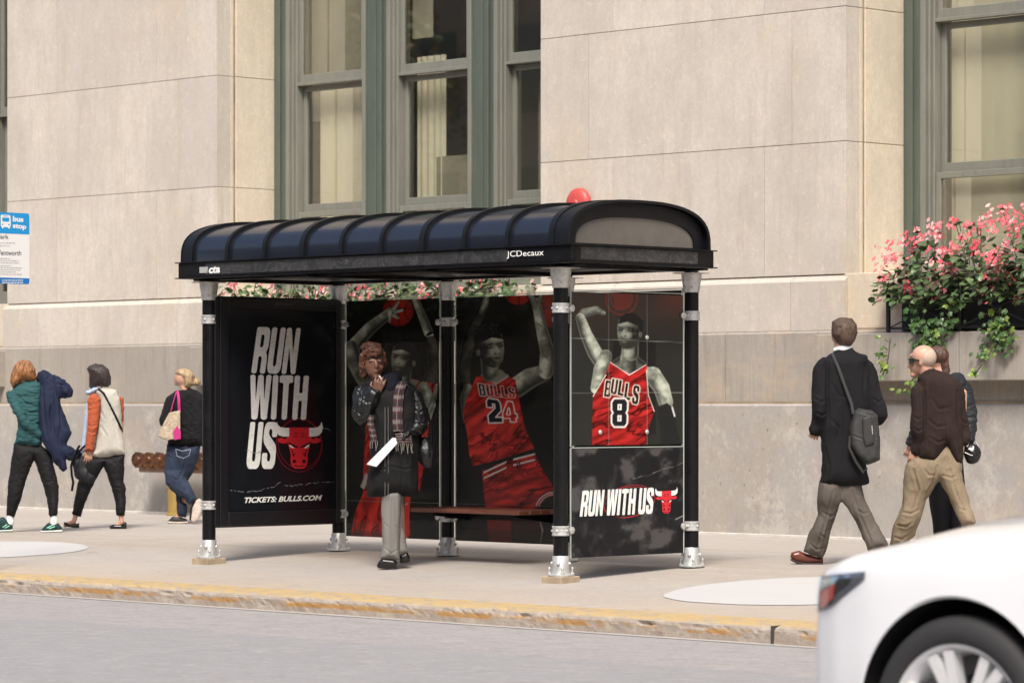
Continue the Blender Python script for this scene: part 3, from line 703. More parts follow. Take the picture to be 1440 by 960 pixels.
wquad('WITH', (352,526.5), (434.5,528), (349.5,589.5), (430,590), PA, WH2, o_ad, LX, 'slogan_lettering')
wquad('US', (352,593), (391,593), (345.5,659), (386,659), PA, WH2, o_ad, LX, 'slogan_lettering')
V, F = text2d('TICKETS: BULLS.COM', .035, .18); decal('ticket_lettering', V, F, lambda x, y: PA(*quadmap((344,699),(453,695.5),(343,707),(452,703),x,y)), WH2, o_ad, LX)
V, F = text2d('JCDecaux', .01, .2); decal('maker_lettering', V, F, lambda x, y: onX(*quadmap((385,425.5),(412,425.5),(385,430),(412,430),x,y), AX+.0225), simple('grey_print', (.10,.10,.10,1), .5).m, o_ad, LX)
DKRED = simple('dark_red_print', (.22,.01,.015,1), .5).m
V, F = poly_mesh2d([ring_poly(420.5, -625.5, 33, 38, .9)]); decal('emblem_ring', V, F, lambda x, y: PA(x, -y), DKRED, o_ad, LX*.6)
V, F = poly_mesh2d([ring_poly(421.5, -624, 30.5, 35, .7, 0, 2*pi, 48, .1)]); decal('emblem_ring', V, F, lambda x, y: PA(x, -y), DKRED, o_ad, LX*.8)
bull('ad', lambda u, v: PA(388+u*65, 587+v*71.5), o_ad, LX, (RED, WH2, BLKP))
# pale crack line in the poster print
def crack(pts, w, plane, parent, lift, mat):
    r_ = random.Random(3); P1 = []; 
    for (x0, y0), (x1, y1) in zip(pts[:-1], pts[1:]):
        n = max(2, int(abs(x1-x0)/2.5))
        for k in range(n): P1.append((x0+(x1-x0)*k/n+r_.uniform(-.4,.4), y0+(y1-y0)*k/n+r_.uniform(-1.1,1.1)))
    P1.append(pts[-1]); m_ = MB()
    for a, b in zip(P1[:-1], P1[1:]):
        if r_.random() < .25: continue
        ww = w*r_.uniform(.4, 1.5); m_.add([plane(a[0], a[1]-ww/2)+lift, plane(b[0], b[1]-ww/2)+lift, plane(b[0], b[1]+ww/2)+lift, plane(a[0], a[1]+ww/2)+lift], [(0,1,2,3)])
    m_.build('crack_print', [mat], parent, False)
CRK = simple('pale_crack_print', (.20,.21,.21,1), .5).m
crack([(324,689),(345,692),(365,689),(385,684),(392,677),(402,683),(430,681),(450,677),(470,678)], .8, PA, o_ad, LX, CRK)
crack([(441,608),(455,602),(468,605)], .6, PA, o_ad, LX, CRK)
crack([(345,632),(358,637),(372,634)], .6, PA, o_ad, LX*2, CRK); 

# fascia lettering
LY = Vector((0, -.0035, 0))
PF = lambda x, y: onY(x, y, FY0-.0005)
V, F = text2d('JCDecaux', .008, 0, 1.02); decal('maker_lettering', V, F, lambda x, y: PF(*quadmap((713,353),(765,350.5),(713,364),(765,361.5),x,y)), WHITE, sh, LY)
V, F = text2d('cta', .04, .15, .95); decal('operator_lettering', V, F, lambda x, y: PF(*quadmap((294,374.5),(310,373.5),(294,384.5),(310,383.5),x,y)), WHITE, sh, LY)
m_ = MB(); m_.add([PF(281,375.5)+LY, PF(293,375)+LY, PF(292,383.5)+LY, PF(281,384)+LY], [(0,1,2,3)]); m_.build('operator_stripe', [simple('silver_print', (.35,.35,.34,1), .4).m], sh, False)

# ---- bench
bn = MB(); BY0, BY1 = 18.02, 18.50
bz = onY(575, 713, BY0).z; bx0 = onY(576, 713, BY0).x; bx1 = onY(729, 716, BY0).x
for k in range(4):
    y = BY0+(BY1-BY0)*k/4; bn.att = k/4; bn.box(bx0, bx1, y+.004, y+(BY1-BY0)/4-.004, bz-.035, bz, .006)
ob_ = bn.build('bench', [WOOD], sh, False)
bk = MB()
for x in (bx0+.15, bx1-.15): bk.add([(x-.02,BY0+.1,bz-.036),(x+.02,BY0+.1,bz-.036),(x+.02,BY1,bz-.036),(x-.02,BY1,bz-.036),(x-.02,BY0+.1,bz-.06),(x+.02,BY0+.1,bz-.06),(x+.02,BY1+.04,bz-.11),(x-.02,BY1+.04,bz-.11)], [(0,1,2,3),(4,5,6,7),(0,1,5,4),(1,2,6,5),(2,3,7,6),(3,0,4,7)])
bk.box(bx0-.1, bx1+.1, 18.505, 18.55, bz-.10, bz-.04)
bk.build('bench_bracket', [BLK], ob_, False)

# ------------------------------------------------------------ printed glass walls
def nlat(x, y, s, seed=0):
    X = x/s; Y_ = y/s; xi = np.floor(X).astype(np.int64); yi = np.floor(Y_).astype(np.int64); fx_ = X-xi; fy = Y_-yi
    def h(a, b):
        n = (a*374761393+b*668265263+seed*1442695041) & 0x7fffffff; n = ((n ^ (n >> 13))*1274126177) & 0x7fffffff; return ((n ^ (n >> 16)) & 0xffff)/65535.
    fx_ = fx_*fx_*(3-2*fx_); fy = fy*fy*(3-2*fy)
    return (h(xi, yi)*(1-fx_)+h(xi+1, yi)*fx_)*(1-fy)+(h(xi, yi+1)*(1-fx_)+h(xi+1, yi+1)*fx_)*fy
def fbm(x, y, s, seed=0, o=4):
    return sum(nlat(x, y, s/2**k, seed+k)*.5**(k+1) for k in range(o))/(1-.5**o)
class Paint:
    def __init__(s, x, y, bgc):
        s.x, s.y = x, y; s.c = np.zeros(x.shape+(3,))+np.array(bgc); s.al = np.ones(x.shape)
    def mix(s, m, col):
        m = np.clip(m, 0, 1)[..., None]; col = np.asarray(col); 
        s.c = s.c*(1-m)+col*m
    def psd(s, P_):
        d = np.full(s.x.shape, 1e9); inside = np.zeros(s.x.shape, bool); n = len(P_)
        for i in range(n):
            (ax, ay), (bx_, by_) = P_[i], P_[(i+1) % n]
            ex, ey = bx_-ax, by_-ay; t = np.clip(((s.x-ax)*ex+(s.y-ay)*ey)/(ex*ex+ey*ey+1e-9), 0, 1)
            d = np.minimum(d, np.hypot(s.x-ax-t*ex, s.y-ay-t*ey))
            if ay != by_:
                cond = ((ay > s.y) != (by_ > s.y)) & (s.x < (bx_-ax)*(s.y-ay)/(by_-ay)+ax); inside ^= cond
        return np.where(inside, d, -d)
    def poly(s, P_, col, soft=.7, op=1): s.mix(np.clip(s.psd(P_)/soft+.5, 0, 1)*op, col)
    def polys(s, Ps, col, soft=.6, grow=0):
        d = None
        for P_ in Ps:
            q = s.psd(P_); d = q if d is None else np.where(q > 0, np.minimum(-q, d), np.where(d > 0, np.minimum(d, -q), np.maximum(d, q)))
        s.mix(np.clip((d+grow)/soft+.5, 0, 1), col)
    def ell(s, cx, cy, rx, ry, col, soft=.12, op=1, rot=0):
        dx, dy = s.x-cx, s.y-cy; a = dx*cos(rot)+dy*sin(rot); b = -dx*sin(rot)+dy*cos(rot)
        q = np.hypot(a/rx, b/ry); s.mix(np.clip((1-q)/soft, 0, 1)*op, col); return q
    def limb(s, pts, tone, light=-.5, seed=1, dark=.12):
        best = np.full(s.x.shape, 9.); side = np.zeros(s.x.shape)
        for (ax, ay, ar), (bx_, by_, br) in zip(pts[:-1], pts[1:]):
            ex, ey = bx_-ax, by_-ay; L2 = ex*ex+ey*ey+1e-9
            t = np.clip(((s.x-ax)*ex+(s.y-ay)*ey)/L2, 0, 1); r = ar+(br-ar)*t
            dx, dy = s.x-ax-t*ex, s.y-ay-t*ey; q = np.hypot(dx, dy)/r
            sd_ = (dx*ey-dy*ex)/np.sqrt(L2)/r
            m_ = q < best; best = np.where(m_, q, best); side = np.where(m_, sd_, side)
        n = fbm(s.x, s.y, 9, seed)
        sh_ = np.clip(1-((side-light)/1.1)**2, 0, 1)*(.45+1.1*n)
        rim = np.exp(-((best-.86)/.10)**2)*.45
        mus = fbm(s.x, s.y, 17, seed+40, 3); v = dark*.8+1.15*np.clip(sh_**2.0*np.clip(mus*2.0-.25, .25, 1.2)+rim*.55, 0, 1.3)
        r_ = np.clip((1-best)*max(p[2] for p in pts)/.9, 0, 1)
        s.mix(r_, np.array(tone)*v[..., None])
def shirt_fn(p, base, ang, seed, freq=.16):
    u = p.x*cos(ang)+p.y*sin(ang); v = -p.x*sin(ang)+p.y*cos(ang)
    w = fbm(p.x, p.y, 22, seed)*22
    f = .5+.5*np.sin((u+w)*freq*2*pi*.35+v*.03)
    f = f*.35+.8*fbm(u*2.6, v*.5, 20, seed+3)
    v_ = .22+1.0*np.clip(f, 0, 1.05)**1.5; g_ = fbm(u*1.1, v*.33, 15, seed+9, 3); v_ = v_*(1-.85*np.exp(-((g_-.5)/.030)**2))*(1-.6*np.exp(-((g_-.62)/.025)**2))
    return np.array(base)[None, None, :]*v_[..., None]
def word_px(txt, TL, TR, BL, BR, gap=.13):
    return [[quadmap(TL, TR, BL, BR, x, y) for x, y in p] for p in word(txt, gap)]
SK = (.44,.47,.38)
def face(p, cx, cy, s_, turn=-1, up=0, hair=1, beard=0, seed=3):
    """printed monochrome head, three-quarter view; s_ = half head height in px"""
    T = lambda x, y: (cx+(x*1.16*cos(up)-y*sin(up))*s_, cy+(x*1.16*sin(up)+y*cos(up))*s_)
    p.limb([(*T(-turn*.15, .35), s_*.50), (*T(-turn*.2, 1.25), s_*.48)], [c*.55 for c in SK], turn*.5, seed)
    sk = [(-.62,-.35),(-.55,-.8),(-.2,-1.0),(.25,-.98),(.6,-.7),(.68,-.2),(.6,.3),(.35,.78),(.05,.98),(-.25,.96),(-.45,.7),(-.58,.2)]
    sk = [T(-turn*x*1.0, y) for x, y in sk]
    d = p.psd(sk); n = fbm(p.x, p.y, 5, seed)
    lx = ((p.x-cx)*turn)/s_; cheek = np.exp(-(((p.x-T(turn*.05,.12)[0])/(s_*.22))**2+((p.y-T(turn*.05,.12)[1])/(s_*.25))**2)); fore = np.exp(-(((p.x-T(turn*.2,-.62)[0])/(s_*.4))**2+((p.y-T(turn*.2,-.62)[1])/(s_*.18))**2)); shade = np.clip(.20+.42*lx+.6*cheek+.75*fore-.25*((p.y-cy)/s_)+.45*(n-.5), .03, 1.25)
    p.mix(np.clip(d/.9+.3, 0, 1), np.array(SK)[None, None]*shade[..., None])
    # sockets, brows, nose, mouth, ear
    for ex in (.42, -.08):
        x, y = T(turn*ex, -.18); p.ell(x, y, s_*.24, s_*.16, [.014]*3, .6, .95); x, y = T(turn*ex, -.20); p.ell(x, y, s_*.07, s_*.05, [.16]*3, .5, .8)
        p.poly([T(turn*(ex-.22), -.33), T(turn*(ex+.18), -.38), T(turn*(ex+.20), -.31), T(turn*(ex-.20), -.26)], [.02]*3, 1.0, .9)
    p.poly([T(turn*.20,-.2), T(turn*.30,-.15), T(turn*.42,.18), T(turn*.30,.26), T(turn*.12,.2)], [c*.85 for c in SK], 1.2, .8)
    x, y = T(turn*.16, .20); p.ell(x, y, s_*.10, s_*.07, [.03]*3, .6, .9); x, y = T(turn*.33, .24); p.ell(x, y, s_*.07, s_*.05, [.03]*3, .6, .8)
    if beard:
        p.poly([T(-turn*.6,.15), T(-turn*.42,.30), T(turn*.0,.36), T(turn*.45,.36), T(turn*.5,.6), T(turn*.25,1.02), T(-turn*.2,1.0), T(-turn*.55,.65)], [.035,.035,.03], 2.5, .85)
        x, y = T(turn*.24, .48); p.ell(x, y, s_*.2, s_*.09, [.20,.19,.16], .6, .8)
    x, y = T(turn*.22, .47); p.ell(x, y, s_*.19, s_*.06, [.02]*3, .5, .95); x, y = T(turn*.20, .57); p.ell(x, y, s_*.17, s_*.05, [.24,.23,.19], .6, .7)
    x, y = T(-turn*.62, .05); p.ell(x, y, s_*.12, s_*.21, [c*.42 for c in SK], .5, .95); p.ell(x, y, s_*.06, s_*.12, [.05]*3, .6, .9)
    if hair:
        p.poly([T(turn*.60,-.50), T(turn*.52,-.85), T(turn*.2,-1.1-.1*hair), T(-turn*.3,-1.12-.1*hair), T(-turn*.75,-.75), T(-turn*.74,-.1), T(-turn*.60,-.1), T(-turn*.52,-.45), T(turn*.1,-.66)], [.012]*3, 1.6, 1)
    if hair > 1:
        r_ = random.Random(7)
        for k in range(26):
            x, y = T(turn*r_.uniform(-.7, .55), r_.uniform(-1.42, -.85)); p.ell(x, y, 3, 2.6, [.014]*3, .4, 1); p.ell(x+1, y-1, 1.5, .8, [.10,.10,.085], .6, .5, r_.uniform(0, 3))
def ball(p, cx, cy, r, col, op=1):
    p.ell(cx, cy, r, r, np.array(col), .06, op)
    q = np.hypot(p.x-cx, p.y-cy)/r; inn = (q < 1)
    for dx in (-1.15, 0, 1.15):
        l = np.abs(np.hypot(p.x-cx-dx*r, p.y-cy)-(r*.72 if dx else 1e9)) if dx else np.abs(p.x-cx-.06*(p.y-cy))
        p.mix(np.clip(1.2-l/1.1, 0, 1)*inn*op, [.02,.01,.01])
    p.mix(np.clip(1.2-np.abs(p.y-cy+3)/1.1, 0, 1)*inn*op, [.02,.01,.01])
    p.mix(inn*op*.5*np.clip(q*q, 0, 1), [.03,.005,.005])
REDP = (.60,.032,.025)
def art1(p):
    p.mix(fbm(p.x, p.y, 60, 2)*.5, [.016,.0145,.012])
    p.limb([(603,468,7),(592,440,6),(583,418,5)], [c*.75 for c in SK], .3, 4); p.ell(606,474,8,9,[.008]*3,.2); p.poly([(600,473),(609,469),(610,472),(601,476)],[.4]*3)
    p.limb([(606,480,8),(612,510,11),(604,545,14)], [.05,.05,.045], .2, 8)
    ball(p, 560, 437, 22, (.30,.02,.012))
    p.limb([(548,440,7),(520,462,9.5),(494,490,10)], [c*.62 for c in SK], -.5, 5)
    for e_ in ((560,425,2.2),(565,436,2.2),(560,447,2.0),(548,452,2.0)): p.limb([(549,440,4.2), e_], [c*.6 for c in SK], -.2, 2)
    p.limb([(494,488,10),(500,510,12),(524,548,15)], [c*.55 for c in SK], -.5, 6)
    p.poly([(520,540),(560,528),(590,535),(615,540),(604,590),(598,640),(590,690),(510,700),(512,640),(516,580)], shirt_fn(p, REDP, .5, 5), 1.2)
    p.poly([(560,530),(572,560),(590,535)], [.15,.15,.12], 1)
    face(p, 566, 507, 23, -1, .15, 1, 1, 5)
    p.poly([(576,540),(590,545),(584,575),(574,560)], [.3,.03,.03], 1); 
    p.limb([(596,545,9),(604,568,9),(600,590,6)], [c*.75 for c in SK], .2, 7); p.limb([(598,590,5),(610,560,4),(614,541,2)], [c*.6 for c in SK], 0, 7)
    p.poly([(512,690),(540,680),(574,690),(577,752),(520,755),(494,752),(499,720)], shirt_fn(p, [c*.8 for c in REDP], .2, 9), 1.2)
    p.poly([(514,665),(520,668),(512,688),(507,684)], [.35,.3,.28], .8); p.poly([(556,695),(577,695),(574,760),(560,760)], [.50,.03,.025], 1)
    sw_ = [(563,708),(566,710.5),(574,706.5),(567,713),(562,711)]; p.poly(sw_, [.6,.5,.5], .6)
    p.poly([(490,745),(560,750),(560,775),(490,770)], [.035,.03,.025], 3, .6)
def art2(p):
    p.mix(fbm(p.x, p.y, 70, 3)*.6, [.015,.014,.0115])
    p.limb([(656,560,9),(651,515,10),(662,465,9),(680,430,7)], [.045,.045,.038], -.4, 4); p.limb([(676,440,3),(683,424,5),(684,419,4)], [c*.55 for c in SK], 0, 4)
    ball(p, 729, 408, 21, (.40,.02,.012)); ball(p, 776, 436, 25, (.30,.04,.02), .9)
    p.limb([(726,545,15),(745,532,15),(766,524,12)], [c*.8 for c in SK], .45, 6)
    p.limb([(768,522,11),(770,495,11),(760,455,8),(754,425,6)], [c*.9 for c in SK], .3, 7)
    p.limb([(754,430,6),(748,418,4),(741,412,2)], [c*.7 for c in SK], 0, 2); p.limb([(757,428,4),(760,416,2.5)], [c*.7 for c in SK], 0, 2)
    for a, b in (((757,455),(766,462)),((760,480),(768,478)),((766,500),(773,508)),((757,530),(764,536))): p.limb([(*a,1.0),(*b,.8)], [.05]*3, 0, 1)
    p.limb([(657,590,6),(654,560,8),(658,545,6)], [c*.5 for c in SK], -.3, 3)
    J = [(669,530),(678,527),(697,536),(718,530),(725,534),(727,548),(737,598),(744,615),(751,630),(706,645),(664,655),(660,638),(657,610),(651,582),(655,563),(662,548)]
    p.poly(J, shirt_fn(p, REDP, .9, 11), 1.0)
    p.poly([(676,527),(697,541),(716,529),(713,526),(697,534),(681,523)], [.45,.38,.34], .8); p.poly([(678,526),(697,538),(714,528),(705,520),(685,518)], [c*.45 for c in SK], .8)
    face(p, 691, 492, 26, 1, -.12, 2, 0, 8)
    w = word_px('BULLS', (672,539), (723,545), (675,556), (725,559), .2); p.polys(w, [.55,.45,.42], .8, .9); p.polys(w, [.01,.01,.012], .8, -.3)
    w = word_px('24', (684,560), (723,566), (688,594), (728,592), .14); p.polys(w, [.75,.68,.62], .8, 1.6); p.polys(w, [.01,.01,.014], .8, 0)
    SHT = [(678,661),(706,650),(752,637),(757,650),(768,668),(781,690),(781,712),(757,712),(720,722),(684,722),(681,700)]
    p.poly(SHT, shirt_fn(p, REDP, 1.3, 21, .2), 1.0)
    for o_ in (0, 8): p.poly([(680,663+o_),(712,648+o_),(712,650.2+o_),(680,665.4+o_)], [.62,.55,.5], .7); p.poly([(722,644.5+o_),(752,637+o_),(752.5,639+o_),(722,647+o_)], [.62,.55,.5], .7)
    p.polys(word_px('BULL', (726,650), (750,648), (727,660), (752,658), .2), [.05,.01,.01], .8)
    q = np.hypot((p.x-780)/27, (p.y-716)/25)
    p.mix(np.clip(1-np.abs(q-.97)*26/1.4, 0, 1)*(p.y < 712), [.6,.55,.5]); p.mix(np.clip(1-np.abs(q-.84)*26/1.2, 0, 1)*(p.y < 712), [.5,.45,.42]); p.mix(np.clip((.78-q)*26, 0, 1), [.01]*3)
    p.poly([(683,719),(718,719),(720,770),(689,770)], [.22,.018,.014], 1.0); p.poly([(720,722),(760,722),(764,745),(722,750)], [.05,.012,.01], 2)
    p.limb([(757,725,1.2),(763,745,1.5),(760,762,1.2)], [.35,.3,.3], 0, 1)
    # printed court edge at the very bottom
    p.poly([(600,742),(790,748),(790,775),(600,768)], [.040,.034,.030], 2, .5)
def art3(p):
    n = fbm(p.x, p.y, 50, 5)
    p.mix(np.clip((478-p.y)/40, 0, 1)*.8, [.065,.038,.030]); p.mix(n*.5, [.032,.031,.027])
    p.mix(np.clip((p.x-915)/30, 0, 1)*np.clip((450-p.y)/30, 0, 1)*.5, [.16,.04,.025])
    for r_ in (22, 15): 
        l = np.abs(np.hypot(p.x-874, p.y-420)-r_); p.mix(np.clip(1.3-l/1.2, 0, 1)*.6, [.28,.03,.02])
    p.poly([(860,408),(889,408),(886,432),(866,436)], [.22,.03,.02], 3, .6)
    p.poly([(862,478),(922,478),(922,610),(862,610)], [.010,.010,.010], 1, .75)
    p.limb([(849,440,3),(838,436,6),(822,440,7),(815,447,6)], [c*.8 for c in SK], -.2, 5)
    p.limb([(816,447,7),(824,470,9),(836,495,11),(850,515,12)], [c*.9 for c in SK], .35, 6)
    p.limb([(852,500,9),(846,520,12),(840,545,10)], [c*.75 for c in SK], -.2, 7)
    p.limb([(905,525,10),(918,528,13),(930,545,12),(936,565,11)], SK, .2, 8)
    p.poly([(922,573),(938,566),(945,572),(952,600),(959,632),(930,632),(928,600)], [.016,.017,.017], 1.5); p.poly([(944,572),(946,571),(950,585),(948,586)], [.6]*3)
    p.limb([(866,512,7),(884,503,10),(902,514,8)], [c*.45 for c in SK], -.4, 13)
    p.limb([(885,492,11.5),(884,518,14)], [c*.5 for c in SK], -.5, 3)
    J = [(858,509),(862,511),(874,520),(885,526),(897,521),(906,513),(910,514),(909,536),(913,560),(920,578),(912,600),(909,632),(833,632),(833,590),(834,557),(845,540),(852,525)]
    p.poly(J, shirt_fn(p, (.50,.022,.020), 1.15, 31, .22), 1.0)
    for a, b in (((858,509),(885,527)),((885,527),(908,513)),((852,527),(834,557)),((909,520),(912,556)),((912,556),(920,578))): p.limb([(*a,.9),(*b,.9)], [.6,.5,.45], 0, 1, .9)
    face(p, 884, 468, 23, -1, .05, 1, 1, 6)
    L5 = [('B',(852,534),(858,560)),('U',(861,532),(866,556)),('L',(871,534),(875,558)),('L',(880,538),(884,564)),('S',(891,541),(897,570))]
    for ch, a, b in L5:
        w = [[quadmap((a[0],a[1]),(a[0]+9,a[1]+1.5),(a[0]-3,b[1]-3),(a[0]+6,b[1]-1),x/GL[ch][0],y) for x, y in q] for q in GL[ch][1]]
        p.polys(w, [.72,.62,.52], .8, 1.1); p.polys(w, [.02,.008,.008], .8, -.1)
    w = word_px('8', (861,561), (882,561), (861,599), (881,599)); p.polys(w, [.78,.74,.68], .8, 2.2); p.polys(w, [.012,.012,.016], .8, 0)
    for x in (856, 910): p.mix(np.clip(1-np.abs(p.x-x)/.6, 0, 1)*.35, [.4,.4,.36])
    for y, sl in ((475, .04), (552, 0)): p.mix(np.clip(1-np.abs(p.y-y-(p.x-803)*sl)/.6, 0, 1)*.5, [.45,.45,.40])
def art4(p):
    n = fbm(p.x, p.y, 26, 9, 6); n2 = fbm(p.x*1.0, p.y*.35, 20, 12, 5)
    p.mix(np.clip((n-.55)*5, 0, 1)*.9, [.045,.042,.044]); p.mix(np.clip((n2-.60)*6, 0, 1)*.6, [.06,.056,.054])
    p.mix(np.clip((n-.63)*14, 0, 1)*.6, [.09,.084,.082])
    l = np.abs(p.y-(673-(p.x-880)*.30+6*fbm(p.x, p.y*0, 12, 4))); p.mix(np.clip(1-l/1.0, 0, 1)*(p.x > 890)*nlat(p.x, p.y, 5)*.9, [.22,.21,.21])
    l = np.abs(p.y-(735-(p.x-940)*.5)); p.mix(np.clip(1-l/.9, 0, 1)*(p.x > 950), [.4,.4,.4])
PRINT = M('printed_film', (.05,.05,.05,1), .12); at = PRINT.attr('print'); PRINT.L(at.outputs['Color'], PRINT.b.inputs['Base Color']); PRINT.b.inputs['Specular IOR Level'].default_value = .14
PRINT2 = M('printed_board', (.05,.05,.05,1), .45); PRINT2.b.inputs['Specular IOR Level'].default_value = .15; at = PRINT2.attr('print'); PRINT2.L(at.outputs['Color'], PRINT2.b.inputs['Base Color'])
# window film lets a little of what is behind through
t = PRINT.m.node_tree; o_ = t.nodes['Material Output']; mxs = t.nodes.new('ShaderNodeMixShader'); tr = t.nodes.new('ShaderNodeBsdfTransparent'); mxs.inputs[0].default_value = .988
t.links.new(tr.outputs[0], mxs.inputs[1]); t.links.new(PRINT.b.outputs[0], mxs.inputs[2]); t.links.new(mxs.outputs[0], o_.inputs[0])
def printed(name, axis, c, a0, a1, z0, z1, art, bgc, mat, parent, step=.0055):
    na = int((a1-a0)/step); nz = int((z1-z0)/step)
    A_ = a0+(a1-a0)*np.arange(na+1)/na; Z_ = z0+(z1-z0)*np.arange(nz+1)/nz
    AA, ZZ = np.meshgrid(A_, Z_)
    if axis == 'Y': X = AA; Yv = np.full(AA.shape, c)
    else: X = np.full(AA.shape, c); Yv = AA
    D = -X*SA+Yv*CA; L_ = X*CA+Yv*SA; px_ = 720+FP*L_/D; py_ = HY-FP*(ZZ-CH)/D    # drawing sheet of this panel
    p = Paint(px_, py_, bgc); art(p)
    co = np.stack([X, Yv, ZZ], -1).reshape(-1, 3)
    idx = np.arange((na+1)*(nz+1)).reshape(nz+1, na+1)
    q = np.stack([idx[:-1, :-1], idx[:-1, 1:], idx[1:, 1:], idx[1:, :-1]], -1).reshape(-1, 4)
    me = bpy.data.meshes.new(name); me.vertices.add(len(co)); me.vertices.foreach_set('co', co.ravel()); me.loops.add(q.size); me.loops.foreach_set('vertex_index', q.ravel())
    me.polygons.add(len(q)); me.polygons.foreach_set('loop_start', np.arange(0, q.size, 4)); me.update(calc_edges=True)
    ca = me.attributes.new('print', 'FLOAT_COLOR', 'POINT'); cc = np.concatenate([p.c, np.ones(p.c.shape[:2]+(1,))], -1).reshape(-1, 4).astype(np.float32); ca.data.foreach_set('color', cc.ravel())
    me.materials.append(mat); return ob(name, me, parent)
def glass(x0, x1, y0, y1, z0, z1, parent=sh, nm='glass_panel'):
    m_ = MB(); m_.box(x0, x1, y0, y1, z0, z1); o = m_.build(nm, [CGLASS], parent, False)
    return o
EDGE = simple('glass_edge', (.45,.52,.47,1), .2).m
def edges(o, axis, c, a0, a1, z0, z1, t_=.007):
    m_ = MB()
    if axis == 'Y':
        m_.box(a0-t_, a0-.0005, c-.002, c+.008, z0, z1); m_.box(a1+.0005, a1+t_, c-.002, c+.008, z0, z1); m_.box(a0, a1, c-.002, c+.008, z1+.0005, z1+t_*.8)
    else:
        m_.box(c-.002, c+.008, a0-t_, a0-.0005, z0, z1); m_.box(c-.002, c+.008, a1+.0005, a1+t_, z0, z1); m_.box(c-.002, c+.008, a0, a1, z1+.0005, z1+t_*.8)
    m_.build('glass_edge', [EDGE], o, False)
BGC = (.006,.006,.0055)
for k, art in enumerate((art1, art2, lambda p: (p.mix(fbm(p.x, p.y, 60, 2)*.5, [.015,.014,.012])))):
    a0, a1 = SX[k]+.095, SX[k+1]-.095
    o = glass(a0, a1, SY1+.002, SY1+.008, .125, 2.095)
    printed('printed_film', 'Y', SY1-.001, a0+.004, a1-.004, .125, 2.085, art, BGC, PRINT.m, o, .0058 if k < 2 else .03)
    edges(o, 'Y', SY1, a0, a1, .125, 2.095)
    kb = MB()
    for z in (.42,): kb.box(a0, a1, SY1-.003, SY1-.0015, z, z+.004)
    kb.build('film_seam', [simple('film_seam', (.10,.10,.09,1), .4).m], o, False)
a0, a1 = SY0+.105, SY1-.095
o = glass(-17.006, -17.0, a0, a1, .915, 2.05)
printed('printed_film', 'X', -16.997, a0+.004, a1-.004, .925, 2.04, art3, (.020,.021,.018), PRINT.m, o, .0055)
edges(o, 'X', -17.003, a0, a1, .915, 2.05)
for z in (1.02, 1.72):
    for y in (a0+.30, a1-.40):
        if z > 1.5 and y < 17.8: continue
        kn = MB(); kn.lathe((-16.996, y, z), (1,0,0), [(.016,0),(.018,.004),(.010,.012)], 14); kn.build('glass_fixing', [GAL], o)
lp = MB(); lp.box(-17.008, -16.998, a0, a1, .11, .905, .001); o = lp.build('lower_panel', [BLKP], sh, False)
printed('printed_board', 'X', -16.995, a0+.003, a1-.003, .113, .902, art4, (.011,.011,.0125), PRINT2.m, o, .0055)
edges(o, 'X', -17.003, a0, a1, .11, .905)
PL = lambda x, y: onX(x, y, -16.9945)
wquad('RUN WITH US', (819,689.5), (920,685), (815,726), (917.5,722), PL, WH2, o, LX, 'slogan_lettering', .1, .35, .04)
for rr in ((885,704.6,37,22.5), (883,705.5,35.5,21)):
    V, F = poly_mesh2d([ring_poly(rr[0], -rr[1], rr[2], rr[3], .8, 0, 2*pi, 60, .22)]); decal('emblem_ring', V, F, lambda x, y: PL(x, -y), simple('ring_red', (.33,.02,.03,1), .5).m, o, LX*.5)
bull('lp', lambda u, v: PL(921.5+u*31, 683+v*39-u*1.5), o, LX, (RED, WH2, BLKP))
# ------------------------------------------------------------ people
WS = bpy.data.scenes.new('work')
def wsdg():
    with bpy.context.temp_override(scene=WS, view_layer=WS.view_layers[0]):
        d = bpy.context.evaluated_depsgraph_get(); d.update(); return d
def cloth(name, c, rough=.85, nz=(60, .35), wr=.25, wsc=9, stretch=(1,1,.5), sheen=.0, spec=.3, fine=True):
    m = M(name, c, rough); m.b.inputs['Specular IOR Level'].default_value = spec
    if sheen: m.b.inputs['Sheen Weight'].default_value = sheen
    m.over(m.ramp(m.noise(wsc*.5, 5, stretch), .35, .7, 0, .5), (c[0]*.65, c[1]*.65, c[2]*.65))
    m.over(m.ramp(m.noise(nz[0], 3), .45, .7, 0, nz[1]), tuple(min(1, q*1.45+.0012) for q in c[:3]))
    m.bump(m.noise(wsc, 4, stretch, .5, .6), wr, .03)
    if fine: m.bump(m.noise(220, 2), .15, .002)
    MAT[name] = m.m; return m.m
SKIN = M('light_skin', (.52,.30,.21,1), .5); SKIN.b.inputs['Subsurface Weight'].default_value = .08; SKIN.over(SKIN.ramp(SKIN.noise(30, 4), .4, .7, 0, .4), (.50,.24,.17)); SKIN = SKIN.m
SKIND = M('brown_skin', (.135,.062,.038,1), .42); SKIND.over(SKIND.ramp(SKIND.noise(30, 4), .4, .7, 0, .4), (.11,.042,.026)); SKIND = SKIND.m
def hairmat(name, c, c2, rough=.45):
    m = M(name, c, rough); m.over(m.ramp(m.noise(42, 6, (1,1,.10), .7, 1.0), .42, .58), c2); m.bump(m.noise(75, 4, (1,1,.1), .6, .8), .8, .012); return m.m
H_RED = hairmat('copper_hair', (.34,.15,.05), (.15,.055,.018)); H_BLK = hairmat('near_black_hair', (.018,.012,.012), (.045,.03,.028), .38)
H_BLD = hairmat('blonde_hair', (.46,.33,.18), (.20,.13,.07)); H_BRN = hairmat('short_brown_hair', (.055,.032,.022), (.10,.06,.04), .6)
H_AUB = hairmat('auburn_hair', (.062,.020,.010), (.10,.034,.016)); H_BR2 = hairmat('dark_brown_hair', (.05,.022,.015), (.10,.05,.035))

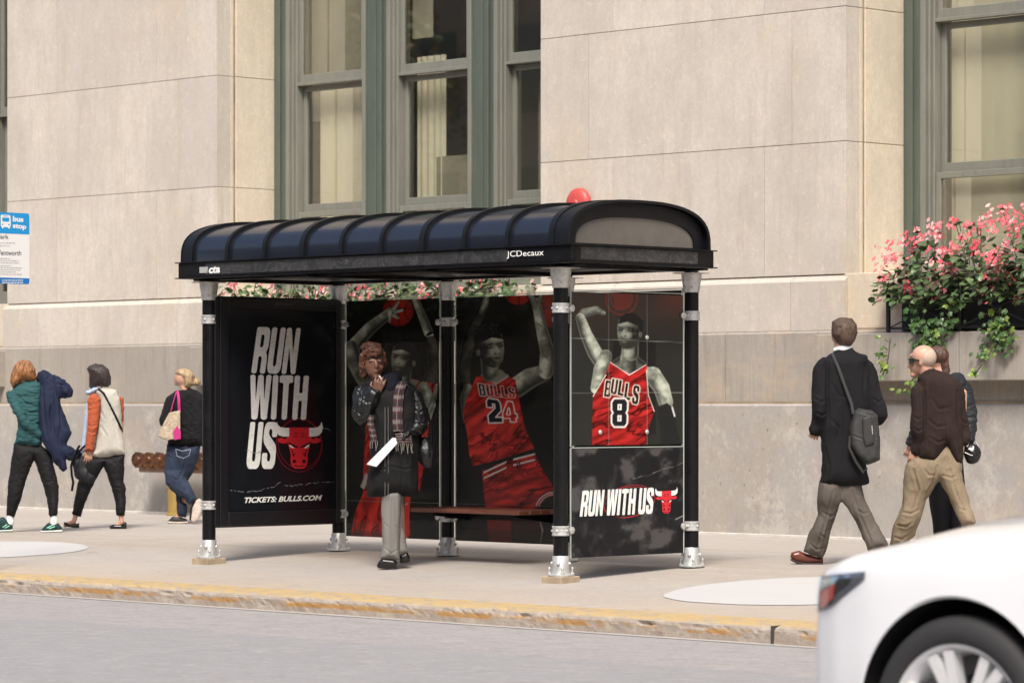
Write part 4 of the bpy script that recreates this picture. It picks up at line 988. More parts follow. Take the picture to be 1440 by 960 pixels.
def n3(p):
    i = np.floor(p).astype(np.int64); f = p-i; f = f*f*(3-2*f)
    def h(a, b, c):
        n = (a*374761393+b*668265263+c*1274126177) & 0x7fffffff; n = ((n ^ (n >> 13))*1103515245) & 0x7fffffff; return ((n ^ (n >> 16)) & 0xffff)/32767.5-1
    X, Y_, Z_ = i[:, 0], i[:, 1], i[:, 2]; fx_, fy_, fz_ = f[:, 0], f[:, 1], f[:, 2]
    def pl(z): return (h(X, Y_, z)*(1-fx_)+h(X+1, Y_, z)*fx_)*(1-fy_)+(h(X, Y_+1, z)*(1-fx_)+h(X+1, Y_+1, z)*fx_)*fy_
    return pl(Z_)*(1-fz_)+pl(Z_+1)*fz_
class Body:
    """figure laid out by its joints: x, y measured on the photograph at distance Z0, d = extra depth in the same units"""
    def __init__(s, name, Z0, label, base, group=None):
        s.Z0 = Z0; s.s = FP/Z0
        s.root = thing(name, s.P(*base), label, 'person', group); s.skinv = None
    def P(s, x, y, d=0):
        Z = s.Z0+d/s.s; return FW*Z+RT*((x-720)/FP*Z)+UP*(CH+(HY-y)/FP*Z)
    def prim(s, mb_, pts, sqd=1.0, n=14):
        """tapered limb through pts (x, y, d, r); sqd flattens it along the viewing depth"""
        W = [(s.P(p[0], p[1], p[2]), p[3]/s.s) for p in pts]
        for (c, r) in W:
            bm = bmesh.new(); bmesh.ops.create_icosphere(bm, subdivisions=2, radius=1)
            for v in bm.verts:
                q = v.co*r; dd = q.dot(FW); q = q+FW*(dd*(sqd-1)); v.co = q+c
            mb_.bm(bm)
        for (a, ra), (b, rb) in zip(W[:-1], W[1:]):
            ax = b-a; L_ = ax.length
            if L_ < 1e-5: continue
            ax.normalize(); u = ax.cross(FW)
            if u.length < .05: u = ax.cross(UP)
            u.normalize(); w = ax.cross(u)
            V = []
            for c, r in ((a, ra), (b, rb)):
                for k in range(n):
                    q = (u*cos(2*pi*k/n)+w*sin(2*pi*k/n))*r; dd = q.dot(FW); q += FW*(dd*(sqd-1)); V.append(c+q)
            F = [(k, (k+1) % n, n+(k+1) % n, n+k) for k in range(n)]+[tuple(range(n-1, -1, -1)), tuple(range(n, 2*n))]
            mb_.add(V, F)
    def ell(s, mb_, x, y, d, rx, ry, rd, rot=0, tilt=0):
        c = s.P(x, y, d); bm = bmesh.new(); bmesh.ops.create_uvsphere(bm, u_segments=20, v_segments=14, radius=1)
        for v in bm.verts:
            a, b, e = v.co.x*rx/s.s, v.co.z*ry/s.s, v.co.y*rd/s.s
            a, b = a*cos(rot)+b*sin(rot), -a*sin(rot)+b*cos(rot)
            v.co = c+RT*a+UP*b+FW*e
        mb_.bm(bm)
    def slab(s, mb_, poly, d0, d1):
        """closed outline given thickness from depth d0 to d1 (each corner may carry its own extra depth)"""
        A = [s.P(p[0], p[1], d0+(p[2] if len(p) > 2 else 0)) for p in poly]; B = [s.P(p[0], p[1], d1+(p[2] if len(p) > 2 else 0)) for p in poly]; n = len(poly)
        mb_.add(A+B, [tuple(range(n)), tuple(range(2*n-1, n-1, -1))]+[(k, n+k, n+(k+1) % n, (k+1) % n) for k in range(n)])
    def inflate(s, mb_, poly, D, R, d=0, dp=None, step=.9, grow=.6):
        """rounded volume with the outline poly; D = half depth, R = rim width over which it rounds off, dp = (x, y, d) depth hints"""
        xs_ = [p[0] for p in poly]; ys_ = [p[1] for p in poly]
        X, Y_ = np.meshgrid(np.arange(min(xs_)-1, max(xs_)+1.01, step), np.arange(min(ys_)-1, max(ys_)+1.01, step))
        P_ = Paint(X, Y_, (0,0,0)); di = P_.psd(poly)+grow; t = np.clip(di/R, 0, 1); h = D*np.sqrt(np.clip(1-(1-t)**2, 0, 1))
        if dp:
            w = np.zeros(X.shape); a = np.zeros(X.shape)
            for (x, y, q) in dp: k = 1/(((X-x)**2+(Y_-y)**2)+20)**1.2; w += k; a += k*q
            dd = a/w
        else: dd = np.full(X.shape, float(d))
        ins = di > 0; ny, nx_ = X.shape; idx = -np.ones(X.shape, int); V = []; F = []
        cells = ins[:-1, :-1] & ins[1:, :-1] & ins[:-1, 1:] & ins[1:, 1:]
        use = np.zeros(X.shape, bool); use[:-1, :-1] |= cells; use[1:, :-1] |= cells; use[:-1, 1:] |= cells; use[1:, 1:] |= cells
        js, is_ = np.nonzero(use); idx[js, is_] = np.arange(len(js)); n = len(js)
        for sg in (-1, 1):
            for j, i in zip(js, is_): V.append(s.P(X[j, i], Y_[j, i], dd[j, i]+sg*max(h[j, i], .4)))
        cj, ci = np.nonzero(cells)
        edge = {}
        for j, i in zip(cj, ci):
            q = (idx[j, i], idx[j, i+1], idx[j+1, i+1], idx[j+1, i]); F.append(q); F.append(tuple(n+k for k in reversed(q)))
            for a, b in zip(q, q[1:]+q[:1]): edge[(a, b)] = 1
        for a, b in edge:
            if (b, a) not in edge: F.append((b, a, n+a, n+b))
        mb_.add(V, F)
    def finish(s, mb_, name, mat, vox=.009, sm=6, fold=0., ff=9., fdir=(1,1,.4), parent=None, extra=None, cut=None, seed=0, creases=()):
        me = mb_.mesh('tmp', mat, False, False); o = bpy.data.objects.new('tmp', me); WS.collection.objects.link(o)
        r = o.modifiers.new('r', 'REMESH'); r.mode = 'VOXEL'; r.voxel_size = vox; r.use_smooth_shade = True
        k = o.modifiers.new('s', 'SMOOTH'); k.factor = .5; k.iterations = sm
        dg = wsdg(); m2 = bpy.data.meshes.new_from_object(o.evaluated_get(dg))
        bpy.data.objects.remove(o); bpy.data.meshes.remove(me)
        if fold:
            nv = len(m2.vertices); co = np.empty(nv*3); m2.vertices.foreach_get('co', co); co = co.reshape(-1, 3)
            nr = np.empty(nv*3); m2.vertex_normals.foreach_get('vector', nr); nr = nr.reshape(-1, 3)
            q = co*np.array(fdir)*ff+seed+11.3
            a = n3(q+np.stack([n3(q*.5+5), n3(q*.5+9), n3(q*.5)], -1)*1.5); b_ = 1-np.abs(n3(q*1.7+7))*2.2; c_ = n3(q*3.6+3)
            co = co+nr*(fold*1.2*(a*.9+b_*.6+c_*.25))[:, None]; m2.vertices.foreach_set('co', co.ravel()); m2.update()
        if creases:
            nv = len(m2.vertices); co = np.empty(nv*3); m2.vertices.foreach_get('co', co); co = co.reshape(-1, 3)
            nr = np.empty(nv*3); m2.vertex_normals.foreach_get('vector', nr); nr = nr.reshape(-1, 3)
            Dp = -co[:, 0]*SA+co[:, 1]*CA; qx = 720+FP*(co[:, 0]*CA+co[:, 1]*SA)/Dp; qy = HY-FP*(co[:, 2]-CH)/Dp; front = np.clip(-(nr[:, 0]*-SA+nr[:, 1]*CA)*2, 0, 1)
            for pts, w_, amp in creases:
                w_ = w_*1.35
                best = np.full(nv, 1e9); tt = np.zeros(nv); m = len(pts)-1
                for k in range(m):
                    (ax, ay), (bx_, by_) = pts[k], pts[k+1]; ex, ey = bx_-ax, by_-ay; t = np.clip(((qx-ax)*ex+(qy-ay)*ey)/(ex*ex+ey*ey), 0, 1); q = np.hypot(qx-ax-t*ex, qy-ay-t*ey)
                    m_ = q < best; best = np.where(m_, q, best); tt = np.where(m_, (k+t)/m, tt)
                prof_ = np.exp(-(best/w_)**2)-.55*np.exp(-((best-w_*1.6)/w_)**2); w_ = w_; co = co-nr*(amp*.5*prof_*np.sin(np.clip(tt*.9+.1, 0, 1)*pi)**.5*front)[:, None]
            m2.vertices.foreach_set('co', co.ravel()); m2.update()
        if extra:
            bm = bmesh.new(); bm.from_mesh(m2); bm.from_mesh(extra); bm.to_mesh(m2); bm.free()
        m2.materials.clear(); m2.materials.append(mat); m2.polygons.foreach_set('use_smooth', [True]*len(m2.polygons)); m2.name = name
        return ob(name, m2, parent or s.root)
    def raw(s, mb_, name, mat, parent=None, smooth=True):
        return mb_.build(name, [mat], parent or s.root, smooth)
    def blob(s, name, mat, chains, **kw):
        m_ = MB()
        for c in chains:
            if isinstance(c, dict):
                if 'ell' in c: s.ell(m_, *c['ell'])
                elif 'inf' in c: s.inflate(m_, *c['inf'], **{k: v for k, v in c.items() if k in ('d', 'dp', 'step', 'grow')})
                elif 'slab' in c: s.slab(m_, *c['slab'])
                else: s.prim(m_, c['c'], c.get('sq', 1))
            else: s.prim(m_, c)
        return s.finish(m_, name, mat, **kw)
    def hand(s, mb_, x, y, d, ang, L, side=1, curl=.35, dd=.3, fan=.12):
        """palm, four unequal bent fingers and a thumb; ang = direction in the picture plane (0 = right, 90 = down)"""
        a = radians(ang); ux, uy = cos(a), sin(a); vx, vy = -uy*side, ux*side
        pl = L*.50; w = L*.20
        for k in range(4):
            o_ = (k-1.5)*w*.72
            s.prim(mb_, [(x+vx*o_*.6, y+vy*o_*.6, d, L*.085), (x+ux*pl+vx*o_, y+uy*pl+vy*o_, d+dd*pl, L*.085)], n=8)
            fl = L*(.40, .50, .46, .36)[k]; px_, py_, pd = x+ux*pl+vx*o_, y+uy*pl+vy*o_, d+dd*pl; b = a+(k-1.5)*fan*side; c = 0
            pts = [(px_, py_, pd, L*.062)]
            for j in range(3):
                c += curl*(.7+.3*j); st = fl*(.42, .33, .25)[j]
                px_ += cos(b)*st*cos(c); py_ += sin(b)*st*cos(c); pd += st*(sin(c)+dd); pts.append((px_, py_, pd, L*(.058-.006*j)))
            s.prim(mb_, pts, n=8)
        t0 = (x+ux*pl*.15-vx*w*1.0, y+uy*pl*.15-vy*w*1.0, d+L*.02)
        b = a-.75*side; pts = [(*t0, L*.085), (t0[0]+cos(b)*L*.22, t0[1]+sin(b)*L*.22, t0[2]+L*.06, L*.07), (t0[0]+cos(b+.3*side)*L*.38, t0[1]+sin(b+.3*side)*L*.38, t0[2]+L*.12, L*.058)]
        s.prim(mb_, pts, n=8)
    def body(s, mat, chains, hands=(), head=None, vox=.010, sm=4):
        m_ = MB()
        for ci_, c in enumerate(chains):
            big = max(q[3] for q in c) >= 12; s.prim(m_, [(q[0], q[1], q[2], q[3]*(1 if ci_ == 0 or q[3] < 4.2 else .62)) for q in c], .6 if big and ci_ else 1)
        if head: head(m_)
        ex = MB()
        for h in hands: s.hand(ex, *h[0], **h[1])
        em = None
        if hands:
            me = ex.mesh('t', mat, False, False); o = bpy.data.objects.new('t', me); WS.collection.objects.link(o)
            r = o.modifiers.new('r', 'REMESH'); r.mode = 'VOXEL'; r.voxel_size = .0042; k = o.modifiers.new('s', 'SMOOTH'); k.factor = .4; k.iterations = 2
            dg = wsdg(); em = bpy.data.meshes.new_from_object(o.evaluated_get(dg)); bpy.data.objects.remove(o)
        return s.finish(m_, 'body', mat, vox=vox, sm=sm, extra=em)
def shoe(B, name, mat, sole, heel, toe, w, h, solemat=None, dheel=0, dtoe=0, low=False):
    """shoe from heel (x, y at the sole) to toe, flat underside; w, h in measured units"""
    hx, hy = heel; tx, ty = toe; m_ = MB()
    dx, dy = tx-hx, ty-hy; L_ = math.hypot(dx, dy)
    f = lambda t, up, dd=0: (hx+dx*t, hy+dy*t-up, dheel+(dtoe-dheel)*t+dd)
    if low:
        m_.v = []; B.prim(m_, [(*f(.08, w*.75), w*.72), (*f(.3, w*.62), w*.62), (*f(.6, w*.6), w*.72), (*f(.88, w*.5), w*.55)])
    else: B.prim(m_, [(*f(.06, h*.75), w*.78), (*f(.30, h*.85), w*.80), (*f(.52, h*.60), w*.88), (*f(.80, h*.34), w*.85), (*f(.95, h*.26), w*.62)])
    o = B.finish(m_, name, mat, vox=.006, sm=4)
    zmin = None
    if solemat:
        k = MB(); pr = [(*f(.0, w*.30), w*.55), (*f(.25, w*.28), w*.6), (*f(.6, w*.30), w*.75), (*f(.95, w*.32), w*.55)]
        B.prim(k, pr); me = B.finish(k, 'shoe_sole', solemat, vox=.006, sm=2, parent=o)
        # squash the sole into a slab under the shoe
        zs = [v.co.z for v in me.data.vertices]; a, b = min(zs), max(zs)
        for v in me.data.vertices:
            t = (v.co.z-a)/(b-a); v.co.z = a+(b-a)*(.08+.34*t)
    return o
def groundZ(py, z=0): return (CH-z)*FP/(py-HY)
def tr(ox, oy, sc_): return lambda *p: [(ox+x/sc_, oy+y/sc_) for x, y in p]
LEG = cloth('black_leggings', (.0055,.005,.006), .75, wr=.1); WHT = simple('white_sock', (.7,.7,.68,1), .9).m
# --- 1 red haired woman, teal jacket
t1 = tr(0, 490, 3.555)
B = Body('person', groundZ(748), 'red haired woman in teal top and black leggings swinging a navy jacket over her shoulder', (45, 748))
TEAL = cloth('teal_fleece', (.020,.075,.078), .8, wsc=16, stretch=(.4,.4,1.6), wr=.5); NAVY = cloth('navy_jacket_cloth', (.009,.014,.038), .8, wsc=10, stretch=(1,1,.35), wr=.6)
def hd(m_):
    B.ell(m_, 31, 522, 2, 12, 15, 13); B.ell(m_, 24, 524, 6, 5, 9, 8); B.ell(m_, 18.6, 526, 9, 2.2, 3, 2.2)
B.body(SKIN, [[(33,533,0,6),(36,550,0,7)], [(36,558,0,13),(40,600,0,12),(43,630,0,14)], [(18,558,-6,7),(31,588,-16,5.5),(54,610,-8,4.5)], [(56,552,10,7),(97,550,12,5.5),(62,530,8,4.5)],
    [(34,636,-3,10),(21,676,4,7),(15,728,8,4),(6,741,14,4)], [(56,636,4,10),(72,681,0,7),(76,728,-6,4),(68,742,-2,4)]], hands=[((60,533,6,205,16),dict(curl=.5,side=1))], head=hd)
B.blob('hair', H_RED, [{'inf': (t1((72,88),(90,68),(120,58),(150,68),(172,105),(180,150),(165,168),(140,160),(115,162),(95,178),(66,196),(52,168),(57,120)), 15, 14)}], vox=.006, sm=2, fold=.006, ff=34, fdir=(1,1,.16))
B.blob('teal_top', TEAL, [{'inf': (t1((80,180),(120,163),(170,160),(200,170),(212,200),(206,330),(204,420),(206,486),(150,486),(74,472),(88,400),(92,330),(62,290),(46,250),(46,225)), 14, 15)}, [(15.5,556,-8,7.5),(22,571,-13,7.5),(31,587,-18,6.6),(44,602,-15,5.8),(57,611,-8,5)]], fold=.007, ff=15, fdir=(.5,.5,1.5), vox=.008, sm=3,
    creases=[([(25,556),(35,566),(50,570)],1.2,.012), ([(30,575),(42,580),(56,578)],1.2,.013), ([(36,590),(46,592),(57,588)],1.1,.012), ([(30,600),(42,606),(56,604)],1.2,.012), ([(39,550),(38,580),(37,622)],.7,.006)])
B.blob('leggings', LEG, [{'inf': (t1((72,472),(140,482),(208,486),(240,510),(262,545),(266,580),(282,640),(292,690),(290,760),(286,838),(247,840),(240,780),(222,700),(196,625),(172,548),(150,600),(122,680),(104,750),(70,842),(33,832),(37,760),(40,690),(53,600),(60,540)), 11, 12), 'dp': [(40,630,0),(20,676,4),(15,726,8),(72,680,0),(76,726,-6)]}], fold=.0035, ff=18, fdir=(1,1,1.2), vox=.008, sm=3, creases=[([(47,628),(48,644),(50,650)],1.2,.01), ([(24,672),(32,676)],1,.008), ([(66,678),(78,674)],1,.008)])
c = B.blob('carried_jacket', NAVY, [{'inf': (t1((192,118),(215,106),(262,128),(318,156),(363,210),(352,240),(312,248),(300,244),(300,275),(332,360),(358,420),(332,478),(374,506),(376,524),(350,556),(326,552),(335,600),(314,611),(270,560),(214,470),(200,420),(190,330),(204,240),(198,190),(186,150)), 13, 13), 'dp': [(56,525,4),(100,550,8),(66,566,-6),(76,620,-8),(92,655,-6)]}], fold=.012, ff=12, fdir=(1.3,1.3,.25), vox=.008, sm=3,
    creases=[([(60,540),(62,580),(66,615)],1.5,.02), ([(72,548),(72,590),(80,630)],1.6,.02), ([(84,560),(86,600),(90,625)],1.5,.02), ([(66,532),(80,540),(96,542)],1.3,.015), ([(84,536),(90,548),(88,558)],1.3,.015)])
SH_G = cloth('dark_green_mesh_shoe', (.008,.035,.032), .6); SOLE_W = simple('white_rubber_sole', (.55,.60,.55,1), .6).m; MINT = simple('mint_stripe', (.35,.75,.55,1), .6).m
for q, dd, sp_ in ((t1((240,872),(262,862),(285,866),(308,893),(309,906),(262,914),(205,918),(203,910),(222,888)), -4, ((66,742),(74,738))), (t1((-18,846),(18,842),(40,862),(62,882),(63,912),(-20,915)), 8, ((4,741),(10,737)))):
    o = B.blob('shoe', SH_G, [{'inf': (q, 6.5, 6), 'd': dd, 'step': .6}], vox=.005, sm=3); yb = max(p[1] for p in q); xs__ = [p[0] for p in q]
    B.blob('shoe_sole', SOLE_W, [{'inf': ([(min(xs__)-.3, yb-2.6), (max(xs__)+.3, yb-3.6), (max(xs__)+.4, yb-.2), (min(xs__)+1, yb+.3)], 7, 3), 'd': dd, 'step': .5}], vox=.004, sm=2, parent=o)
    m_ = MB(); (ax_, ay_), (bx__, by__) = sp_; B.prim(m_, [(ax_,ay_,dd-6.5,.7),(bx__,by__,dd-6.5,.7)]); B.prim(m_, [(ax_+3,ay_+1,dd-6.5,.7),(bx__+3,by__+2,dd-6.5,.7)]); B.finish(m_, 'shoe_stripe', MINT, vox=.004, sm=1, parent=o)
for x, d in ((14.5, 8), (76, -6)): B.blob('sock', WHT, [[(x,726,d,5.3),(x,735,d,5.6)]], vox=.006)
m_ = MB(); B.ell(m_, 49, 555, -10, 1.3, 1.3, .6); B.raw(m_, 'jacket_logo', WHT)

# --- 2 dark haired woman, cream vest with orange sleeves
t1 = tr(90, 490, 3.555)
B = Body('person', groundZ(743), 'dark haired woman in cream vest with orange sleeves carrying a black bag', (140, 743))
ORG = cloth('orange_knit', (.38,.085,.035), .85, wsc=20, wr=.4); CREAM = cloth('cream_fleece', (.46,.435,.38), .95, (90, .3), wr=.35, wsc=7); PALEB = cloth('pale_blue_scarf', (.36,.43,.55), .9)
def hd(m_):
    B.ell(m_, 137, 527, 2, 12, 15, 13); B.ell(m_, 129, 530, 6, 5, 9, 8)
B.body(SKIN, [[(137,535,0,6),(139,550,0,7)], [(146,560,0,13),(148,600,0,12),(150,634,0,14)], [(133,560,-8,7),(131,602,-10,5),(126,632,-8,3.8),(125,636,-8,3.8)], [(167,562,8,7),(172,590,10,5),(168,615,4,4)],
    [(138,648,-2,10),(117,687,6,7),(107,722,10,3.8),(104,733,10,3.6),(92,738,16,3.4)], [(158,650,4,10),(167,687,0,7),(170,722,-5,3.8),(171,734,-6,3.6),(160,740,-2,3.4)]], hands=[((126,634,-8,100,20),dict(curl=.28,side=-1,dd=.1))], head=hd)
B.blob('hair', H_BLK, [{'inf': (t1((115,102),(128,86),(155,76),(192,80),(220,100),(231,140),(233,178),(216,193),(180,184),(158,190),(136,202),(126,190),(127,130)), 15, 14)}], vox=.006, sm=2, fold=.004, ff=30, fdir=(1,1,.12))
B.blob('scarf', PALEB, [{'inf': (t1((108,214),(150,194),(190,190),(172,206),(132,230),(112,230)), 8, 5), 'd': -4}, {'inf': (t1((104,545),(88,555),(81,540),(95,420),(104,320),(113,265),(128,300),(122,400),(112,500)), 5, 4), 'd': 2}], fold=.004, ff=16, vox=.006, sm=2)
B.blob('cream_vest', CREAM, [{'inf': (t1((152,205),(200,193),(258,208),(280,248),(286,330),(291,420),(307,526),(250,536),(200,546),(165,546),(140,541),(128,520),(150,505),(166,400),(172,300),(170,250),(160,228)), 14, 14)}], fold=.005, ff=9, fdir=(1,1,.5), vox=.008, sm=3,
    creases=[([(142,600),(150,612),(148,638)],1.4,.012), ([(160,590),(164,615),(168,636)],1.5,.012), ([(140,575),(148,590)],1.2,.01), ([(155,556),(157,600),(156,640)],.7,.006)])
B.blob('sleeve', ORG, [{'inf': (t1((117,262),(130,232),(160,224),(183,250),(180,320),(168,400),(152,470),(144,516),(104,512),(108,470),(120,380),(121,300)), 8.5, 8.5), 'd': -10}], fold=.003, ff=24, fdir=(.5,.5,1.5), vox=.007, sm=3, creases=[([(122,596),(130,600),(136,596)],1.1,.011), ([(124,606),(130,609),(134,606)],1,.01), ([(126,622),(131,625)],.9,.008), ([(124,575),(130,582)],1.1,.008)])
B.blob('sleeve', ORG, [{'inf': (t1((276,240),(296,246),(300,300),(294,368),(284,350)), 7, 5), 'd': 8}], vox=.007, sm=3)
B.blob('leggings', LEG, [{'inf': (t1((140,540),(220,545),(302,525),(301,600),(296,660),(307,700),(309,760),(303,835),(262,836),(258,770),(240,700),(214,625),(198,580),(166,640),(132,705),(106,770),(82,838),(42,826),(55,750),(68,680),(84,620),(108,560)), 11, 12), 'dp': [(150,645,0),(117,687,6),(107,722,10),(167,687,0),(170,722,-5)]}], fold=.0035, ff=18, fdir=(1,1,1.2), vox=.008, sm=3, creases=[([(148,645),(146,656)],1.2,.01), ([(112,684),(121,688)],1,.008), ([(162,684),(172,688)],1,.008)])
FLAT = simple('black_patent_shoe', (.008,.008,.008,1), .2).m
for q, dd in ((t1((0,868),(12,868),(30,880),(52,876),(76,872),(76,893),(45,893),(18,888),(0,876)), 12), (t1((228,886),(250,878),(285,880),(300,865),(313,870),(312,900),(232,901)), -4)): B.blob('shoe', FLAT, [{'inf': (q, 5, 4), 'd': dd, 'step': .5}], vox=.004, sm=2)
m_ = MB(); m_.tube([B.P(*q) for q in ((138,546,-9),(146,553,-14),(155,570,-14.5),(164,588,-14),(170,601,-10),(172,606,0))], .011, 8); B.raw(m_, 'bag_strap', BLKP)
bg_ = B.blob('shoulder_bag', cloth('black_nylon', (.010,.010,.012), .55), [{'c': [(113,640,2,9),(117,664,0,14),(124,672,-2,12)], 'sq': .6}, {'c': [(108,650,2,7),(109,668,2,6)], 'sq': .6}], fold=.01, ff=12)
m_ = MB(); m_.tube([B.P(*q) for q in ((112,626,-4),(104,640,-2),(100,655,-1),(101,668,-1),(103,678,0),(101,690,0))], .012, 6); m_.tube([B.P(*q) for q in ((120,626,-8),(112,634,-6),(108,645,-2))], .012, 6); B.raw(m_, 'bag_handle', BLKP)

# --- 3 blonde woman, black hoodie
t1 = tr(185, 500, 3.696)
B = Body('person', groundZ(736), 'blonde woman in black hoodie and blue jeans with a pink strapped tote bag', (255, 736))
HOOD = cloth('black_hoodie', (.006,.006,.007), .9, wr=.4); DEN = M('blue_denim', (.010,.018,.040), .85); DEN.over(DEN.ramp(DEN.noise(7, 5, (1,1,.5)), .45, .7, 0, .7), (.022,.038,.070)); DEN.bump(DEN.noise(12, 4, (1,1,1.5)), .4, .02); DEN = DEN.m
def hd(m_):
    B.ell(m_, 257, 531, 2, 11, 13, 11.5); B.ell(m_, 249.5, 534, 6, 4.5, 8.5, 6.5); B.ell(m_, 245.6, 533.5, 7, 2.3, 2.3, 2); B.ell(m_, 247.5, 540, 7, 2.6, 2.2, 3); B.ell(m_, 256, 533, -8, 1.8, 3.2, 1.4); B.ell(m_, 247.5, 528.5, 5, 2.6, 1.6, 4)
B.body(SKIN, [[(257,540,0,5.5),(262,552,0,6.5)], [(262,560,0,13),(262,600,0,12),(260,628,0,14)], [(243,562,-6,7),(231,588,0,5),(240,596,10,4)], [(281,566,8,7),(284,592,8,5),(274,612,12,4)],
    [(247,640,-4,10),(243,676,-2,7.5),(270,701,-10,4),(275,716,-12,3.8)], [(268,640,4,10),(259,682,4,7),(255,722,2,4),(246,731,6,3.6)]], hands=[((240,596,10,330,16),dict(curl=.4))], head=hd)
B.blob('hair', H_BLD, [{'inf': (t1((228,92),(238,74),(270,66),(308,78),(326,106),(326,150),(300,168),(274,166),(264,130),(244,108)), 12, 12)}, {'ell': (277,537,-1,5.2,5.6,5.5)}], vox=.005, sm=2, fold=.0045, ff=42)
B.blob('hoodie', HOOD, [{'inf': (t1((232,184),(300,170),(345,186),(384,215),(392,300),(386,400),(376,466),(300,470),(184,462),(190,430),(187,385),(150,362),(142,335),(164,270),(184,215)), 15, 17)}, {'c': [(258,552,-6,5),(268,556,-9,7),(277,562,-8,6)]}], fold=.007, ff=11, fdir=(1,1,.8), vox=.008, sm=3,
    creases=[([(240,560),(243,580),(238,596)],1.2,.014), ([(262,575),(272,590),(268,606)],1.4,.012), ([(256,600),(270,608),(280,602)],1.2,.012), ([(254,560),(262,568),(274,570)],1.1,.012), ([(238,616),(260,620),(284,617)],.9,.009)])
B.blob('jeans', DEN, [{'inf': (t1((186,462),(300,468),(353,462),(351,520),(326,590),(292,650),(262,700),(262,760),(288,770),(285,838),(240,833),(234,760),(232,720),(182,664),(172,600),(179,530)), 13, 13), 'dp': [(258,640,0),(262,670,4),(255,720,3)]}, {'inf': (t1((176,600),(250,600),(300,660),(337,745),(304,776),(270,740),(212,700),(180,664)), 9, 10), 'dp': [(243,670,-8),(270,702,-14)]}], fold=.005, ff=15, vox=.008, sm=3, creases=[([(262,642),(258,660),(252,672)],1.2,.016), ([(238,668),(246,674),(254,674)],1,.010), ([(250,690),(258,696)],1,.01), ([(236,640),(243,646)],1,.009), ([(252,712),(260,716)],.9,.008)])
BSH = simple('black_sneaker', (.012,.012,.012,1), .6).m; PSO = simple('pale_rubber_sole', (.60,.50,.42,1), .7, nz=(20,.3)).m
o = B.blob('shoe', BSH, [{'inf': (t1((190,858),(214,836),(250,838),(286,848),(291,862),(240,868),(190,864)), 5.5, 5), 'd': 4, 'step': .6}], vox=.005, sm=2); B.blob('shoe_sole', PSO, [{'inf': (t1((188,861),(292,861),(293,870),(240,874),(189,870)), 6, 2.5), 'd': 4, 'step': .5}], vox=.004, sm=2, parent=o)
o = B.blob('shoe', BSH, [{'inf': (t1((304,800),(318,762),(340,742),(352,748),(350,790),(335,840),(312,862),(302,850)), 5, 5), 'd': -12, 'step': .6}], vox=.005, sm=2); B.blob('shoe_sole', PSO, [{'inf': (t1((318,790),(336,752),(352,742),(366,752),(368,795),(348,852),(322,868),(310,856)), 3.2, 4), 'd': -15.5, 'step': .5}], vox=.004, sm=2, parent=o)
TOTE = M('patterned_tote_cloth', (.34,.27,.19), .8); TOTE.over(TOTE.ramp(TOTE.noise(28, 4, dist=2), .48, .54, 0, .7), (.55,.45,.32)); TOTE.over(TOTE.ramp(TOTE.noise(18, 3), .58, .62, 0, .5), (.16,.13,.10)); TOTE = TOTE.m; PINK = simple('magenta_trim', (.42,.02,.15,1), .6).m
t_ = B.blob('tote_bag', TOTE, [{'slab': ([(238,580,1),(253,577,-3),(253.5,615,-3),(236,619,0),(221.5,613,4)], -24, -14)}], vox=.006, sm=6, fold=.003, ff=14)
m_ = MB(); B.slab(m_, [(243,607,-1.5),(249,598,-2.5),(254.2,606,-3),(254.2,616.5,-3),(245,618.5,-2)], -25.2, -13.5); B.raw(m_, 'tote_corner', PINK, t_, False)
m_ = MB()
for w_ in (0, 1.6): m_.tube([B.P(q[0]+w_, q[1], q[2]) for q in ((249,550,-14),(250.5,560,-21),(251,570,-22),(251.5,579,-21))], .009, 6)
m_.tube([B.P(*q) for q in ((248,551,-14),(243.5,566,-19),(239.5,582,-18))], .006, 6); B.raw(m_, 'tote_strap', PINK, t_)
m_ = MB(); m_.tube([B.P(*q) for q in ((247,631,-18.0),(256,634,-18.2),(268,631.5,-17.8))], .003, 5); m_.tube([B.P(*q) for q in ((247,631,-18.2),(249,641,-18.2),(258,644,-18),(266,640,-17.5),(268,631.5,-17.8))], .0025, 5); B.raw(m_, 'pocket_stitching', simple('pale_thread', (.35,.38,.45,1), .8).m)

# --- 4 woman inside the shelter, smoking
t1 = tr(480, 470, 5.647); t2 = tr(470, 580, 4)
B = Body('person', groundZ(797, -.036), 'smoking woman in black leather coat and plaid scarf standing inside the shelter holding papers', (551, 797))
LEA = M('black_leather', (.0055,.0055,.0065), .40); LEA.over(LEA.ramp(LEA.noise(9, 5), .4, .7, 0, .5), (.010,.011,.013)); LEA.bump(LEA.noise(9, 4, (1,1,1.4), .5, .8), .45, .03); LEA.bump(LEA.noise(120, 3), .2, .002); LEA = LEA.m
COAT = cloth('black_quilted_coat', (.004,.004,.0045), .8, wsc=8, wr=.35); NV = cloth('navy_hood_lining', (.003,.0035,.009), .9)
def hd(m_):
    B.ell(m_, 526, 513, 0, 14, 17.5, 15); B.ell(m_, 526.5, 521, -4, 10, 10, 11)
    B.prim(m_, [(528,506,-14,2),(529.5,513,-17,2.6)]); B.ell(m_, 529.5, 515, -16, 3.8, 2.4, 3); B.ell(m_, 528.5, 522, -14, 4.6, 2.0, 2.4); B.ell(m_, 529, 530, -11, 5, 3.4, 4)
    for x in (521.5, 535): B.ell(m_, x, 506, -12.5, 4, 2, 2.6); 
    B.ell(m_, 521, 516, -10, 4.5, 4, 4); B.ell(m_, 536, 516, -9, 4, 4, 4)
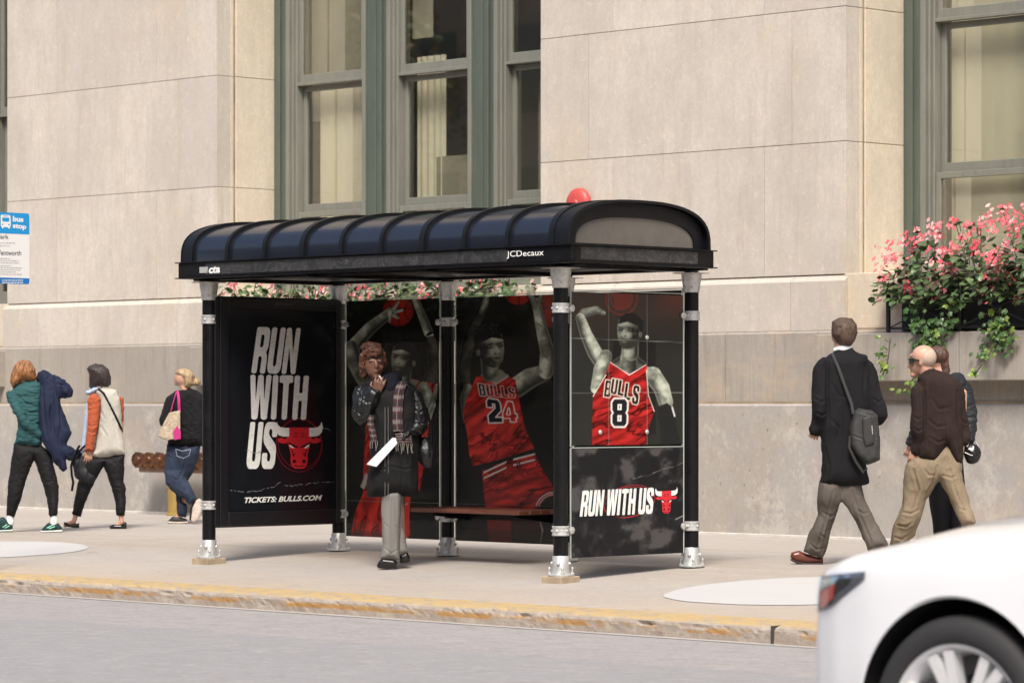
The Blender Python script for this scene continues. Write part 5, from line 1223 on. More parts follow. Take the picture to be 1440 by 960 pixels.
B.body(SKIND, [[(529,530,0,8),(536,546,0,10)], [(542,560,0,18),(541,600,0,17),(548,650,0,19)], [(508,548,0,9),(503,583,-10,7),(528,553,-20,6),(531,545,-22,5)], [(578,550,6,10),(595,585,0,8),(568,610,-18,6),(562,613,-20,5)],
    [(541,670,0,13),(551,730,-4,9),(551,782,-4,5),(540,792,-10,5)], [(562,670,4,13),(565,730,4,9),(569,774,6,5),(570,782,2,5)]],
    hands=[((529,552,-22,288,29),dict(curl=.45,side=1,dd=-.05,fan=.08)), ((570,610,-20,170,24),dict(curl=.6,side=-1,dd=0))], head=hd)
EYE = simple('dark_eye', (.01,.008,.008,1), .2).m
m_ = MB()
for x in (521.5, 534.5): B.ell(m_, x, 508.5, -14.2, 2.8, .9, 1.0)
B.raw(m_, 'eye', EYE)
m_ = MB()
for x in (521, 535): B.prim(m_, [(x-3.6,503.5,-14,.8),(x,502.3,-15,.9),(x+3.6,503.6,-14,.7)], n=6)
B.raw(m_, 'eyebrow', H_BLK)
B.blob('hair', H_AUB, [{'ell': (525,500,4,16.5,13,16)}, [(512,502,-4,6),(510,516,0,5.5),(512,528,4,4.5)], [(538,500,-2,5),(540,512,4,4.5)], [(516,495,-10,5),(524,492,-12,5.5),(534,494,-11,5)], [(519,500,-13,3),(527,499,-15,3)], [(513,488,2,5),(523,486,0,5),(533,488,0,4)]], vox=.006, sm=1, fold=.010, ff=34, fdir=(1,1,.7))
B.blob('hood', NV, [[(545,536,-6,10),(556,531,0,10.5),(549,546,-10,11)], [(540,548,-10,9),(560,546,-4,10)], [(520,545,0,9),(532,548,-8,8)]], fold=.006, ff=12)
B.blob('coat_body', COAT, [{'inf': ([(512,548),(530,541),(565,538),(582,548),(588,575),(590,612),(589,650),(589,692),(584,698),(560,697),(545,700),(517,698),(516,682),(521,645),(519,600),(513,570)], 22, 22)}], fold=.006, ff=8, fdir=(1,1,.6), vox=.008, sm=3,
    creases=[([(522,570),(530,590),(528,615)],1.6,.014), ([(575,600),(570,625),(576,650)],1.6,.014), ([(526,640),(524,670),(522,694)],1.6,.012), ([(560,640),(566,668),(564,694)],1.6,.012), ([(520,655),(540,660),(543,662)],1.2,.010), ([(550,655),(570,660),(586,656)],1.2,.010)])
B.blob('sleeve', LEA, [{'inf': (t1((118,418),(190,390),(232,400),(262,436),(305,446),(300,490),(275,560),(245,640),(205,700),(150,716),(104,682),(88,640),(93,560),(92,480)), 12, 12), 'dp': [(503,545,-2),(501,585,-10),(518,575,-20),(530,552,-24)]}], fold=.006, ff=20, vox=.007, sm=2,
    creases=[([(499,575),(506,582),(514,580)],1.2,.018), ([(500,590),(508,592),(516,588)],1.2,.018), ([(508,560),(516,566),(524,564)],1.1,.014), ([(503,550),(508,560),(506,570)],1.2,.014)])
B.blob('sleeve', LEA, [{'inf': (t1((500,382),(560,395),(620,448),(652,530),(688,640),(684,738),(645,792),(565,806),(502,862),(468,842),(482,782),(532,742),(574,690),(545,600),(512,500)), 13, 12), 'dp': [(580,550,4),(597,585,-2),(595,605,-8),(566,614,-22)]}], fold=.006, ff=20, vox=.007, sm=2,
    creases=[([(578,560),(586,566),(594,564)],1.2,.015), ([(582,575),(590,580),(598,576)],1.2,.017), ([(586,590),(592,596),(600,594)],1.2,.018), ([(578,598),(584,606),(592,608)],1.2,.016), ([(568,606),(574,612)],1.1,.014)])
GRJ = M('grey_corduroy', (.19,.18,.165), .9); GRJ.over(GRJ.ramp(GRJ.noise(34, 3, (1,1,.05)), .4, .65, 0, .6), (.13,.125,.115)); GRJ.bump(GRJ.noise(34, 2, (1,1,.05)), .5, .006); GRJ = GRJ.m
B.blob('trousers', GRJ, [{'inf': (t2((270,430),(380,430),(376,520),(368,600),(366,700),(366,826),(270,823),(261,815),(274,740),(272,640),(268,540)), 12, 12), 'd': -4}, {'inf': (t2((330,430),(400,430),(385,560),(385,640),(413,782),(372,802),(345,800),(340,600)), 10, 9), 'd': 7}], fold=.004, ff=12, fdir=(1,1,.3), vox=.007, sm=3, creases=[([(552,700),(551,740),(550,782)],1.0,.010), ([(541,735),(546,742)],1,.009), ([(556,738),(561,744)],1,.009), ([(541,770),(550,778),(560,772)],1.1,.010)])
BSHO = simple('black_leather_shoe', (.010,.010,.010,1), .28).m
for q, dd in ((t2((240,862),(250,838),(272,818),(340,826),(355,840),(352,868),(300,874),(250,876)), -6), (t2((366,800),(410,782),(426,812),(428,838),(400,846),(368,842)), 7)): B.blob('shoe', BSHO, [{'inf': (q, 7, 6), 'd': dd, 'step': .7}], vox=.005, sm=2)
# plaid scarf: hanging strips
PLD = M('red_plaid_wool', (.055,.012,.013), .9); uvn = PLD.attr('plaid'); sp = PLD.n('ShaderNodeSeparateXYZ'); PLD.L(uvn.outputs['Vector'], sp.inputs[0])
def band(o_, per, ph, wd):
    a = PLD.math('FRACT', PLD.math('ADD', PLD.math('MULTIPLY', o_, per), ph)); return PLD.math('LESS_THAN', a, wd)
PLD.over(PLD.math('MULTIPLY', band(sp.outputs[1], 4.5, .1, .36), .8), (.015,.012,.016)); PLD.over(PLD.math('MULTIPLY', band(sp.outputs[1], 4.5, .62, .34), .75), (.15,.135,.125)); PLD.over(PLD.math('MULTIPLY', band(sp.outputs[0], 1., .25, .15), .6), (.02,.015,.02)); PLD.over(PLD.math('MULTIPLY', band(sp.outputs[0], 1, .62, .08), .7), (.18,.16,.15))
PLD = PLD.m
def strip_cloth(name, pts, wd, mat, parent, tassel=0):
    m_ = MB(); V = []; uv = []; n = len(pts)
    for i, (x, y, d) in enumerate(pts):
        for k in range(7):
            u = k/6-.5; V.append(B.P(x+u*wd, y+sin(u*9+i)*.5, d-2.2*cos(u*pi)+.8*sin(i*1.7+k))); uv.append((k/6, i/(n-1)))
    F = [(i*7+k, i*7+k+1, i*7+k+8, i*7+k+7) for i in range(n-1) for k in range(6)]
    nb = len(V); V += [v+FW*.012 for v in V]; uv += uv
    F += [tuple(nb+q for q in reversed(f)) for f in F]+[(k, nb+k, nb+k+1, k+1) for k in range(6)]+[(i*7, (i+1)*7, nb+(i+1)*7, nb+i*7) for i in range(n-1)]+[(i*7+6, nb+i*7+6, nb+(i+1)*7+6, (i+1)*7+6) for i in range(n-1)]
    m_.add(V, F); o = m_.build(name, [mat], parent, True)
    at_ = o.data.attributes.new('plaid', 'FLOAT_VECTOR', 'POINT')
    at_.data.foreach_set('vector', [c for a, b in uv for c in (a, b, 0)])
    if tassel:
        t = MB(); x, y, d = pts[-1]; r_ = random.Random(4)
        for k in range(tassel):
            xx = x+(k/(tassel-1)-.5)*wd; e = r_.uniform(9, 14); t.tube([B.P(xx, y, d-2), B.P(xx+r_.uniform(-1.5,1.5), y+e*.5, d-3), B.P(xx+r_.uniform(-2.5,2.5), y+e, d-2)], .0035, 5)
        t.build('scarf_tassel', [simple('scarf_fringe', (.15,.14,.12,1), .9).m], o)
    return o
strip_cloth('scarf', [(566,536,-12),(562,548,-24),(560,562,-26),(559,578,-27),(559,594,-28),(560,606,-28)], 14, PLD, B.root)
strip_cloth('scarf', [(521,583,-25),(521,596,-25),(524,608,-26),(526,620,-25)], 9, PLD, B.root, 4)
strip_cloth('scarf', [(566,608,-27),(568,616,-28),(569,624,-27)], 22, PLD, B.root, 9)
m_ = MB()
for x in (541.5, 546): m_.tube([B.P(x, y, -23.0+abs(y-600)*.01) for y in (572,600,630,660,696)], .0035, 6)
B.raw(m_, 'coat_zip', simple('zip_metal', (.30,.29,.27,1), .35, .8).m)
PAP = simple('white_paper', (.60,.60,.62,1), .8, nz=(30,.15)).m
pp = MB()
for k in range(3): B.slab(pp, [(515.5+k,652.5-k*1.2,0),(552-k*.8,615+k,4),(564.5,616.5,3),(529+k*.6,656,-2)], -30+k*1.8, -29.2+k*1.8)
o = pp.build('folded_papers', [PAP], None, False); tag(o, 'white folded papers held in the hand of the woman in the shelter', 'papers')
cg = MB(); cg.tube([B.P(533,528,-27), B.P(537,533,-33)], .0040, 8); o = cg.build('cigarette', [PAP], None); tag(o, 'lit white cigarette between the fingers of the woman in the shelter', 'cigarette')
hb = thing('handbag', B.P(600, 656, 4), 'black leather handbag hanging at the hip of the woman in the shelter', 'bag')
keep = B.root; B.root = hb
B.blob('bag_body', LEA, [{'c': [(597,622,2,9),(600,636,2,14),(601,646,2,12)], 'sq': .6}, {'c': [(590,640,2,8),(609,640,2,6)], 'sq': .6}], fold=.006, ff=14)
m_ = MB(); m_.tube([B.P(*q) for q in ((592,620,2),(590,600,6),(584,570,10),(576,545,6))], .010, 8); m_.tube([B.P(*q) for q in ((606,622,2),(606,600,6),(600,575,12),(584,548,10))], .010, 8); B.raw(m_, 'bag_strap', BLKP); B.root = keep

# --- 5 tall man, black overcoat
t1 = tr(1100, 430, 2.525)
B = Body('person', groundZ(794), 'tall man in long black overcoat and grey trousers with a grey bag across his back', (1180, 794))
OVC = cloth('black_wool_overcoat', (.0065,.0065,.008), .9, wr=.3, wsc=6, stretch=(1,1,.6)); GTR = cloth('taupe_trousers', (.095,.080,.068), .85, wsc=8, stretch=(1,1,.3), wr=.4)
def hd(m_):
    B.ell(m_, 1186, 466, 0, 15.5, 19, 17); B.ell(m_, 1178, 472, 8, 9, 12, 9); B.ell(m_, 1173.4, 466.5, -3, 2, 5, 3.5)
B.body(SKIN, [[(1184,480,0,11),(1184,496,0,12)], [(1184,512,0,20),(1185,570,0,20),(1184,640,0,22)], [(1152,518,-12,11),(1152,577,-14,8.5),(1148,606,0,7)], [(1220,520,12,11),(1238,577,10,8.5),(1226,596,22,7)],
    [(1170,680,-6,15),(1163,730,6,10),(1147,776,18,6),(1135,787,26,5)], [(1198,680,6,15),(1216,731,-2,10),(1236,772,-16,6),(1240,785,-20,5)]], hands=[((1149,600,2,110,24),dict(curl=.7))], head=hd)
B.blob('hair', H_BRN, [{'inf': (t1((176,80),(180,54),(204,42),(245,44),(263,66),(266,96),(256,124),(240,143),(206,142),(190,122),(176,104)), 20, 16), 'd': -3}], vox=.005, sm=2, fold=.003, ff=60)
B.blob('shirt_collar', simple('white_shirt', (.75,.75,.74,1), .8).m, [{'c': [(1175,492,-4,4),(1184,490,-10,5),(1193,490,-6,5)]}], vox=.006)
B.blob('overcoat', OVC, [{'inf': (t1((186,162),(210,152),(245,150),(272,166),(300,180),(304,260),(306,360),(300,440),(295,520),(299,590),(309,628),(295,633),(240,641),(180,639),(134,633),(145,600),(140,520),(136,440),(134,300),(136,200),(165,174)), 22, 22)}, {'inf': (t1((296,182),(322,200),(336,232),(346,300),(368,362),(373,392),(352,420),(322,428),(300,420),(296,300),(288,220)), 13, 13), 'dp': [(1222,515,12),(1240,580,8),(1230,598,16)]},
    {'inf': (t1((150,182),(128,196),(110,222),(107,300),(108,380),(110,402),(97,436),(104,456),(130,460),(158,440),(166,380),(166,260)), 13, 13), 'dp': [(1152,515,-12),(1151,577,-14),(1144,606,0)]}, {'inf': (t1((182,160),(206,150),(246,149),(262,166),(246,176),(206,172)), 11, 6), 'd': -4}], fold=.008, ff=7, fdir=(1,1,.5), vox=.009, sm=3,
    creases=[([(1164,510),(1163,550),(1166,600)],1.6,.022), ([(1216,512),(1214,550),(1218,590)],1.6,.022), ([(1186,520),(1186,600),(1186,683)],.8,.010), ([(1146,560),(1155,566),(1160,562)],1.4,.018), ([(1148,580),(1156,584),(1162,580)],1.3,.016), ([(1228,560),(1236,566),(1242,560)],1.3,.016), ([(1170,590),(1180,602),(1176,620)],1.8,.014), ([(1160,630),(1166,655),(1162,680)],1.8,.014), ([(1205,655),(1210,670),(1208,682)],1.6,.014), ([(1170,540),(1180,556),(1196,560)],1.8,.012)])
B.blob('trousers', GTR, [{'inf': (t1((136,620),(206,625),(211,690),(187,750),(168,800),(162,850),(142,897),(78,870),(100,800),(128,742),(124,690)), 14, 13), 'dp': [(1168,690,-4),(1163,733,8),(1145,780,18)]}, {'inf': (t1((190,625),(276,620),(292,690),(332,770),(366,830),(374,850),(332,866),(306,869),(290,830),(264,770),(232,715),(205,690)), 14, 13), 'dp': [(1195,690,4),(1216,731,-2),(1236,770,-16)]}], fold=.006, ff=10, fdir=(1,1,.35), vox=.008, sm=3,
    creases=[([(1172,690),(1160,735),(1148,775)],1.3,.016), ([(1158,720),(1168,726),(1174,722)],1.4,.014), ([(1198,690),(1210,725),(1228,768)],1.3,.016), ([(1204,715),(1214,722),(1222,720)],1.3,.014), ([(1140,765),(1148,772),(1160,770)],1.2,.014), ([(1152,750),(1160,756)],1.2,.012)])
BRS = simple('brown_leather_shoe', (.12,.032,.018,1), .3).m; DSO = simple('dark_sole', (.03,.02,.018,1), .6).m
o = B.blob('shoe', BRS, [{'inf': (t1((28,890),(34,874),(60,868),(88,880),(120,890),(146,895),(145,910),(95,914),(48,908)), 8, 7), 'd': 24}], vox=.006, sm=2); B.blob('shoe_sole', DSO, [{'inf': (t1((30,896),(60,908),(100,912),(145,908),(145,919),(96,921),(50,913),(30,902)), 8.5, 3), 'd': 24, 'step': .6}], vox=.005, sm=2, parent=o)
B.blob('shoe', BRS, [{'inf': ([(1226,776),(1240,774),(1250,784),(1252,793),(1224,796),(1218,792)], 8, 7), 'd': -16}], vox=.006, sm=2)
mb_ = thing('messenger_bag', B.P(1216, 652, -36), 'dark grey messenger bag slung behind the tall man in the black overcoat', 'bag'); keep = B.root; B.root = mb_
GBG = cloth('grey_nylon_bag', (.035,.035,.034), .6, wr=.3)
B.blob('bag_body', GBG, [{'inf': (t1((256,374),(270,363),(320,372),(338,390),(347,480),(346,546),(302,563),(268,532),(245,495),(240,430)), 12, 9), 'dp': [(1197,580,-30),(1236,590,-36),(1225,645,-36)]}], vox=.007, sm=4, fold=.004, ff=12, creases=[([(1205,578),(1228,584),(1236,600)],1.0,.012), ([(1199,612),(1215,618),(1236,614)],1.0,.010)])
B.blob('bag_pocket', GBG, [{'inf': (t1((284,398),(316,386),(328,470),(326,488),(296,502),(286,470)), 4, 4), 'd': -47}], vox=.006, sm=3)
m_ = MB(); m_.tube([B.P(*q) for q in ((1170,497,-15),(1178,515,-25),(1187,540,-27),(1197,567,-30),(1200,582,-34))], .013, 8); m_.tube([B.P(*q) for q in ((1196,612,-36),(1194,628,-36),(1203,648,-34),(1214,664,-32),(1219,657,-32))], .012, 8); B.raw(m_, 'bag_strap', simple('dark_webbing', (.03,.03,.03,1), .8).m)
m_ = MB(); m_.tube([B.P(1226,598,-50.5), B.P(1227,610,-50.5)], .004, 6); B.raw(m_, 'bag_zip', GAL); B.root = keep

# --- 6 bald man in brown jacket
t1 = tr(1240, 470, 3.094)
B = Body('person', groundZ(789), 'bald man in sunglasses, dark brown jacket and khaki trousers with hand in pocket', (1320, 789))
BRJ = cloth('dark_brown_tweed', (.022,.012,.010), .9, wr=.35, wsc=7); KHA = cloth('khaki_cotton', (.225,.175,.115), .9, wsc=8, stretch=(1,1,.4), wr=.5)
def hd(m_):
    B.ell(m_, 1299, 501, 0, 17, 16, 16.5); B.ell(m_, 1290, 513, 6, 10, 14, 11); B.prim(m_, [(1280,508,8,2),(1277.5,515,9,2.6)]); B.ell(m_, 1282, 521, 8, 3.2, 1.8, 4); B.ell(m_, 1285, 527, 7, 5.5, 4, 5)
    B.ell(m_, 1294.5, 510, -12.5, 2.8, 5, 2); B.ell(m_, 1282, 500, 6, 4, 3, 7)
B.body(SKIN, [[(1299,514,0,11),(1306,530,2,12)], [(1318,548,0,20),(1322,600,0,20),(1320,645,0,22)], [(1292,552,-12,10),(1292,600,-14,8),(1283,636,-4,6)], [(1354,552,12,10),(1354,600,14,8),(1352,636,6,6)],
    [(1302,652,-4,15),(1284,708,10,10),(1262,760,24,6),(1252,782,30,5)], [(1336,652,6,15),(1346,700,0,10),(1376,755,-16,6),(1384,780,-20,5)]], hands=[((1285,634,-8,100,22),dict(curl=.5))], head=hd)
B.blob('hair', simple('white_stubble', (.50,.38,.30,1), .8, nz=(80,.2)).m, [{'ell': (1302,502.5,-1.5,15.2,15.0,15.8)}], vox=.006, sm=3)
m_ = MB(); B.slab(m_, [(1277,504),(1285,503.5),(1286,510),(1279,510.5)], -6, 8); B.slab(m_, [(1284,504),(1295,506),(1295,508),(1285,507.5)], -13.5, -12); B.raw(m_, 'sunglasses', simple('black_plastic', (.01,.01,.01,1), .2).m, None, False)
B.blob('jacket', BRJ, [{'inf': (t1((158,182),(190,160),(215,150),(270,165),(322,188),(338,215),(345,260),(348,400),(352,540),(345,560),(320,563),(304,530),(285,484),(265,522),(240,567),(200,556),(160,536),(162,460),(158,330),(152,230)), 20, 20)}, {'inf': (t1((150,214),(134,228),(124,262),(130,330),(124,400),(130,460),(124,515),(150,532),(178,500),(186,420),(192,320),(180,240)), 12, 12), 'dp': [(1290,552,-12),(1292,600,-14),(1284,630,-4)]},
    {'inf': (t1((320,190),(346,214),(362,262),(367,330),(382,400),(386,455),(370,482),(346,478),(340,400),(332,300),(318,230)), 12, 11), 'dp': [(1352,552,12),(1358,600,14),(1360,620,8)]}, {'inf': (t1((156,190),(186,156),(222,148),(232,162),(190,182),(165,204)), 10, 5), 'd': -5}], fold=.006, ff=9, fdir=(1,1,.6), vox=.008, sm=3,
    creases=[([(1300,550),(1301,590),(1298,625)],1.4,.020), ([(1346,550),(1347,590),(1351,620)],1.4,.020), ([(1324,525),(1326,580),(1331,626)],.8,.009), ([(1285,585),(1291,590),(1297,586)],1.2,.014), ([(1286,602),(1292,606),(1298,602)],1.2,.014), ([(1306,590),(1318,600),(1332,598)],1.6,.012), ([(1308,615),(1320,622),(1330,618)],1.5,.012), ([(1352,590),(1358,595),(1363,590)],1.2,.014), ([(1310,560),(1320,575),(1338,572)],1.8,.010)])
B.blob('trousers', KHA, [{'inf': (t1((108,565),(140,528),(200,530),(285,478),(330,530),(348,560),(346,600),(352,640),(376,710),(408,820),(352,836),(322,775),(292,705),(252,632),(226,662),(192,722),(172,792),(142,872),(92,924),(34,918),(45,850),(70,790),(90,740),(95,650),(98,600)), 15, 15), 'dp': [(1320,650,0),(1284,709,10),(1258,765,24),(1346,700,0),(1370,740,-14)]}], fold=.005, ff=11, fdir=(1,1,.6), vox=.008, sm=3,
    creases=[([(1284,660),(1292,690),(1284,720)],1.5,.020), ([(1318,655),(1312,680),(1302,695)],1.5,.018), ([(1270,720),(1282,722),(1292,716)],1.3,.018), ([(1262,738),(1274,740),(1284,734)],1.3,.018), ([(1258,755),(1268,758),(1278,752)],1.3,.016), ([(1336,660),(1344,690),(1356,720)],1.4,.016), ([(1300,660),(1306,668),(1316,668)],1.3,.014), ([(1326,668),(1338,672),(1346,668)],1.3,.014), ([(1350,715),(1360,718)],1.2,.014)])
shoe(B, 'shoe', BRS, None, (1262, 785), (1234, 782), 8, 11, DSO, 26, 40); shoe(B, 'shoe', BRS, None, (1392, 786), (1368, 792), 8, 11, DSO, -22, -10)

# --- 7 person beyond the bald man
B = Body('person', groundZ(783), 'brown haired person in dark quilted jacket walking beyond the bald man, mostly hidden', (1330, 783))
QLT = cloth('charcoal_quilted_nylon', (.018,.020,.026), .5, wsc=14, stretch=(.5,.5,2.0), wr=.8); BTR = cloth('black_trousers', (.012,.012,.015), .8)
def hd(m_): B.ell(m_, 1317, 503, 0, 13, 16, 14); B.ell(m_, 1309, 507, 6, 6, 10, 8)
B.body(SKIN, [[(1318,512,0,9),(1322,528,0,11)], [(1328,548,0,18),(1328,600,0,18),(1328,640,0,18)], [(1308,552,-12,9),(1300,600,-10,7),(1280,628,10,6)], [(1352,550,12,9),(1362,600,12,7),(1362,622,4,6)], [(1320,650,-2,14),(1322,700,2,9),(1322,766,4,5),(1312,778,10,5)], [(1336,650,4,14),(1346,700,-6,9),(1350,766,-10,5),(1340,778,-4,5)]],
    hands=[((1362,618,2,95,20),dict(curl=.8)), ((1280,628,10,110,20),dict(curl=.6))], head=hd)
B.blob('hair', H_BR2, [{'ell': (1319,500,-2,15.5,14,15)}, [(1326,506,-4,8),(1329,520,-4,7),(1328,528,-4,6)]], vox=.007, sm=3, fold=.004, ff=30)
B.blob('jacket', QLT, [{'c': [(1312,545,-6,14),(1345,538,8,15)], 'sq': .85}, {'c': [(1330,560,0,28),(1330,630,0,27)], 'sq': .62}, [(1354,545,12,12),(1361,572,12,12),(1364,600,10,11),(1362,618,4,9)], [(1304,553,-12,11),(1298,595,-8,10),(1281,622,8,8.5)]], fold=.008, ff=14, fdir=(.5,.5,1.6))
B.blob('trousers', BTR, [[(1320,648,-2,18),(1322,700,2,15),(1324,735,3,13),(1323,766,4,11)], [(1336,648,4,17),(1346,700,-6,13),(1350,766,-10,11)]], fold=.006)
shoe(B, 'shoe', BSH, None, (1330, 780), (1304, 783), 7, 9, DSO, 4, 14); shoe(B, 'shoe', BSH, None, (1358, 781), (1334, 784), 7, 9, DSO, -10, 0)
cb = thing('camera_bag', B.P(1368, 652, 0), 'shiny black bag hanging from the hand of the person in the quilted jacket', 'bag'); keep = B.root; B.root = cb
B.blob('bag_body', simple('gloss_black_vinyl', (.010,.010,.010,1), .22).m, [{'ell': (1367,638,0,12.5,14.5,10)}], fold=.004, ff=20)
m_ = MB(); m_.tube([B.P(*q) for q in ((1360,628,-8),(1364,618,-2),(1372,620,2),(1377,630,0))], .006, 6); m_.tube([B.P(*q) for q in ((1357,636,-8),(1366,640,-10),(1378,638,-5))], .004, 6); B.raw(m_, 'bag_trim', GAL); B.root = keep

bpy.data.scenes.remove(WS)
# ------------------------------------------------------------ car (a white saloon driving to the left)
YN = 8.75; XC = None
Zw = 10.83; lw_ = (1342-720)/FP*Zw
wc = FW*Zw+RT*lw_; XC, YN = wc.x, wc.y      # near front wheel outer face centre on the ground plan
ZR = rz(YN); RW = .365; ZWC = ZR+RW
CARP = M('white_car_paint', (.76,.77,.79,1), .22); CARP.b.inputs['Coat Weight'].default_value = .8; CARP.b.inputs['Coat Roughness'].default_value = .04; CARP = CARP.m
TYRE = M('tyre_rubber', (.022,.022,.023,1), .75); TYRE.bump(TYRE.noise(60, 3), .15, .003); TYRE = TYRE.m
RIMM = M('alloy_rim', (.80,.80,.81,1), .38, .4).m; DARK = simple('wheel_well_black', (.006,.006,.006,1), .9).m
LAMPC = clearglass('headlamp_lens', (.92,.94,.96,1), .05, .02); CHR = simple('chrome', (.75,.75,.77,1), .1, 1).m; AMB = simple('orange_reflector', (.50,.07,.05,1), .3).m
CGL = clearglass('car_window_glass', (.10,.12,.12,1), .08, .02)
car = thing('car', (XC+1.3, YN+.9, ZR), 'white car driving past at the lower right corner, its front wheel and headlight showing', 'car')
W2 = .92; YC = YN+W2-.01     # half width, centre line
LF = -.84; LB = 3.85         # nose and tail measured from the front axle
def lerp(t, tab):
    for (a, va), (b, vb) in zip(tab[:-1], tab[1:]):
        if t <= b:
            k = (t-a)/(b-a); k = max(0, min(1, k)); k = k*k*(3-2*k)*.5+k*.5; return va+(vb-va)*k
    return tab[-1][1]
# heights above the road
TOPC = [(-.84,.66),(-.81,.79),(-.74,.885),(-.6,.945),(-.2,1.045),(.3,1.11),(.75,1.145),(3.0,1.16),(3.6,1.13),(3.85,.98)]     # centre line of bonnet, sill of windows, boot
SHD = [(-.84,.62),(-.81,.76),(-.72,.845),(-.5,.895),(-.1,.945),(.4,.99),(.9,1.02),(3.0,1.05),(3.6,1.05),(3.85,.93)]                # shoulder at the side
HW = [(-.84,.46),(-.82,.57),(-.78,.68),(-.70,.775),(-.55,.85),(-.35,.90),(0,.92),(2.8,.92),(3.4,.89),(3.75,.78),(3.85,.62)]
BOT = [(-.84,.32),(-.80,.22),(-.65,.18),(3.5,.20),(3.85,.36)]
st_ = [-.84,-.835,-.825,-.81,-.785,-.75,-.70,-.64,-.56,-.48,-.4,-.3,-.2,-.1,0,.1,.2,.3,.4,.5,.65,.8,1,1.3,1.6,2,2.4,2.8,3.0,3.2,3.4,3.55,3.7,3.78,3.83,3.85]
V = []; F = []
def ring(x):
    hw, tc, sh_, bo = lerp(x, HW), lerp(x, TOPC), lerp(x, SHD), lerp(x, BOT); half = []
    zm = bo+(sh_-bo)*.55
    half += [(0, bo), (hw*.80, bo), (hw*.93, bo+.03), (hw*.975, bo+.10), (hw*.995, bo+(zm-bo)*.6), (hw*1.0, zm), (hw*.995, zm+(sh_-zm)*.45), (hw*.985, sh_-.07), (hw*.972, sh_-.028), (hw*.945, sh_-.002), (hw*.90, sh_+.018)]
    for k in range(1, 7):
        t = k/6; half.append((hw*.90*(1-t), sh_+.018+(tc-sh_-.018)*(1-(1-t)**2.2)))
    return [(x, y, z) for y, z in half]+[(x, -y, z) for y, z in half[-2:0:-1]]
R_ = [ring(x) for x in st_]; n = len(R_[0])
for r in R_: V += [(XC+x, YC-y, ZR+z) for x, y, z in r]
for i in range(len(R_)-1):
    for k in range(n): F.append((i*n+k, i*n+(k+1) % n, (i+1)*n+(k+1) % n, (i+1)*n+k))
F.append(tuple(range(n))); F.append(tuple((len(R_)-1)*n+k for k in range(n-1, -1, -1)))
mb = MB(); mb.add(V, F); me = mb.mesh('body', [CARP, DARK], False); o = bpy.data.objects.new('tmp', me); COL.objects.link(o)
sb = o.modifiers.new('s', 'SUBSURF'); sb.levels = 2; sb.render_levels = 2
cut = MB(); cut.cur = 0
for xw_ in (0, 2.78):
    for yy, s_ in ((YC-W2-.15, 1), (YC+W2+.15, -1)):
        cut.lathe((XC+xw_, yy, ZWC+.012), (0, s_, 0), [(.415, 0), (.415, .48)], 48)
cm = cut.mesh('cut', [DARK], False); co_ = bpy.data.objects.new('cut', cm); COL.objects.link(co_)
bo_ = o.modifiers.new('b', 'BOOLEAN'); bo_.operation = 'DIFFERENCE'; bo_.object = co_; bo_.solver = 'EXACT'; bo_.material_mode = 'TRANSFER'
m2 = bpy.data.meshes.new_from_object(o.evaluated_get(bpy.context.evaluated_depsgraph_get()))
bpy.data.objects.remove(o); bpy.data.objects.remove(co_)
m2.polygons.foreach_set('use_smooth', [True]*len(m2.polygons)); m2.set_sharp_from_angle(angle=radians(38)); cb_ = ob('body', m2, car)
# arch lip
for xw_ in (0, 2.78):
    lip = MB()
    pts = [(XC+xw_+.412*cos(a), YN+.012-.0, ZWC+.012+.412*sin(a)) for a in [radians(-20+220*k/40) for k in range(41)]]
    lip.tube(pts, .006, 6)
    lip.build('wheel_arch_trim', [CARP], car)
# cabin
CAB = [(.55,.70,1.00,.66,1.02),(1.35,.72,.96,.60,1.40),(1.75,.72,.96,.59,1.44),(2.4,.72,.96,.58,1.43),(3.25,.70,.98,.62,1.10)]
V = []; F = []
cabx = [(.65,1.11,.70,1.12,.66),(1.5,1.08,.80,1.48,.60),(1.85,1.08,.80,1.535,.58),(2.35,1.08,.80,1.52,.57),(2.8,1.1,.78,1.40,.58),(3.4,1.14,.70,1.16,.62)]
for x, zb_, yb_, zt, yt in cabx: V += [(XC+x, YC-yb_, ZR+zb_-.04), (XC+x, YC-yt, ZR+zt), (XC+x, YC, ZR+zt+.025), (XC+x, YC+yt, ZR+zt), (XC+x, YC+yb_, ZR+zb_-.04)]
for i in range(5):
    for k in range(4): F.append((i*5+k, i*5+k+1, (i+1)*5+k+1, (i+1)*5+k))
mb = MB(); mb.add(V, F); mb.m = [1 if (k % 4 in (0, 3) or k//4 in (0, 4)) else 0 for k in range(20)]
mb.build('cabin', [CARP, CGL], car, True)
mb = MB(); 
for ys_ in (-1, 1):
    for i in (0, 1, 3, 4):
        a = V[i*5+(1 if ys_ < 0 else 3)]; b = V[(i+1)*5+(1 if ys_ < 0 else 3)]; mb.tube([a, b], .022, 8)
    for i in (2,): mb.tube([V[i*5+(0 if ys_ < 0 else 4)], V[i*5+(1 if ys_ < 0 else 3)]], .025, 8)
mb.build('roof_pillar', [CARP], car)
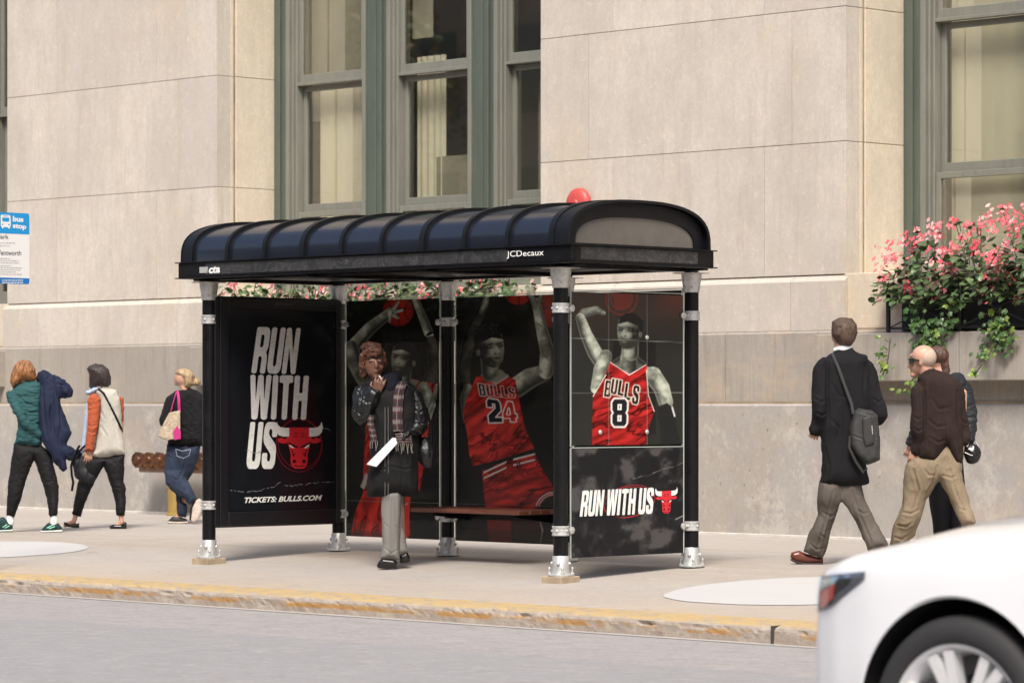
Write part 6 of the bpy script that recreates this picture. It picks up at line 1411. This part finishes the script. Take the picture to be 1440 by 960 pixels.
def wheel(x, y, s_):
    c = (XC+x, y, ZWC)
    t = MB(); ax = (0, s_, 0)   # axis from the outer face inwards
    t.lathe(c, ax, [(.262, .010), (.272, -.002), (.30, -.010), (.335, -.004), (.352, .012), (.362, .035), (.365, .07), (.365, .16), (.352, .20), (.30, .215), (.262, .21)], 64, False)
    w = t.build('wheel', [TYRE], car)
    r = MB(); r.lathe(c, ax, [(.246, .20), (.250, .03), (.262, .004), (.270, .000), (.271, .004), (.262, .014), (.243, .04), (.236, .19)], 64, False)
    for k in range(7):
        a0_ = 2*pi*k/7+.10
        for da in (-.14, .14):
            a1_ = a0_+da; pts = []
            d1 = Vector((cos(a1_), 0, sin(a1_))); d0 = Vector((cos(a0_+da*.35), 0, sin(a0_+da*.35)))
            A = Vector(c)+d0*.05; Bp = Vector(c)+d1*.252; nrm = Vector((0, s_, 0)); side = nrm.cross(d1)
            wA, wB = .017, .020; oA, oB = .022, .012
            vs_ = []
            for P_, w_, o_d in ((A, wA, oA), (Bp, wB, oB)):
                for sg, dep in ((-1, .0), (1, .0), (1, .045), (-1, .045)): vs_.append(P_+side*sg*w_+nrm*(o_d+dep))
            r.add(vs_, [(0,1,5,4),(1,2,6,5),(2,3,7,6),(3,0,4,7),(0,3,2,1),(4,5,6,7)])
    r.lathe(c, ax, [(.03, .012), (.055, .016), (.07, .03), (.07, .07)], 24)
    r.build('rim', [RIMM], w)
    h = MB(); h.lathe(c, ax, [(.236, .16), (.236, .18)], 40); h.lathe(c, ax, [(.16, .10), (.165, .12)], 32); h.build('brake_disc', [simple('brake_metal', (.10,.10,.10,1), .5, .7).m], w)
for x in (0, 2.78):
    wheel(x, YN+.012, 1); wheel(x, YC+W2-.02, -1)
# lamps: shaped lens recessed a little in the corner, bulb and orange reflector inside
def surf_y(x, z):   # outer skin of the near side at station x, height z above road
    r = [q for q in ring(x) if q[1] > 0]; best = None
    for a, b in zip(r[:-1], r[1:]):
        if (a[2]-z)*(b[2]-z) <= 0 and abs(a[2]-b[2]) > 1e-6:
            t = (z-a[2])/(b[2]-a[2]); yv = a[1]+(b[1]-a[1])*t; best = max(best or 0, yv)
    return best or lerp(x, HW)
def patch(fn, us, vs__, off, side):
    V = []; F = []
    for u in us:
        for v in vs__:
            x, z = fn(u, v); y = surf_y(x, z); V.append((XC+x-off*.3, YC-side*(y+off), ZR+z))
    nv = len(vs__)
    for i in range(len(us)-1):
        for k in range(nv-1): F.append((i*nv+k, (i+1)*nv+k, (i+1)*nv+k+1, i*nv+k+1))
    return V, F
U = [k/12 for k in range(13)]; U2 = [k/6 for k in range(7)]
LT = [(-.885,.685),(-.55,.755)]; LBm = [(-.905,.52),(-.80,.545),(-.55,.752)]
def lampfn(x0, x1, lo0, lo1, hi0, hi1):
    return lambda u, v: (x0+(x1-x0)*u, (lo0+(lo1-lo0)*u**1.5)*(1-v)+(hi0+(hi1-hi0)*u)*v)
for side in (1, -1):
    hl = None
    V, F = patch(lampfn(-.69, -.40, .705, .835, .825, .855), U, U2, .003, side); m_ = MB(); m_.add(V, F); hl = m_.build('headlight', [simple('lamp_housing', (.10,.10,.115,1), .25).m], car)
    V, F = patch(lampfn(-.68, -.48, .74, .815, .815, .842), U, U2, .006, side); m_ = MB(); m_.add(V, F); m_.build('lamp_reflector', [CHR], hl)
    V, F = patch(lampfn(-.665, -.56, .72, .76, .775, .805), U, U2, .009, side); m_ = MB(); m_.add(V, F); m_.build('side_marker', [AMB], hl)
    V, F = patch(lampfn(-.69, -.40, .701, .831, .829, .859), U, U2, .013, side); m_ = MB(); m_.add(V, F); m_.build('lamp_lens', [LAMPC], hl)
# bumper joint and bonnet shut line as thin dark seams
def seam(pts, side, name, w=.0025):
    P_ = [(XC+x, YC-side*(surf_y(x, z)+.0015), ZR+z) for x, z in pts]; m_ = MB(); m_.tube(P_, w, 5); m_.build(name, [DARK], car)
for side in (1, -1):
    pass
    seam([(1.0, .25+.06*k) for k in range(12)], side, 'door_seam'); seam([(2.1, .25+.06*k) for k in range(12)], side, 'door_seam')
    m_ = MB(); x = 1.75; m_.box(XC+x, XC+x+.16, YC-side*.935-.012, YC-side*.935+.012, ZR+.80, ZR+.825, .005); m_.build('door_handle', [CARP], car)
    m_ = MB(); m_.sphere((XC+.95, YC-side*1.02, ZR+1.05), .09, (.6, 1, .75)); m_.tube([(XC+.97, YC-side*.90, ZR+1.0), (XC+.95, YC-side*.99, ZR+1.03)], .02, 8); m_.build('wing_mirror', [CARP], car)
m_ = MB(); m_.box(XC-.86, XC-.83, YC-.42, YC+.42, ZR+.34, ZR+.50, .01); m_.build('grille', [DARK], car, False)
RLP = simple('red_lamp_plastic', (.35,.01,.01,1), .2).m
for y_ in (-.78, .48): m_ = MB(); m_.box(XC+3.80, XC+3.87, YC+y_, YC+y_+.30, ZR+.72, ZR+.86, .02); m_.build('tail_lamp', [RLP], car, False)
# ------------------------------------------------------------ planters, flowers, ivy
LEAF = M('begonia_leaf', (.055,.095,.035,1), .38); ti = LEAF.attr('tint').outputs['Fac']; LEAF.over(LEAF.ramp(ti, .2, 1, 0, .8), (.10,.16,.055)); LEAF.over(LEAF.ramp(ti, .25, 0, 0, .7), (.09,.045,.035)); LEAF = LEAF.m
IVYM = M('ivy_leaf', (.045,.10,.022,1), .42); ti = IVYM.attr('tint').outputs['Fac']; IVYM.over(IVYM.ramp(ti, .45, 1, 0, .9), (.26,.34,.05)); IVYM = IVYM.m
FLW = M('coral_pink_petal', (.70,.13,.155,1), .5); ti = FLW.attr('tint').outputs['Fac']; FLW.over(FLW.ramp(ti, .5, 1, 0, 1), (.78,.46,.44)); FLW.over(FLW.ramp(ti, .45, 0, 0, .8), (.70,.06,.10)); FLW = FLW.m
STEM = simple('plant_stem', (.10,.07,.04,1), .7).m; IRON = simple('black_wrought_iron', (.010,.010,.011,1), .45).m; BOXM = simple('dark_planter_liner', (.012,.013,.014,1), .7).m
SOILM = simple('potting_soil', (.03,.02,.014,1), .9).m
def leaf(mb_, c, d, nrm, L, w, rnd_, lobes=False):
    d = Vector(d).normalized(); nrm = Vector(nrm); s_ = d.cross(nrm)
    if s_.length < .01: s_ = d.cross(UP)
    s_.normalize(); nn = s_.cross(d)
    mb_.att = rnd_.random()
    if lobes: P_ = [(0,0,0),(.1,.38,-.05),(.35,.30,0),(.5,.52,-.1),(.68,.22,0),(1,0,-.12),(.68,-.22,0),(.5,-.52,-.1),(.35,-.30,0),(.1,-.38,-.05)]
    else: P_ = [(0,0,0),(.12,.34,.03),(.45,.5,-.02),(.8,.30,-.07),(1,.02,-.18),(.75,-.34,-.07),(.4,-.5,-.02),(.1,-.3,.03)]
    V = [Vector(c)+d*L*.45+nn*L*.05]+[Vector(c)+d*(a*L)+s_*(b*w)+nn*(e*L) for a, b, e in P_]; n = len(P_)
    mb_.add(V, [(0, 1+k, 1+(k+1) % n) for k in range(n)])
def floret(mb_, c, r, rnd_):
    mb_.att = rnd_.random(); n0 = Vector((rnd_.uniform(-.4,.6), -1, rnd_.uniform(-.2,.9))).normalized(); u = n0.cross(UP).normalized(); w = n0.cross(u)
    a0_ = rnd_.uniform(0, 6.28)
    for k in range(4):
        a = a0_+k*pi/2; d = u*cos(a)+w*sin(a); e = -u*sin(a)+w*cos(a); rr = r*(1.15 if k % 2 else .85)
        mb_.add([c, c+d*rr*.6+e*rr*.42+n0*rr*.2, c+d*rr*1.05+e*rr*.15+n0*rr*.12, c+d*rr*1.0-e*rr*.2+n0*rr*.12, c+d*rr*.55-e*rr*.45+n0*rr*.25], [(0,1,2),(0,2,3),(0,3,4)])
def begonia(c, rx, ry, h, label, seed, nl=420, nf=46, top=None):
    r_ = random.Random(seed); root = thing('begonia', c, label, 'flower', 'begonias in the window planters')
    lm = MB(); fm = MB(); sm_ = MB(); c = Vector(c)
    def inside():
        while True:
            x, y, z = r_.uniform(-1, 1), r_.uniform(-1, 1), r_.uniform(-.05, 1)
            if x*x*.9+y*y*.7+(max(0, z)**2)*.95 < 1: return Vector((x*rx, y*ry, z*h*(.85+.25*sin(x*5+seed)))), x*x+y*y+z*z
    for k in range(14):
        p, _ = inside(); p.z = abs(p.z)*1.05; sm_.tube([c+Vector((p.x*.3, p.y*.3, 0)), c+Vector((p.x*.6, p.y*.6, p.z*.6)), c+p], [.006, .005, .003], 5)
    for k in range(nl):
        p, q = inside()
        if q < .25 and r_.random() < .5: continue
        out = Vector((p.x/rx, p.y/ry-.3, .2+r_.uniform(-.5, .4))).normalized()
        d = (out+Vector((r_.uniform(-.8,.8), r_.uniform(-.8,.3), r_.uniform(-.9,.4)))).normalized(); L = r_.uniform(.05, .105)
        leaf(lm, c+p, d, (out+UP*.8+Vector((r_.uniform(-.5,.5),)*3)), L, L*.75, r_)
    for k in range(nf):
        p, q = inside(); 
        for t in range(4):
            if q < .62: p, q = inside()
        p.y = -abs(p.y)*r_.uniform(.5, 1.1) if r_.random() < .8 else p.y
        if r_.random() < .62: p.z = max(p.z, h*r_.uniform(.35, 1.08))
        cc = c+p*1.06
        tn = r_.random()
        for j in range(r_.randint(2, 7)):
            fm.att = tn; q_ = cc+Vector((r_.gauss(0, .030), r_.gauss(0, .022), r_.gauss(0, .026))); rr = random.Random(int(tn*1e6)+j//3)
            floret(fm, q_, r_.uniform(.013, .023), rr)
    for k in range(5):   # long stalks above the crown
        x = r_.uniform(-.8, .8)*rx; z = h*r_.uniform(1.05, 1.22); e = c+Vector((x, r_.uniform(-.1, .05), z)); sm_.tube([c+Vector((x*.7, 0, h*.5)), e], .0035, 5)
        leaf(lm, e-UP*.04, (r_.uniform(-1,1), -.3, .2), UP, .09, .06, r_); 
        for j in range(3): floret(fm, e+Vector((r_.gauss(0,.02), -.01, r_.gauss(0,.012))), .022, r_)
    lm.build('leaves', [LEAF], root, False); fm.build('blossom', [FLW], root, False); sm_.build('stem', [STEM], root)
    return root
def ivy(pts, label, seed, n=60, spread=.07, L=.05, tint=(0, 1)):
    r_ = random.Random(seed); root = thing('ivy', pts[0], label, 'ivy', 'ivy trailing from the window planters'); lm = MB(); sm_ = MB()
    pts = [Vector(p) for p in pts]; sm_.tube(pts, [.006]*len(pts), 5)
    for k in range(n):
        t = r_.random()*(len(pts)-1); i = min(int(t), len(pts)-2); p = pts[i].lerp(pts[i+1], t-i)+Vector((r_.gauss(0, spread), -abs(r_.gauss(0, .04)), r_.gauss(0, spread*.8)))
        d = Vector((r_.uniform(-.8,.8), -.35, r_.uniform(-1,.2))); l = L*r_.uniform(.7, 1.4)
        leaf(lm, p, d, Vector((r_.uniform(-.3,.6), -1, r_.uniform(.1,.9))), l, l*.95, r_, True); lm.a[-10:] = [tint[0]+(tint[1]-tint[0])*r_.random()**1.5]*10
        if r_.random() < .4: sm_.tube([p, pts[i].lerp(pts[i+1], t-i)], .002, 4)
    lm.build('leaves', [IVYM], root, False); sm_.build('stem', [STEM], root); return root
def planter(x0, x1, label):
    t = thing('flower_planter', ((x0+x1)/2, 23.5, 1.86), label, 'planter', 'iron window planters'); zt = 2.215
    b = MB(); b.box(x0+.05, x1-.05, 23.42, 23.42+.30, 1.88, 2.16, .01); b.build('planter_box', [BOXM], t, False)
    b = MB(); b.box(x0+.07, x1-.07, 23.44, 23.70, 2.161, 2.17); b.build('soil', [SOILM], t, False)
    n = max(2, round((x1-x0)/.85)); w = (x1-x0)/n
    rl = MB()
    for z in (1.90, zt): rl.box(x0, x1, 23.29, 23.31, z-.008, z+.008)
    rl.box(x0-.01, x0+.01, 23.31, 23.75, zt-.008, zt+.008); rl.box(x1-.01, x1+.01, 23.31, 23.75, zt-.008, zt+.008)
    for k in range(n):
        a, c_ = x0+k*w, x0+(k+1)*w
        rl.tube([(a, 23.30, 1.90), (c_, 23.30, zt)], .006, 6); rl.tube([(a, 23.302, zt), (c_, 23.302, 1.90)], .006, 6); rl.tube([((a+c_)/2, 23.30, 1.90), ((a+c_)/2, 23.30, zt)], .006, 6)
    rl.build('railing', [IRON], t)
    for k in range(n+1):
        p = MB(); x = x0+k*w; p.box(x-.016, x+.016, 23.285, 23.317, 1.865, 2.26, .003); p.sphere((x, 23.30, 2.285), .022, u=10, v=7); p.build('post', [IRON], t)
    return t
planter(-18.92, -14.9, 'black iron window planter with crossed bars beneath the pink flowers at the right')
planter(-28.2, -24.0, 'black iron window planter behind the bus shelter roof')
planter(-37.2, -33.1, 'black iron window planter at the far left edge')
bx = lambda px, z, Y=23.42: Vector((onY(px, 400, Y).x, Y, z))
begonia((-18.62, 23.45, 2.15), .46, .34, .52, 'leftmost begonia of the right planter, pink blossoms leaning over the stone pier', 1, 560, 48)
begonia((-18.0, 23.45, 2.15), .48, .34, .58, 'begonia with pale pink and coral blossoms above the middle of the right planter railing', 2, 560, 62)
begonia((-17.35, 23.45, 2.15), .52, .34, .68, 'tall begonia with high pink blossoms at the right edge of the photo', 3, 600, 72)
begonia((-16.6, 23.45, 2.15), .5, .34, .7, 'begonia just beyond the right edge of the photo', 4, 200, 30)
for k, (x, lb) in enumerate(((-27.95, 'begonia showing under the shelter roof above the slogan poster'), (-27.2, 'begonia showing between roof and poster beside the back left pole'), (-26.3, 'begonia showing above the poster behind the smoking woman'), (-25.5, 'begonia showing above the poster with jersey 24, left part'), (-24.7, 'begonia showing above the poster with jersey 24, right part'), (-24.1, 'begonia nearest the stone pier behind the shelter'))):
    begonia((x, 23.45, 2.12), .5, .33, .50, lb, 11+k, 420, 16)
begonia((-33.35, 23.45, 2.05), .5, .34, .62, 'begonia at the far left edge beneath the bus stop sign', 21, 300, 30)
G_ = lambda px, py, Y=23.26: onY(px, py, Y)
ivy([G_(1285,418), G_(1290,440), G_(1297,465), G_(1300,476)], 'dark ivy hanging over the left part of the right planter railing', 31, 70, .07, .055, (0, .35))
ivy([G_(1345,425), G_(1335,445), G_(1322,462), G_(1305,480), G_(1318,474)], 'bright green ivy spreading over the railing above the bald man', 32, 110, .075, .055, (.1, .8))
ivy([G_(1410,440), G_(1405,455), G_(1420,468), G_(1400,480), G_(1396,488)], 'ivy with yellow green tip at the right edge of the photo', 33, 90, .08, .055, (.1, .9))
ivy([G_(1252,476,23.16), G_(1250,495,23.16), G_(1247,515,23.15), G_(1240,530,23.16)], 'thin ivy strand hanging beside the tall man, left of the bald man', 34, 22, .035, .055, (.5, 1))
ivy([G_(1300,478,23.16), G_(1290,520,23.15), G_(1275,550,23.15), G_(1268,550,23.15)], 'yellow green ivy strand behind the bald man at shoulder height', 35, 16, .045, .055, (.6, 1))
ivy([G_(1400,482,23.16), G_(1388,502,23.15), G_(1374,522,23.15), G_(1368,524,23.15)], 'bare ivy strand with a few leaves hanging right of the quilted jacket', 36, 14, .03, .045, (.5, 1))

# trees across the street (mirrored in the panes)
OAK = M('autumn_leaf', (.07,.10,.03,1), .5); ti = OAK.attr('tint').outputs['Fac']; OAK.over(OAK.ramp(ti, .5, 1, 0, .9), (.25,.12,.03)); OAK = OAK.m
for k, (x, y, h_, lb) in enumerate(((-50, -7, 9, 'turning tree across the street, the nearest of three in a row'), (-62, -7.5, 11, 'taller turning tree across the street, middle of three'), (-76, -7, 10, 'turning tree across the street, the farthest of three'))):
    r_ = random.Random(50+k); t_ = thing('street_tree', (x, y, -.1), lb, 'tree', 'trees across the street'); tm = MB(); tm.tube([(x, y, -.1), (x+.1, y, h_*.35), (x-.1, y, h_*.7)], [.16, .12, .05], 10)
    cl = MB()
    for j in range(26):
        a = r_.uniform(0, 6.28); rr = r_.uniform(.4, 3.2); c_ = Vector((x+rr*cos(a), y+rr*sin(a)*.8, h_*r_.uniform(.4, 1.0))); tm.tube([(x, y, h_*.4), c_], [.05, .015], 5)
        for q in range(70): leaf(cl, c_+Vector((r_.gauss(0,.6), r_.gauss(0,.6), r_.gauss(0,.45))), (r_.uniform(-1,1), r_.uniform(-1,1), r_.uniform(-1,.5)), (r_.uniform(-1,1), r_.uniform(-1,1), 1), .22, .18, r_)
    tm.build('trunk', [STEM], t_); cl.build('crown', [OAK], t_, False)

# ------------------------------------------------------------ standpipe
BRA = M('aged_brass', (.20,.085,.042,1), .38, .7); BRA.over(BRA.ramp(BRA.noise(20, 5), .4, .7, 0, .95), (.05,.03,.022)); BRA = BRA.m
YEL = M('brass_yellow_pipe', (.36,.24,.06,1), .45, .2); YEL.over(YEL.ramp(YEL.noise(10, 6, (1,1,.4)), .45, .7, 0, .6), (.22,.15,.06)); YEL = YEL.m
sp_ = thing('standpipe', (-28.7, 23.1, 0), 'brass fire standpipe with a row of capped outlets on a yellow post by the wall', 'standpipe')
YS = 23.12
L0, L1 = onY(192, 645, YS).x, onY(300, 645, YS).x
m_ = MB(); m_.tube([(L0+.02, YS+.1, .56), (L1, YS+.1, .56)], .075, 16); m_.box(L0, L1, YS+.02, YS+.18, .47, .53, .015); m_.build('manifold', [simple('tan_manifold_paint', (.33,.19,.12,1), .5, nz=(8,.4)).m], sp_)
k = 0; x = L0+.10
while x < L1-.05:
    m_ = MB(); m_.lathe((x, YS+.03, .61), (0.25,-1,0), [(.06,0),(.06,.07),(.085,.075),(.088,.12),(.07,.125),(.045,.13),(.03,.15)], 18)
    for a in range(3): m_.sphere((x+.02+.085*cos(a*2.1+k), YS-.07, .61+.085*sin(a*2.1+k)), .016, u=8, v=6)
    m_.build('outlet_cap', [BRA], sp_); x += .185; k += 1
px_ = onY(241, 690, YS+.02).x
m_ = MB(); m_.lathe((px_, YS+.08, 0), UP, [(.105,0),(.105,.02),(.088,.03),(.088,.30),(.098,.31),(.098,.35),(.088,.36),(.088,.48)], 24); m_.build('post', [YEL], sp_)
m_ = MB(); m_.tube([(L1-.3, YS+.1, .56), (L1-.3, 23.5, .56)], .05, 12); m_.build('supply_pipe', [BRA], sp_)

# ------------------------------------------------------------ red alarm bell on the wall
bl = thing('alarm_bell', (-23.0, 23.55, 3.25), 'round red alarm bell on the wall just above the shelter roof', 'bell')
m_ = MB(); c0 = onY(809, 286, 23.5)
m_.lathe((c0.x, YW-.002, c0.z), (0,-1,0), [(.05,0),(.05,.03)], 20); m_.build('bell_base', [simple('bell_bracket', (.2,.05,.05,1), .5).m], bl)
m_ = MB(); m_.lathe((c0.x, YW-.03, c0.z), (0,-1,0), [(.150,0),(.155,.01),(.152,.04),(.135,.062),(.10,.075),(.04,.08),(.03,.09),(.0,.092)], 32); m_.build('bell_gong', [simple('faded_red_enamel', (.55,.075,.065,1), .45, nz=(12,.2)).m], bl)

# ------------------------------------------------------------ bus stop sign
SXs = onY(0, 350, 15.95).x; YS0 = onX(-13, 350, SXs).y; YS1 = onX(41, 350, SXs).y
ss = thing('bus_stop_sign', (SXs, YS0-.03, gz(0, YS0)), 'blue and white bus stop sign on its post at the left edge', 'sign')
m_ = MB(); m_.tube([(SXs, YS0-.03, gz(0, YS0)), (SXs, YS0-.03, 2.95)], .028, 14); m_.lathe((SXs, YS0-.03, gz(0,YS0)), UP, [(.06,0),(.06,.02),(.03,.03)], 16); m_.build('post', [GAL], ss)
zt = onX(14, 299, SXs).z; zb_ = onX(14, 399, SXs).z
def rrect(a0, a1, z0, z1, r, n=6):
    P_ = []
    for cx, cz, s0 in ((a1-r, z1-r, 0), (a0+r, z1-r, 90), (a0+r, z0+r, 180), (a1-r, z0+r, 270)):
        for k in range(n+1): a = radians(s0+90*k/n); P_.append((cx+r*cos(a), cz+r*sin(a)))
    return P_
def plate(P_, x0, x1, name, mat, par):
    n = len(P_); m_ = MB(); m_.add([(x0, a, z) for a, z in P_]+[(x1, a, z) for a, z in P_], [tuple(range(n)), tuple(range(2*n-1, n-1, -1))]+[(k, n+k, n+(k+1) % n, (k+1) % n) for k in range(n)]); return m_.build(name, [mat], par, False)
SWH = simple('sign_white', (.72,.71,.69,1), .5).m; SBL = simple('sign_blue', (.012,.26,.58,1), .45).m; SB2 = simple('sign_deep_blue', (.015,.15,.42,1), .45).m; SGR = simple('sign_grey_ink', (.10,.10,.11,1), .6).m; SG2 = simple('sign_faint_ink', (.42,.41,.40,1), .6).m
pp_ = plate(rrect(YS0, YS1, zb_, zt, .022), SXs-.002, SXs+.002, 'plate', SWH, ss)
H_ = zt-zb_
V_ = [q for q in rrect(YS0, YS1, zb_, zt, .022) if q[1] > zt-.03]; V_ = V_[:14]+[(YS0, zt-H_*.295), (YS1, zt-H_*.295)]
plate(V_, SXs+.0022, SXs+.0032, 'header', SBL, pp_)
V_ = [q for q in rrect(YS0, YS1, zb_, zt, .022) if q[1] < zb_+.03]; V_ = V_+[(YS1, zb_+H_*.085), (YS0, zb_+H_*.085)]; plate(V_, SXs+.0022, SXs+.0032, 'footer', SB2, pp_)
SG = lambda x, y: onX(x, y, SXs+.0040)
Z0_ = Vector((0,0,0))
def stext(t, q, mat, bold=.02, nm='lettering'):
    V, F = text2d(t, bold); decal(nm, V, F, lambda x, y: SG(*quadmap(*q, x, y)), mat, pp_, Z0_)
stext('bus', ((18,303.5),(33,305),(18,311.5),(33,312.5)), SWH, .045); stext('stop', ((18,314.0),(37,316),(18,322.8),(37,324.5)), SWH, .045)
stext('Clark', ((-7,329),(12,330),(-7,335.5),(12,336)), SGR, .01); stext('Wentworth', ((-7,351.5),(30,352.5),(-7,358.5),(30,359)), SGR, .01)
m_ = MB(); r_ = random.Random(2)
for y, x1 in ((341,21),(345,14),(363,14),(366,26),(369,27),(373,16),(376,31),(379,29),(382,22),(385,31)):
    x = -8
    while x < x1:
        w_ = r_.uniform(1.5, 4.5); m_.add([SG(x, y), SG(min(x+w_, x1), y+.1), SG(min(x+w_, x1), y+1.0), SG(x, y+.9)], [(0,1,2,3)]); x += w_+.9
for y, k_ in ((393.2, 31), (396.2, 31)):
    pass
m_.build('small_print', [SG2], pp_, False)
m_ = MB()
for y in (393.4, 396.6):
    x = 3
    while x < 31: w_ = r_.uniform(2, 5); m_.add([SG(x, y), SG(x+w_, y+.1), SG(x+w_, y+1.3), SG(x, y+1.2)], [(0,1,2,3)]); x += w_+.8
m_.build('footer_print', [SWH], pp_, False)
bus = [[(1,303),(2.2,302),(13.2,302.4),(14.8,304),(15.2,318),(13.8,319.4),(13.8,321.4),(11.6,321.4),(11.4,319.6),(5,319.4),(4.8,321.2),(2.6,321.2),(2.4,319),(1.2,318)], [(3,306),(3.4,311.6),(12.8,312),(13.2,306.4)], [(4.6,303.4),(4.6,304.4),(11.8,304.6),(11.8,303.6)], [(2.6,314.6),(2.6,316.4),(4.6,316.5),(4.6,314.7)], [(11.6,315),(11.6,316.8),(13.6,316.9),(13.6,315.1)]]
V, F = poly_mesh2d([[(x, -y) for x, y in p] for p in bus]); decal('bus_symbol', V, F, lambda x, y: SG(x, -y), SWH, pp_, Z0_)
